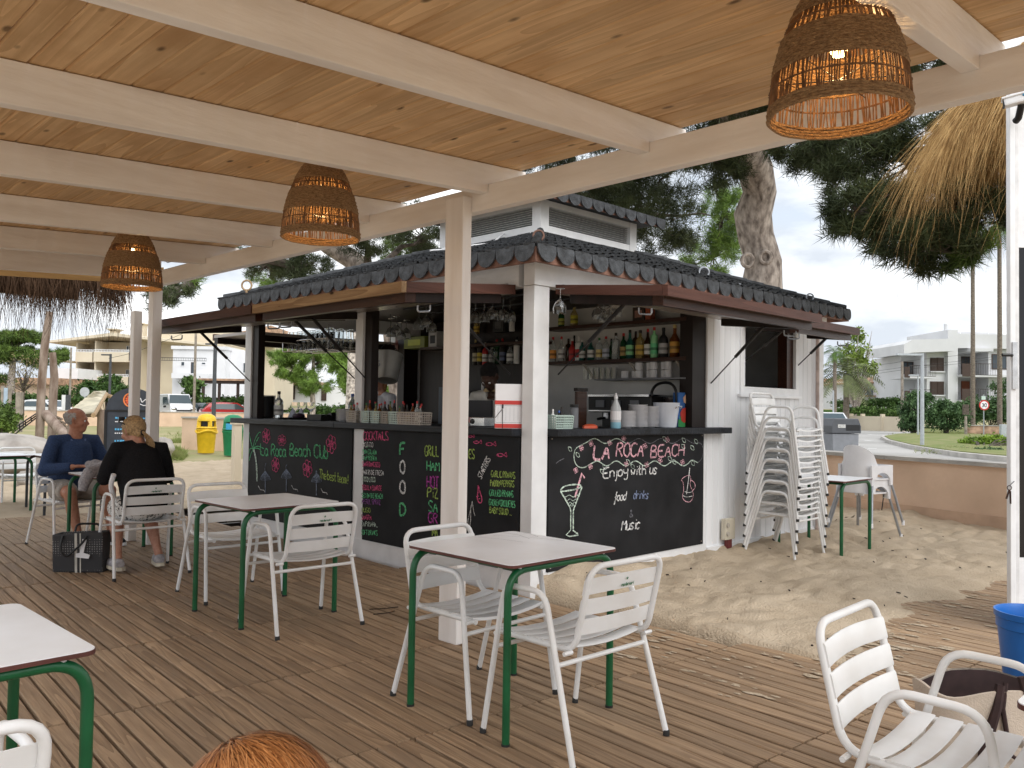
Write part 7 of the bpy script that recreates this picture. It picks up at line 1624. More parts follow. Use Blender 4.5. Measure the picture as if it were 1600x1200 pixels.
# leafy tree and palms behind
b0 = base(1336, 78); t = thing('poplar', 'tall sparse yellow green tree between the kiosk and the low house', 'tree', b0); lb = MB(); rn = random.Random(5)
for i in range(26):
    px, py = 1335 + rn.uniform(-26, 32), rn.uniform(515, 585); p = at(px, py, 78 + rn.uniform(-1.5, 1.5)); lb.tube([b0 + Vector((0, 0, 1.5)), b0.lerp(p, .5) + Vector((rn.uniform(-.3, .3), rn.uniform(-.3, .3), .6)), p], [.12, .06, .015], 5)
lb.tube([b0 - Vector((0, 0, .3)), b0 + Vector((0, 0, 2.2))], [.2, .16], 8); lb.build('trunk', M['bark'], t, loc=-b0)
v, f = leaves(np.concatenate([img_blob(1332, 560, 78, 20, 30, 1.6, 620), img_blob(1345, 545, 78, 18, 28, 1.5, 300), img_blob(1340, 525, 78, 12, 16, 1, 110), img_blob(1352, 575, 78, 16, 14, 1, 260)]), .17, 2); obj('crown', fast_mesh('crown', v, f, leafmat('poplar_leaf', (.20, .27, .05), (.10, .15, .03)), 4), t, -b0)
def palm(lab, px, d, ytop, w0, n, fl, m_=M['leaf'], droop=1.0, grp=None, fan=False):
    b0 = base(px, d, -.1); tz = zat(px, ytop, d); t = thing('palm_tree', lab, 'palm', b0, 0, grp); MB().tube([(0, 0, -.1), (.03, 0, tz * .5), (0, 0, tz)], [w0 * 1.15, w0, w0 * .85], 10).build('trunk', mat('palm_bark', (.20, .165, .13), .95, var=.3, scale=8, stretch=(1, 1, 3), bump=.8, bscale=14), t, smooth=True)
    rn = random.Random(int(px)); V_, F_ = [], []
    for i in range(n):
        a = 2 * PI * i / n + rn.uniform(-.2, .2); el = rn.uniform(-.5, 1.2); o_ = Vector((math.cos(a), math.sin(a), 0)); p = Vector((0, 0, tz)); dv = (o_ * math.cos(el) + Vector((0, 0, math.sin(el)))); sd_ = Vector((-o_.y, o_.x, 0)); st = 9
        for j in range(st):
            q = p + dv * fl / st; dv = (dv + Vector((0, 0, -.16 * droop))).normalized(); lw = fl * .24 * math.sin(PI * (j + .6) / (st + .6)) if not fan else fl * .10 * (j / st + .2)
            for s in (-1, 1):
                for h in (0, .5):
                    m0 = p.lerp(q, h); k0 = len(V_); tip = m0 + sd_ * s * lw + dv * lw * .5 + Vector((0, 0, -lw * .35)); V_ += [m0, m0 + dv * fl * .035, tip]; F_.append((k0, k0 + 1, k0 + 2))
            p = q
    obj('fronds', fast_mesh('fronds', [tuple(v) for v in V_], F_, m_, 3), t); return t
palm('slim fan palm with a small crown right beside the kiosk wall', 1304, 62, 548, .14, 26, 1.15, droop=1.4)
palm('short palm with drooping feathery fronds behind the slim palm', 1322, 72, 582, .25, 30, 3.6, leafmat('dry_palm', (.16, .19, .08), (.08, .095, .045)), 1.1)
palm('left one of two tall palm trunks in front of the white apartments', 1520, 60, 372, .15, 30, 2.2, droop=1.2, grp='tall palms at the right')
palm('right one of two tall palm trunks, nearer the white door', 1562, 60, 350, .16, 30, 2.2, droop=1.2, grp='tall palms at the right')
b0 = base(36, 44); t = thing('small_tree', 'small almost bare tree with thin brown twigs at the far left', 'tree', b0); lb = MB(); rn = random.Random(8); lb.tube([b0 - Vector((0, 0, .3)), at(36, 640, 44), at(37, 610, 44)], [.07, .06, .05], 7)
tips = []
for i in range(34):
    p = at(36 + rn.uniform(-20, 24), rn.uniform(558, 606), 44 + rn.uniform(-.8, .8)); tips.append(p); m0 = at(37, 612, 44); lb.tube([m0, m0.lerp(p, .5) + Vector((rn.uniform(-.2, .2), rn.uniform(-.2, .2), .1)), p], [.03, .015, .005], 4)
lb.build('trunk', M['bark_dark'], t, loc=-b0); v, f = leaves(np.concatenate([np.array(p) + RNG.normal(size=(14, 3)) * .25 for p in tips]), .06, 1); obj('crown', fast_mesh('crown', v, f, leafmat('sparse_leaf', (.20, .17, .08), (.12, .10, .05)), 4), t, -b0)
# grass: sparse blades on the park lawn and at the foot of rocks and walls
gp = []
for (px, py, rx, ry, n) in ((262, 705, 16, 3, 900), (275, 712, 12, 4, 700), (290, 690, 25, 1, 500), (350, 698, 18, 2, 700), (40, 735, 40, 5, 900), (20, 700, 30, 3, 600), (330, 680, 45, 3, 800), (130, 690, 90, 4, 1000), (1510, 704, 50, 3, 1500), (1480, 679, 60, 2, 900)):
    for k in range(n):
        p = gz(px + random.gauss(0, rx * .5), py + random.gauss(0, ry * .6)); gp.append((p.x, p.y, -.03))
v, f = tufts(np.array(gp), .16, .008, 6, up=2.2); obj('grass', fast_mesh('grass', v, f, leafmat('park_grass', (.15, .22, .05), (.22, .20, .08)), 3), kind='stuff')

# ================================================================== far buildings: facades facing the beach, sized from their distance
FR = -YAW
class Bld:
    def __init__(s, name, lab, px, d, cat='building', group=None):
        s.b = base(px, d); s.px, s.d = px, d; s.t = thing(name, lab, cat, s.b, FR, group); s.k = d / FPX
    def x(s, px): return (px - s.px) * s.k
    def z(s, py, px=None): return zat(px if px is not None else s.px, py, s.d)
    def box(s, m_, px0, py0, px1, py1, d0, d1, mb=None):
        """block between two pixel corners, from d0 to d1 metres behind the facade line"""
        b = mb or MB(); c = (px0 + px1) / 2; b.b2((s.x(px0), d0, s.z(py1, c)), (s.x(px1), d1, s.z(py0, c))); return b
    def part(s, name, m_, *a, parent=None): return s.box(m_, *a).build(name, m_, parent or s.t)
    def window(s, px0, py0, px1, py1, mf, mp, bars=1, off=-.06):
        c = (px0 + px1) / 2; X0_, X1_, Z0_, Z1_ = s.x(px0), s.x(px1), s.z(py1, c), s.z(py0, c); w = min(.09, (X1_ - X0_) * .12); b = MB()
        b.b2((X0_, off, Z0_), (X1_, .02, Z0_ + w)).b2((X0_, off, Z1_ - w), (X1_, .02, Z1_)).b2((X0_, off, Z0_ + w), (X0_ + w, .02, Z1_ - w)).b2((X1_ - w, off, Z0_ + w), (X1_, .02, Z1_ - w))
        for i in range(bars):
            xx = X0_ + (X1_ - X0_) * (i + 1) / (bars + 1); b.b2((xx - w / 2, off, Z0_ + w), (xx + w / 2, .02, Z1_ - w))
        f = b.build('window', mf, s.t); MB().b2((X0_ + w, off + .03, Z0_ + w), (X1_ - w, -.005, Z1_ - w)).build('pane', mp, f); return f
    def shutter(s, px0, py0, px1, py1, m_, off=-.08, parent=None):
        c = (px0 + px1) / 2; X0_, X1_, Z0_, Z1_ = s.x(px0), s.x(px1), s.z(py1, c), s.z(py0, c); b = MB().b2((X0_, off + .03, Z0_), (X1_, -.004, Z1_)); n = max(3, int((Z1_ - Z0_) / .14))
        for i in range(n): b.box(((X0_ + X1_) / 2, off + .015, Z0_ + (i + .5) * (Z1_ - Z0_) / n), (X1_ - X0_ - .1, .03, (Z1_ - Z0_) / n * .55))
        return b.build('shutter', m_, parent or s.t)
    def rail(s, px0, px1, py0, py1, m_, off, n=None, r=.02):
        c = (px0 + px1) / 2; X0_, X1_, Z0_, Z1_ = s.x(px0), s.x(px1), s.z(py1, c), s.z(py0, c); n = n or max(3, int((X1_ - X0_) / .16)); b = MB().b2((X0_, off - .03, Z1_ - .05), (X1_, off + .03, Z1_)).b2((X0_, off - .02, Z0_), (X1_, off + .02, Z0_ + .04))
        for i in range(n + 1): b.box((X0_ + (X1_ - X0_) * i / n, off, (Z0_ + Z1_) / 2), (r, r, Z1_ - Z0_))
        return b.build('railing', m_, s.t)
cream = mat('cream_render', (.66, .585, .45), .9, var=.05, scale=.5, hue=(.60, .52, .40)); wht = mat('white_render', (.62, .625, .64), .9, var=.04, scale=.5); wht2 = mat('white_wall', (.76, .765, .78), .9, var=.04, scale=.7); tile = mat('roof_tile', (.46, .29, .19), .85, var=.25, scale=3, bump=.5, bscale=8); brn = mat('brown_shutter', (.055, .032, .024), .6, var=.1); shade_ = mat('window_dark', (.06, .075, .09), .15, var=0); lb_ = mat('blue_grey_shutter', (.40, .50, .62), .6, var=.05); rail_d = mat('dark_railing', (.05, .04, .035), .5, var=0)
pinkish = mat('pink_render', (.60, .44, .34), .9, var=.06, scale=.5)
# cream apartment block with rounded balconies
B = Bld('apartment_block', 'cream three storey apartment block with white balcony railings and two roof chimneys', 117, 90)
B.part('wall', cream, 119, 533, 330, 648, 2.2, 14); B.part('wall', cream, 205, 527, 214, 648, -.6, 2.2); B.part('wall', cream, 120, 536, 122, 648, -.5, 2.2); B.part('wall', cream, 149, 533, 151, 648, -.5, 2.2)
MB().add([(B.x(88), -2.2, B.z(535, 90)), (B.x(178), -1.0, B.z(521, 178)), (B.x(216), -1, B.z(526, 214)), (B.x(345), 1, B.z(538, 340)), (B.x(345), 15, B.z(538, 340)), (B.x(88), 12, B.z(535, 90)), (B.x(88), -2.2, B.z(538, 90)), (B.x(178), -1, B.z(526, 178)), (B.x(216), -1, B.z(530, 214)), (B.x(345), 1, B.z(541, 340)), (B.x(345), 15, B.z(541, 340)), (B.x(88), 12, B.z(538, 90))], [(0, 1, 2, 3, 4, 5), (6, 7, 8, 9, 10, 11), (0, 1, 7, 6), (1, 2, 8, 7), (2, 3, 9, 8), (3, 4, 10, 9), (4, 5, 11, 10), (5, 0, 6, 11)]).build('roof', cream, B.t)
B.part('gable', cream, 216, 510, 330, 533, 3, 12)
for p0, p1, q0, q1 in ((153, 165, 511, 523), (197, 209, 502, 520)):
    c = B.part('chimney', cream, p0 + 1, q0 + 3, p1 - 1, q1 + 4, 2, 3); B.part('cap', cream, p0 - 2, q0, p1 + 2, q0 + 1.4, 1.6, 3.4, parent=c)
    b_ = MB()
    for q in (p0, (p0 + p1) / 2, p1 - 1): B.box(cream, q, q0 + 1.4, q + 1, q0 + 3.2, 1.9, 3.1, b_)
    b_.build('cap_posts', cream, c)
for lv, (yt, yb, ys) in enumerate(((551, 563, 566), (589, 600, 603))):
    for (p0, p1, o_) in ((94, 118, -1.6), (123, 149, -.9), (151, 205, -.9)):
        bl = B.part('balcony', cream, p0, yt, p1, ys, o_ - .12, o_); B.part('floor_slab', cream, p0, ys - 2, p1, ys, o_ + .002, 2.2, parent=bl); B.rail(p0, p1, yt - 4, yt, M['white'], o_ - .05, r=.05)
    B.window(180, yt - 13, 188, ys - 2, M['white'], shade_, 1, -.05).location = (0, 2.2, 0); B.shutter(190, yt - 14, 202, ys - 2, M['white']).location = (0, 2.2, 0)
B.part('ground_floor', cream, 150, 603, 205, 645, -.2, 2); B.part('side_wing', cream, 96, 590, 118, 645, -.4, 6)
B.window(266.5, 536, 276, 545, M['white'], shade_, 0).location = (0, 2.2, 0); B.window(265, 572, 271, 583, M['white'], shade_, 0).location = (0, 2.2, 0)
# white house behind the vans
B = Bld('house', 'white two storey house with small windows and a wooden porch at the left', 268, 80)
B.part('wall', wht2, 268, 546, 350, 640, 0, 8); B.part('parapet', wht2, 266, 541, 352, 546, -.2, 8.2)
MB().prism([(B.x(350), B.z(540)), (B.x(398), B.z(552, 390)), (B.x(398), B.z(640, 390)), (B.x(350), B.z(640))], 1.5, 9, 'xz').build('wall', wht2, B.t)
for p0, q0, p1, q1 in ((281, 565, 287, 572), (313, 566, 320, 570)): B.window(p0, q0, p1, q1, M['white'], shade_, 0)
B.window(297, 566, 303, 588, brn, shade_, 0); B.part('balcony', wht2, 275, 584, 332, 592, -1.3, -.05); B.rail(250, 328, 560, 565, M['dark_metal'], -1.3)
B.window(370, 565, 378, 582, M['white'], shade_, 1, -.06).location = (0, 1.5, 0)
pg2 = thing('porch_pergola', 'red brown wooden porch with a tiled top in front of the white house', 'pergola', base(345, 70), FR); k = 70 / FPX
for px in (317, 342, 371): MB().b2(((px - 345) * k - .1, -.1, 0), ((px - 345) * k + .1, .1, zat(px, 599, 70))).build('post', brn, pg2)
zt = zat(345, 596, 70); MB().b2((-31 * k, -.3, zt - .15), (37 * k, 2.2, zt + .05)).build('beam', brn, pg2); MB().b2((-33 * k, -.5, zt + .052), (40 * k, 2.4, zt + .22)).build('roof', tile, pg2)
# eaves of a house close behind it, and the arched house at the far left
B = Bld('house', 'house with a brown eave and tiled roof just left of the kiosk end post', 345, 55); b_ = MB(); b_.prism([(B.x(338), B.z(525)), (B.x(338), B.z(530)), (B.x(420), B.z(539, 400)), (B.x(420), B.z(508, 400))], 0, 7, 'xz'); b_.build('roof', tile, B.t); B.part('eave', brn, 344, 530.5, 420, 536, .2, 6.5); B.part('wall', cream, 372, 537, 420, 640, 1.2, 6); B.part('door', brn, 373, 600, 378, 640, 1.1, 1.19)
B = Bld('house', 'pale pink house with arched openings behind the log posts at the far left', 20, 82); B.part('wall', pinkish, -60, 600, 96, 645, 0, 8); B.part('roof', tile, -62, 590, 98, 600, -.6, 8.5); B.part('upper_wall', wht2, 55, 573, 95, 590, 3, 8)
for px in (24, 66):
    a = MB(); c = B.x(px); r_ = 8 * B.k; z0 = B.z(621, px); a.prism([(c - r_, z0 - 1.4), (c + r_, z0 - 1.4)] + [(c + r_ * math.cos(q), z0 + r_ * .55 * math.sin(q)) for q in [PI * i / 10 for i in range(11)]], -.02, .1, 'xz'); a.build('arch_opening', brn, B.t)
# house seen through the bar
B = Bld('house', 'white house with dark doors and a tiled porch roof seen through the bar', 470, 66)
B.part('wall', wht2, 396, 545, 470, 650, 1, 9); B.part('wall', wht2, 430, 603, 620, 650, .4, 9); b_ = MB().prism([(B.x(422), B.z(597)), (B.x(422), B.z(601)), (B.x(500), B.z(601)), (B.x(500), B.z(597)), (B.x(470), B.z(592))], -1.2, 3, 'xz'); b_.build('porch_roof', tile, B.t); B.part('eave', brn, 424, 601, 500, 603, -1.0, .38); B.part('porch_roof', tile, 396, 588, 426, 594, -.8, 1)
B.part('door', brn, 448.5, 602.5, 458.5, 624, .3, .39); B.part('door', brn, 500, 606, 508, 626, .3, .39); B.part('door', brn, 405, 601, 419, 624, .9, .99); B.part('pillar', wht2, 439, 600, 446, 622, -.9, -.4); B.part('balcony', wht2, 400, 572, 430, 590, -.6, .98); B.window(402, 560, 424, 577, brn, shade_, 4).location = (0, 1, 0); B.part('lantern', brn, 463, 603, 465, 607, .2, .39)
# ---- right: white apartments
B = Bld('apartment_block', 'white modern apartment block with brown shutters and dark balcony railings at the right', 1450, 82)
B.part('wall', wht, 1448, 536, 1478, 645, 0, 9); B.part('stair_tower', wht, 1477, 516, 1492.5, 645, -.5, 8); B.part('wall', wht, 1492, 536, 1625, 645, 3.2, 9); B.part('parapet', wht, 1492, 523, 1625, 545, -.3, 9); B.part('wall', wht, 1548, 545, 1625, 645, .4, 3.2); B.part('roof_room', wht, 1494, 516, 1576, 523, 2, 7)
ov = MB().prism([(B.x(1399), B.z(540, 1400)), (B.x(1412), B.z(533, 1420)), (B.x(1477), B.z(531, 1460)), (B.x(1477), B.z(550, 1460)), (B.x(1412), B.z(553, 1420)), (B.x(1399), B.z(555, 1400))], -1.8, 7, 'xz'); ov.build('roof_slab', wht, B.t)
for y0, y1 in ((559, 580), (596, 617)):
    f = B.window(1453, y0, 1474.5, y1, brn, brn, 0); B.shutter(1454, y0 + 1, 1463.4, y1 - 1, brn, -.12, f); B.shutter(1464, y0 + 1, 1473.6, y1 - 1, brn, -.12, f); B.part('sill', wht, 1452, y1, 1475.5, y1 + 2, -.25, -.002)
B.part('wall', wht, 1426, 553, 1448, 645, 2.5, 9); B.window(1427, 563, 1446, 583, brn, shade_, 1).location = (0, 2.5, 0)
for y0, y1, ys in ((572, 589, 592), (609, 626, 629)):
    B.part('balcony_floor', wht, 1408, ys - 3, 1448, ys, -1.5, 2.5); B.part('balcony_panel', brn, 1402, y0 + 2, 1410, y1 + 2, -1.55, -1.45); B.rail(1410, 1450, y0, y1, rail_d, -1.5)
for y0, y1, ys in ((569, 587, 590), (608, 626, 629)):
    B.part('balcony_floor', wht, 1492.5, ys - 3, 1625, ys, -1.2, 3.2); B.part('balcony_panel', brn, 1493, y0, 1508, y1 + 2, -1.25, -1.15); B.rail(1508, 1550, y0, y1, rail_d, -1.2)
B.window(1529, 554, 1543, 586, brn, shade_, 2).location = (0, 3.2, 0); B.part('door', mat('rust_door', (.25, .075, .035), .6, var=.1), 1529, 594, 1542, 627, 3.05, 3.19); B.window(1553, 553, 1577, 577, brn, shade_, 1, -.06).location = (0, .4, 0)
B.part('awning', wht, 1510, 545, 1545, 550, -.8, 3); B.rail(1509, 1576, 505, 523, M['white'], 1, n=3, r=.05); MB().tube([(B.x(1486), 1, B.z(516)), (B.x(1486), 1, B.z(504))], .18, 8).build('chimney_pot', wht, B.t)
# low white house
B = Bld('house', 'low white house with pale blue shutters and a tiled roof at the right', 1365, 92)
B.part('wall', wht, 1328, 597, 1440, 640, 0, 8); MB().add([(B.x(1322), -1.2, B.z(598, 1330)), (B.x(1442), -1.2, B.z(596, 1440)), (B.x(1442), 9, B.z(596, 1440)), (B.x(1322), 9, B.z(598, 1330)), (B.x(1375), 3, B.z(587, 1375)), (B.x(1412), 3, B.z(583, 1405)), (B.x(1322), -1.2, B.z(600, 1330)), (B.x(1442), -1.2, B.z(598.5, 1440)), (B.x(1442), 9, B.z(598.5, 1440)), (B.x(1322), 9, B.z(600, 1330))], [(0, 1, 5, 4), (1, 2, 5), (2, 3, 4, 5), (3, 0, 4), (6, 7, 8, 9), (0, 1, 7, 6), (1, 2, 8, 7), (2, 3, 9, 8), (3, 0, 6, 9)]).build('roof', tile, B.t)
for p0, p1 in ((1339, 1342), (1361, 1364), (1376, 1382), (1391, 1407)): B.shutter(p0, 602, p1, 618, lb_)
B.window(1349, 603, 1358, 619, M['white'], lb_, 1); B.part('balcony', wht, 1322, 620, 1400, 625, -1.4, -.02); B.part('porch_roof', tile, 1322, 618.5, 1402, 620, -1.8, -.02); B.part('chimney', wht, 1363, 581, 1371, 592, 3, 4)
B = Bld('house', 'distant beige building behind the palms next to the kiosk wall', 1300, 120); B.part('wall', cream, 1285, 598, 1328, 640, 0, 8); B.part('roof', tile, 1283, 592, 1330, 598, -.5, 8.5); B.part('balcony', wht, 1290, 613, 1326, 618, -1, -.02); B.window(1312, 602, 1318, 611, M['white'], shade_, 0); B.part('side_room', cream, 1316, 588, 1324, 606, -.5, -.03)
# far ridge of low wooded hills
hl = MB(); 
for px in range(-400, 2200, 40):
    p = base(px, 380, -1); q = base(px + 40, 380, -1); h = lambda x: 4.0 + 2.0 * math.sin(x * .011) + 1.2 * math.sin(x * .031)
    hl.add([p, q, q + Vector((0, 0, h(px + 40))), p + Vector((0, 0, h(px))), p + FH * 30, q + FH * 30], [(0, 1, 2, 3), (3, 2, 5, 4)])
hl.build('hills', M['hedge'], kind='structure')

# walls
def wallrun(lab, pts, h, th, m_, cat='wall', cop=None, piers=()):
    t = thing('garden_wall', lab, cat, pts[0]); o = -Vector(pts[0])
    for a, b in zip(pts, pts[1:]):
        MB().bar(a + Vector((0, 0, h / 2 - .1)), b + Vector((0, 0, h / 2 - .1)), th, h + .2).build('panel', m_, t, loc=o)
        if cop: MB().bar(a + Vector((0, 0, h + .027)), b + Vector((0, 0, h + .027)), th + .08, .05).build('coping', cop, t, loc=o)
    for p in piers: MB().box(p + Vector((0, 0, h / 2 + .05)), (.3, .3, h + .3), rz=FR).build('pier', m_, t, loc=o)
    return t
wallrun('long low beige wall between the park and the parked cars', [base(-300, 47), base(130, 49), base(300, 51), base(480, 54)], .82, .25, M['peach'], cop=M['concrete'])
wallrun('short beige wall behind the yellow litter bin', [base(291, 26), base(372, 25)], .92, .3, M['peach'], cop=M['concrete'])
wallrun('cream garden wall across the road at the right', [base(1312, 74), base(1380, 70), base(1412, 68)], 1.15, .25, cream, piers=[base(1330, 73), base(1348, 72), base(1379, 70)])
wallrun('low stone wall behind the speed sign', [base(1508, 60), base(1640, 58)], .62, .3, mat('stone_wall', (.46, .30, .21), .9, var=.3, scale=2.5, bump=.6, bscale=5), cop=M['concrete'])
t = thing('pillar', 'beige rendered pillar at the left end of the kiosk', 'pillar', base(371, 13.5)); MB().b2((-.06, -.06, -.1), (.06, .06, 1.05)).build('shaft', cream, t, bevel=.01); MB().b2((-.08, -.08, 1.052), (.08, .08, 1.09)).build('cap', cream, t)

# vehicles
def car(lab, px, d, rz, paint, kind='car', cat='car', L_=4.1, Wd=1.72):
    t = thing('parked_' + ('van' if kind == 'van' else 'car'), lab, cat, base(px, d), rz, 'vehicles parked in the street')
    gl2 = mat('car_glass', (.06, .085, .10), .08, var=0)
    if kind == 'van': low = [(-2.3, .35), (-2.35, 1.0), (-2.3, 1.9), (1.05, 1.92), (1.55, 1.25), (2.2, 1.0), (2.36, .75), (2.36, .35)]; wins = [(1.02, 1.80, 1.58, 1.22)]; H2 = 1.92; sw = [(-.1, 1.18), (-.1, 1.70), (.95, 1.70), (1.28, 1.22)]
    elif kind == 'hatch': low = [(-2.0, .32), (-2.08, .75), (-1.98, 1.0), (-1.55, 1.42), (-.9, 1.50), (.25, 1.46), (1.0, .98), (1.85, .84), (2.05, .62), (2.05, .32)]; sw = [(-1.55, 1.02), (-1.3, 1.36), (.2, 1.38), (.85, 1.0)]
    else: low = [(-2.15, .34), (-2.2, .8), (-1.9, .98), (-1.25, 1.0), (-.75, 1.40), (.35, 1.42), (1.05, .98), (1.95, .84), (2.15, .6), (2.15, .34)]; sw = [(-1.12, 1.02), (-.72, 1.32), (.3, 1.34), (.9, 1.0)]
    b = MB(); n = len(low); prof = []
    for (y, f) in ((-Wd / 2, .94), (-Wd / 2 * .96, 1.0), (Wd / 2 * .96, 1.0), (Wd / 2, .94)): prof.append([(x * (.985 if f < 1 else 1), y * (1 if z < 1.02 else .84), .35 + (z - .35) * (.97 if f < 1 else 1)) for x, z in low])
    vs = [p for q in prof for p in q]; fs = [tuple(range(n))[::-1], tuple(3 * n + k for k in range(n))] + [(i * n + k, i * n + (k + 1) % n, (i + 1) * n + (k + 1) % n, (i + 1) * n + k) for i in range(3) for k in range(n)]
    b.add(vs, fs).build('body', paint, t, bevel=.05, smooth=35)
    for s in (-1, 1):
        y = s * (Wd / 2 * .885); MB().add([(x, s * (Wd / 2 * (1.0 if z < 1.05 else .86)) * 1.005, z) for x, z in sw] + [(x, s * (Wd / 2 * (1.0 if z < 1.05 else .86)) * .9, z) for x, z in sw], [(0, 1, 2, 3), (4, 5, 6, 7)] + [(i, (i + 1) % 4, 4 + (i + 1) % 4, 4 + i) for i in range(4)]).build('window', gl2, t)
    i0 = {'van': 3, 'hatch': 5, 'car': 5}[kind]; (xa, za), (xb, zb) = low[i0], low[i0 + 1]
    def wsf(x0, z0, x1, z1):
        q = [(x0 + (x1 - x0) * u + .012 * (1 if x0 > 0 or kind != 'x' else -1), y * (.84 + (1 - .84) * u) * .86, z0 + (z1 - z0) * u + .012) for u, y in ((.12, -Wd / 2), (.92, -Wd / 2), (.92, Wd / 2), (.12, Wd / 2))]
        return MB().add(q + [(a, b_, c - .03) for a, b_, c in q], [(0, 1, 2, 3), (4, 5, 6, 7)] + [(i, (i + 1) % 4, 4 + (i + 1) % 4, 4 + i) for i in range(4)])
    wsf(xa, za, xb, zb).build('windscreen', gl2, t)
    if kind != 'van': (x0, z0), (x1, z1) = (low[3], low[2]) if kind == 'hatch' else (low[4], low[3]); q = wsf(x0, z0, x1, z1); q.v = [(a - .025, b_, c) for a, b_, c in q.v]; q.build('rear_window', gl2, t)
    xf = low[-1][0]; xr = low[0][0]
    for s in (-1, 1):
        MB().ball((xf - .10, s * (Wd / 2 - .24), .80 if kind != 'van' else .92), (.10, .20, .11), 10, 6).build('headlight', M['glass'] if False else M['steel'], t, smooth=True); MB().b2((xr - .03, s * (Wd / 2 - .28) - .12, .70), (xr + .1, s * (Wd / 2 - .28) + .12, .88)).build('tail_light', M['red'], t)
        MB().b2((sw[-1][0] - .12, s * (Wd / 2 + .02), 1.0), (sw[-1][0] + .02, s * (Wd / 2 + .18), 1.14)).build('mirror', M['black'], t, bevel=.02)
    MB().b2((xf - .05, -Wd / 2 * .9, .34), (xf + .03, Wd / 2 * .9, .52)).build('bumper', M['black'] if kind == 'van' else paint, t, bevel=.02); MB().b2((xr - .03, -Wd / 2 * .9, .34), (xr + .05, Wd / 2 * .9, .54)).build('bumper', paint, t, bevel=.02)
    MB().b2((xf - .03, -.5, .60), (xf + .025, .5, .72)).build('grille', M['black'], t); MB().b2((xf + .031, -.26, .40), (xf + .04, .26, .51)).build('number_plate', M['paper'], t)
    for x in (-1.32, 1.32):
        for s in (-1, 1):
            w_ = MB().lathe([(.22, -.1), (.30, -.11), (.32, -.08), (.32, .08), (.30, .11), (.22, .1)], 18).build('wheel', M['rubber'], t, loc=(x, s * (Wd / 2 - .10), .32), rot=(PI / 2, 0, 0), smooth=True); MB().lathe([(.05, -.108), (.21, -.104), (.215, .104), (.05, .108)], 14).build('rim', M['steel'], w_)
    return t
cw = mat('white_car_paint', (.72, .73, .75), .2, var=0, coat=.6); cb = mat('dark_blue_car_paint', (.025, .032, .045), .15, var=0, coat=.8); crd = mat('red_car_paint', (.42, .015, .02), .2, var=0, coat=.8); csv = mat('silver_car_paint', (.55, .58, .60), .25, .3, var=0, coat=.6)
hd = lambda a: FACE + R(a)
v_ = car('white delivery van with a black bumper parked by the corner post', 272, 61, hd(38), cw, 'van', 'van'); v_.scale = (1.0, 1.05, 1.06)
MB().b2((2.30, -.5, .78), (2.40, .5, .86)).build('emblem_bar', M['black'], v_)
car('dark blue car half hidden between the van and the red car', 316, 63, hd(60), cb, 'car'); car('red hatchback parked in front of the kiosk end', 362, 58, hd(118), crd, 'hatch'); car('white hatchback parked behind the log posts', 78, 58, hd(75), cw, 'hatch')
car('white car with a dark windscreen right beside the kiosk wall', 1291, 44, hd(172), cw, 'car')
# bins
def bin_(lab, px, d, m_, sc, grp='round litter bins on posts'):
    t = thing('litter_bin', lab, 'litter bin', base(px, d), FACE, grp); r_ = .27
    MB().lathe([(r_ * .80, 0), (r_ * .82, .02), (r_ * .98, .60), (r_ * 1.04, .62), (r_ * 1.04, .67), (r_ * .9, .68)], 22).build('body', m_, t, smooth=40)
    MB().lathe([(r_ * 1.02, .685), (r_ * 1.06, .70), (r_ * 1.0, .74)], 22).build('collar', m_, t, smooth=True)
    for a in (-.75, .75, PI - .75, PI + .75): MB().bar((r_ * .86 * math.cos(a), r_ * .86 * math.sin(a), .735), (r_ * .80 * math.cos(a), r_ * .80 * math.sin(a), .90), .11, .05).build('upright', m_, t, bevel=.01)
    MB().lathe([(r_ * .95, .895), (r_ * .93, .95), (r_ * .80, 1.03), (r_ * .5, 1.08), (0, 1.10)], 22).build('hood', m_, t, smooth=True); MB().lathe([(r_ * .7, .70), (r_ * .7, .894)], 16).build('liner', M['black'], t)
    return t
tb_ = bin_('yellow litter bin with a hooded top on the grass', 323.5, 23.6, M['yellow'], 1); MB().tube([(.285 * math.cos(a), .285 * math.sin(a), .60 + .035 * math.sin(a * 3)) for a in [2 * PI * k / 24 for k in range(24)]], .03, 6, closed=True).build('bag_rim', M['yellow'], tb_)
g_ = bin_('green litter bin with a hooded top by the kiosk end', 365, 22.6, M['green'], 1); MB().b2((.265, -.10, .70), (.285, .10, .86)).build('sticker', colmat((.05, .35, .60)), g_)
t = thing('street_bin', 'large grey street bin with a sloping dark lid behind the stacked chairs', 'litter bin', base(1311, 22), FACE + R(12)); MB().prism([(-.36, 0), (.36, 0), (.38, .85), (-.38, .85)], -.3, .3, 'yz').build('body', M['grey'], t, bevel=.02); MB().prism([(-.42, .86), (.42, .86), (.42, 1.05), (.34, 1.24), (-.34, 1.24), (-.42, 1.05)], -.34, .34, 'yz').build('lid', mat('dark_grey_lid', (.075, .08, .09), .45, var=.05), t, bevel=.02); MB().b2((.335, -.02, .93), (.345, .38, 1.08)).build('slot', M['black'], t); MB().b2((.336, -.26, 1.0), (.35, -.04, 1.09)).build('plate', M['steel'], t)
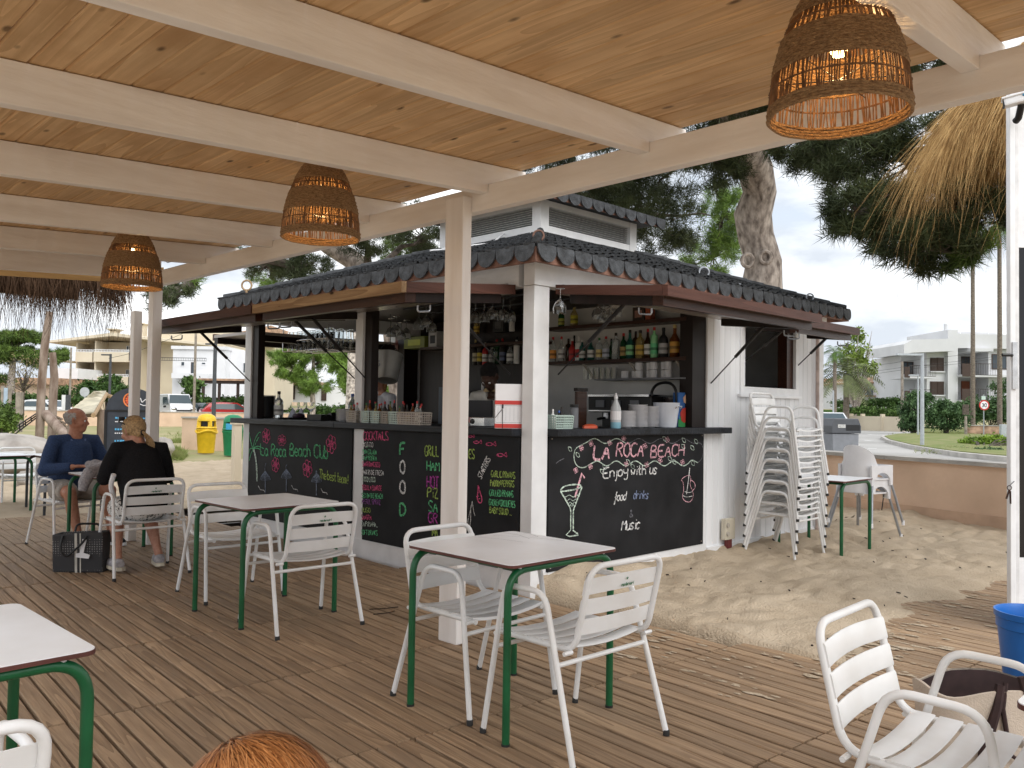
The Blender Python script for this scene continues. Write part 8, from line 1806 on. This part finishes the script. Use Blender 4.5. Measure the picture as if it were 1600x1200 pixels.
# A-board of the pizzeria
t = thing('menu_board', 'dark arched menu board with an orange pizza emblem and blue headings by the corner post', 'sign', base(206, 14), FR + R(6)); hw = .41
ar = [(-hw, .1), (hw, .1), (hw, 1.26)] + [(hw * math.cos(a), 1.26 + .36 * math.sin(a)) for a in [PI * k / 14 for k in range(1, 14)]] + [(-hw, 1.26)]
MB().prism(ar, 0, .035, 'xz').build('panel', mat('slate_board', (.035, .042, .055), .6, var=.1), t); MB().b2((-hw - .02, -.015, 0), (-hw + .02, .05, 1.25)).b2((hw - .02, -.015, 0), (hw + .02, .05, 1.25)).b2((-hw + .02, -.012, 1.225), (hw - .02, .045, 1.255)).build('frame', M['black'], t)
og = colmat((.80, .22, .06)); rd_ = colmat((.60, .06, .03)); pz_ = MB().tube([(.11 * math.cos(a) - .02, -.006, 1.42 + .11 * math.sin(a)) for a in [2 * PI * k / 24 for k in range(24)]], .012, 6, closed=True)
for k in range(6): a = k * PI / 6 + .2; pz_.tube([(-.02 + .09 * math.cos(a), -.005, 1.42 + .09 * math.sin(a)), (-.02 - .09 * math.cos(a), -.005, 1.42 - .09 * math.sin(a))], .006, 4)
pz_.build('emblem', og, t); MB().prism([(-.02 + .085 * math.cos(a), 1.42 + .085 * math.sin(a)) for a in [2 * PI * k / 20 for k in range(20)]], -.003, -.001, 'xz').build('emblem_disc', rd_, t)
sq = MB().tube(rounded([(.08, -.004, 1.40), (.13, -.004, 1.46), (.16, -.004, 1.38), (.22, -.004, 1.44), (.25, -.004, 1.40), (.33, -.004, 1.41)], .02), .008, 4).tube(rounded([(.07, -.004, 1.34), (.12, -.004, 1.30), (.10, -.004, 1.37), (.18, -.004, 1.33), (.26, -.004, 1.34)], .02), .007, 4); sq.build('painted_script', M['paper'], t)
rn = random.Random(6); bl_, wh_ = MB(), MB()
for c in range(2):
    for r_ in range(5):
        x0, z0 = -.26 + c * .36, 1.12 - r_ * .19
        for (b_, zz, n, hgt, x1) in ((bl_, z0, 5, .030, .20), (wh_, z0 - .06, 7, .016, .24)):
            x = x0
            for i in range(n): w_ = x1 / n * rn.uniform(.5, .9); b_.box((x + w_ / 2, -.003, zz + rn.uniform(-.003, .003)), (w_, .003, hgt * rn.uniform(.7, 1.1))); x += x1 / n
bl_.build('painted_headings', colmat((.10, .42, .72)), t, kind='stuff'); wh_.build('painted_lines', M['paper'], t, kind='stuff')
# playground: log posts, rope net, plank roofed hut
t = thing('climbing_frame', 'climbing frame of two tall log posts with a black rope net and sloping ladder', 'climbing frame', base(68, 27)); o = -Vector(base(68, 27)); lg = mat('weathered_log', (.27, .215, .18), .95, var=.3, scale=5, stretch=(1, 1, .3), bump=.6, bscale=14, hue=(.14, .09, .065))
P0, P1 = base(63, 27), base(82, 28.5)
MB().tube([P0 + Vector((0, 0, -.3)), at(65, 600, 27), at(70, 540, 27), at(77.5, 487, 27)], [.135, .13, .125, .11], 12).build('log_post', lg, t, loc=o, smooth=True); MB().tube([P1 + Vector((0, 0, -.3)), at(83, 620, 28.5), at(85, 590, 28.5), at(82, 551, 28.5)], [.14, .135, .13, .11], 12).build('log_post', lg, t, loc=o, smooth=True)
MB().tube([at(72, 647, 27), at(112, 692, 26)], .16, 10).build('sloping_log', lg, t, loc=o, smooth=True)
lad = MB()
for k in range(5): a = at(84 + k * 6, 650 + k * 6, 27.5); lad.bar(a, at(96 + k * 5, 655 + k * 7, 28.6), .10, .05)
lad.build('ladder_boards', lg, t, loc=o)
nt_ = MB(); a0, a1, b0_, b1 = at(57, 646, 27), at(58, 652, 27), at(-60, 692, 24), at(-60, 712, 24)
for k in range(3): nt_.tube([a0.lerp(a1, k / 2), a0.lerp(a1, k / 2).lerp(b0_.lerp(b1, k / 2), .5) + Vector((0, 0, -.28)), b0_.lerp(b1, k / 2)], .022, 5)
for k in range(1, 12): u = k / 12; q = Vector((0, 0, -.28 * 4 * u * (1 - u) * .55)); nt_.tube([a0.lerp(b0_, u) + q, a1.lerp(b1, u) + q], .020, 5)
nt_.build('rope_net', M['black'], t, loc=o)
t = thing('play_hut', 'play hut with a sloping roof of pale planks behind the seated man', 'hut', base(135, 23)); o = -Vector(base(135, 23))
E0, E1, E2, E3 = at(146, 614, 23), at(166, 613, 24.6), at(99, 651, 22), at(146, 646, 20.8); pk = mat('pale_plank', (.55, .50, .38), .9, var=.15, scale=3, rnd=.15)
for k in range(7):
    a, b, c, d_ = E0.lerp(E2, k / 7), E1.lerp(E3, k / 7), E0.lerp(E2, (k + .9) / 7), E1.lerp(E3, (k + .9) / 7); th_ = Vector((0, 0, .05)); MB().add([a, b, d_, c, a + th_, b + th_, d_ + th_ * .6, c + th_ * .6], [(0, 1, 2, 3), (4, 5, 6, 7), (0, 1, 5, 4), (1, 2, 6, 5), (2, 3, 7, 6), (3, 0, 4, 7)]).build('roof_plank', pk, t, loc=o)
MB().tube([E1 - Vector((0, 0, .05)), E3 - Vector((0, 0, .05))], .06, 8).build('rafter', M['raw_wood'], t, loc=o); MB().tube([E1 - Vector((0, 0, .08)), E1 + RH * .5 + Vector((0, 0, -.25))], .06, 8).build('rafter', M['raw_wood'], t, loc=o)
for px, d_ in ((112, 22.2), (158, 22.5), (174, 24.4)): MB().tube([base(px, d_, -.3), at(px, 640 if px < 170 else 628, d_)], .09, 9).build('log_post', lg, t, loc=o, smooth=True)
MB().tube([at(100, 650, 22), at(175, 646, 23)], .07, 8).build('rail', lg, t, loc=o, smooth=True); MB().tube([at(160, 690, 22.5), at(172, 662, 23.2), at(176, 640, 24)], .05, 8).build('brace', lg, t, loc=o)
def rock(name, lab, px, py, d, rx, ry, dep, seed):
    rs = np.random.default_rng(seed); bm = bmesh.new(); bmesh.ops.create_icosphere(bm, subdivisions=4, radius=1); c = at(px, py, d); k = d / FPX
    for v in bm.verts:
        n_ = v.co.copy(); f = 1 + .16 * math.sin(n_.x * 3.1 + seed) * math.cos(n_.y * 2.7) + .10 * math.sin(n_.z * 6 + n_.x * 5 + seed * 2) + .05 * math.sin(n_.y * 13 + n_.z * 11) + rs.normal() * .008
        v.co = RH * (n_.x * rx * k * f) + FH * (n_.y * dep * f) + Vector((0, 0, n_.z * ry * k * f))
    me = bpy.data.meshes.new(name); bm.to_mesh(me); bm.free(); me.materials.append(M['rock']); me.polygons.foreach_set('use_smooth', [True] * len(me.polygons)); o_ = obj(name, me, None, c); tag(o_, lab, 'rock'); return o_
M['rock'] = mat('grey_rock', (.40, .37, .34), .95, var=.3, scale=1.8, bump=1.0, bscale=9, hue=(.22, .195, .175))
rock('boulder', 'large pale grey boulder behind the tables at the far left', 22, 716, 15.0, 62, 38, .9, 3); rock('boulder', 'grey rock behind the empty chair at the far left', 58, 752, 13.6, 26, 24, .35, 7); rock('boulder', 'small grey rock at the foot of the corner post', 256, 699, 20.5, 13, 17, .25, 5)
# poles and signs
def pole(name, lab, px, d, top, r_, m_, arm=None, grp=None, cat='lamp post'):
    b = base(px, d); t = thing(name, lab, cat, b, FR, grp); zt = zat(px, top, d); MB().tube([(0, 0, -.2), (0, 0, zt)], [r_, r_ * .8], 8).build('post', m_, t, smooth=True)
    if arm: MB().b2((min(0, arm), -.09, zt - .10), (max(0, arm), .09, zt - .02)).build('lamp_arm', m_, t)
    return t
dk = mat('dark_post', (.06, .065, .075), .5, var=.1); gp_ = mat('galvanised_post', (.42, .45, .48), .5, .3, var=.08); wd_ = mat('grey_wood_pole', (.30, .26, .22), .9, var=.2, scale=4)
pole('street_lamp', 'dark street lamp with a flat arm in front of the cream apartments', 170.5, 52, 553, .09, dk, -.55, 'dark street lamps'); pole('street_lamp', 'dark street lamp with a flat arm in front of the white house', 334, 48, 536, .13, dk, -.55, 'dark street lamps')
pole('utility_pole', 'thin pale wooden pole beside the cream apartments', 108.5, 58, 543, .08, wd_, cat='pole'); pole('utility_pole', 'pale wooden pole standing by the white van', 303, 56, 512, .10, wd_, cat='pole'); pole('street_lamp', 'pale grey lamp post with a flat head on the traffic island', 1441, 34.5, 552, .085, gp_, -1.05); pole('sign_post', 'thin grey post with a small box left of the lamp post', 1434.5, 52, 585, .06, gp_, -.55, cat='post'); pole('utility_pole', 'weathered wooden utility pole before the balconies', 1409.5, 68, 565, .13, wd_, cat='pole'); pole('utility_pole', 'pale thin pole beside the palms next to the kiosk wall', 1302, 60, 610, .07, gp_, cat='pole')
t = pole('speed_sign', 'round red rimmed speed limit sign reading 30 on a grey post', 1537, 56, 616, .035, gp_, cat='sign'); zc = zat(1536, 633, 56); MB().lathe([(.34, 0), (.34, .02)], 28).build('disc', M['red'], t, loc=(0, -.05, zc), rot=(PI / 2, 0, 0)); MB().lathe([(.255, 0), (.255, .006)], 28).build('face', M['paper'], t, loc=(0, -.071, zc), rot=(PI / 2, 0, 0)); num = MB()
for ch, x0 in (('3', -.155), ('0', .015)):
    for st in glyph(ch)[0]: num.tube([(x0 + x * .16, -.082, zc - .12 + y * .24) for x, y in chaikin(st, 2)], .020, 5)
num.build('numerals', M['black'], t); MB().b2((-.16, -.05, zc + .36), (.10, -.03, zc + .60)).build('plate', M['mint'], t)
t = pole('back_sign', 'grey back of a round road sign above the play hut', 132, 46, 640, .035, gp_, cat='sign'); zc = zat(132, 612.5, 46); MB().lathe([(.26, 0), (.26, .02)], 24).build('disc', mat('sign_back', (.50, .52, .56), .5, .2, var=.05), t, loc=(0, -.03, zc), rot=(PI / 2, 0, 0)); MB().tube([(0, 0, 1.1), (0, 0, zc)], .035, 8).build('post_top', gp_, t)
t = pole('beach_sign', 'dark weathered wooden sign board on a post by the oleanders', 1509, 55, 650, .10, wd_, cat='sign'); MB().b2((-.20, -.06, zat(1509, 648, 55)), (.20, .06, zat(1509, 632, 55))).build('board', M['bark_dark'], t)
t = thing('info_panel', 'blue grey upright panel between wooden posts at the far left', 'sign', base(9, 40), FR); k = 40 / FPX; MB().b2((-4 * k, -.03, .6), (4 * k, .03, zat(9, 606, 40))).build('panel', lb_, t)
for x in (-5.5, 5.5): MB().b2((x * k - .06, -.06, -.2), (x * k + .06, .06, zat(9, 603, 40))).build('post', wd_, t)
for i, (px, d_, y) in enumerate(((30, 38, 613), (100, 55, 617), (106, 54, 617))):
    t = thing('wooden_post', ['grey wooden post at the far left beside the info panel', 'white gate pillar behind the white hatchback, left of two', 'dark gate pillar behind the white hatchback, right of two'][i], 'post', base(px, d_), FR); MB().b2((-.12, -.1, -.2), (.12, .1, zat(px, y, d_))).build('post', [wd_, wht2, dk][i], t)
t = thing('street_cabinet', 'small grey cabinet by the stone wall at the right', 'cabinet', base(1567, 50), FR); MB().b2((-.16, -.12, -.1), (.16, .12, .85)).build('body', gp_, t, bevel=.02)
t = thing('garden_sign', 'small pale sign on the hedge across the road', 'sign', base(1324, 73), FR); zc = zat(1324, 634, 73); MB().b2((-.35, -.05, zc - .12), (.35, -.01, zc + .12)).build('plate', gp_, t); MB().tube([(0, 0, 0), (0, 0, zc - .1)], .03, 6).build('post', gp_, t)
for i, px in enumerate((1371, 1377, 1384, 1403)):
    t = thing('garden_post', 'thin pale post in the garden behind the cream wall, %s of four' % ['first from the left', 'second from the left', 'third from the left', 'rightmost'][i], 'post', base(px, 77), 0, 'thin garden posts'); MB().tube([(0, 0, 0), (0, 0, zat(px, 636, 77))], .05, 6).build('post', M['concrete'], t)
# overhead cables
cb_ = MB()
for y in (565, 574, 578): cb_.tube([at(1300 - 40, y + 6, 66), at(1355, y + 8, 67), at(1409, y, 68), at(1500, y - 10, 69), at(1640, y - 28, 70)], .012, 4)
o = cb_.build('overhead_cable', M['black'], None); tag(o, 'thin overhead cables strung from the utility pole across the road', 'cable')
o = MB().tube([at(170, 560, 57), at(205, 552, 57), at(245, 538, 56), at(303, 514, 56)], .014, 4).build('overhead_cable', M['black'], None); tag(o, 'thin overhead cable sloping between the poles at the left', 'cable')
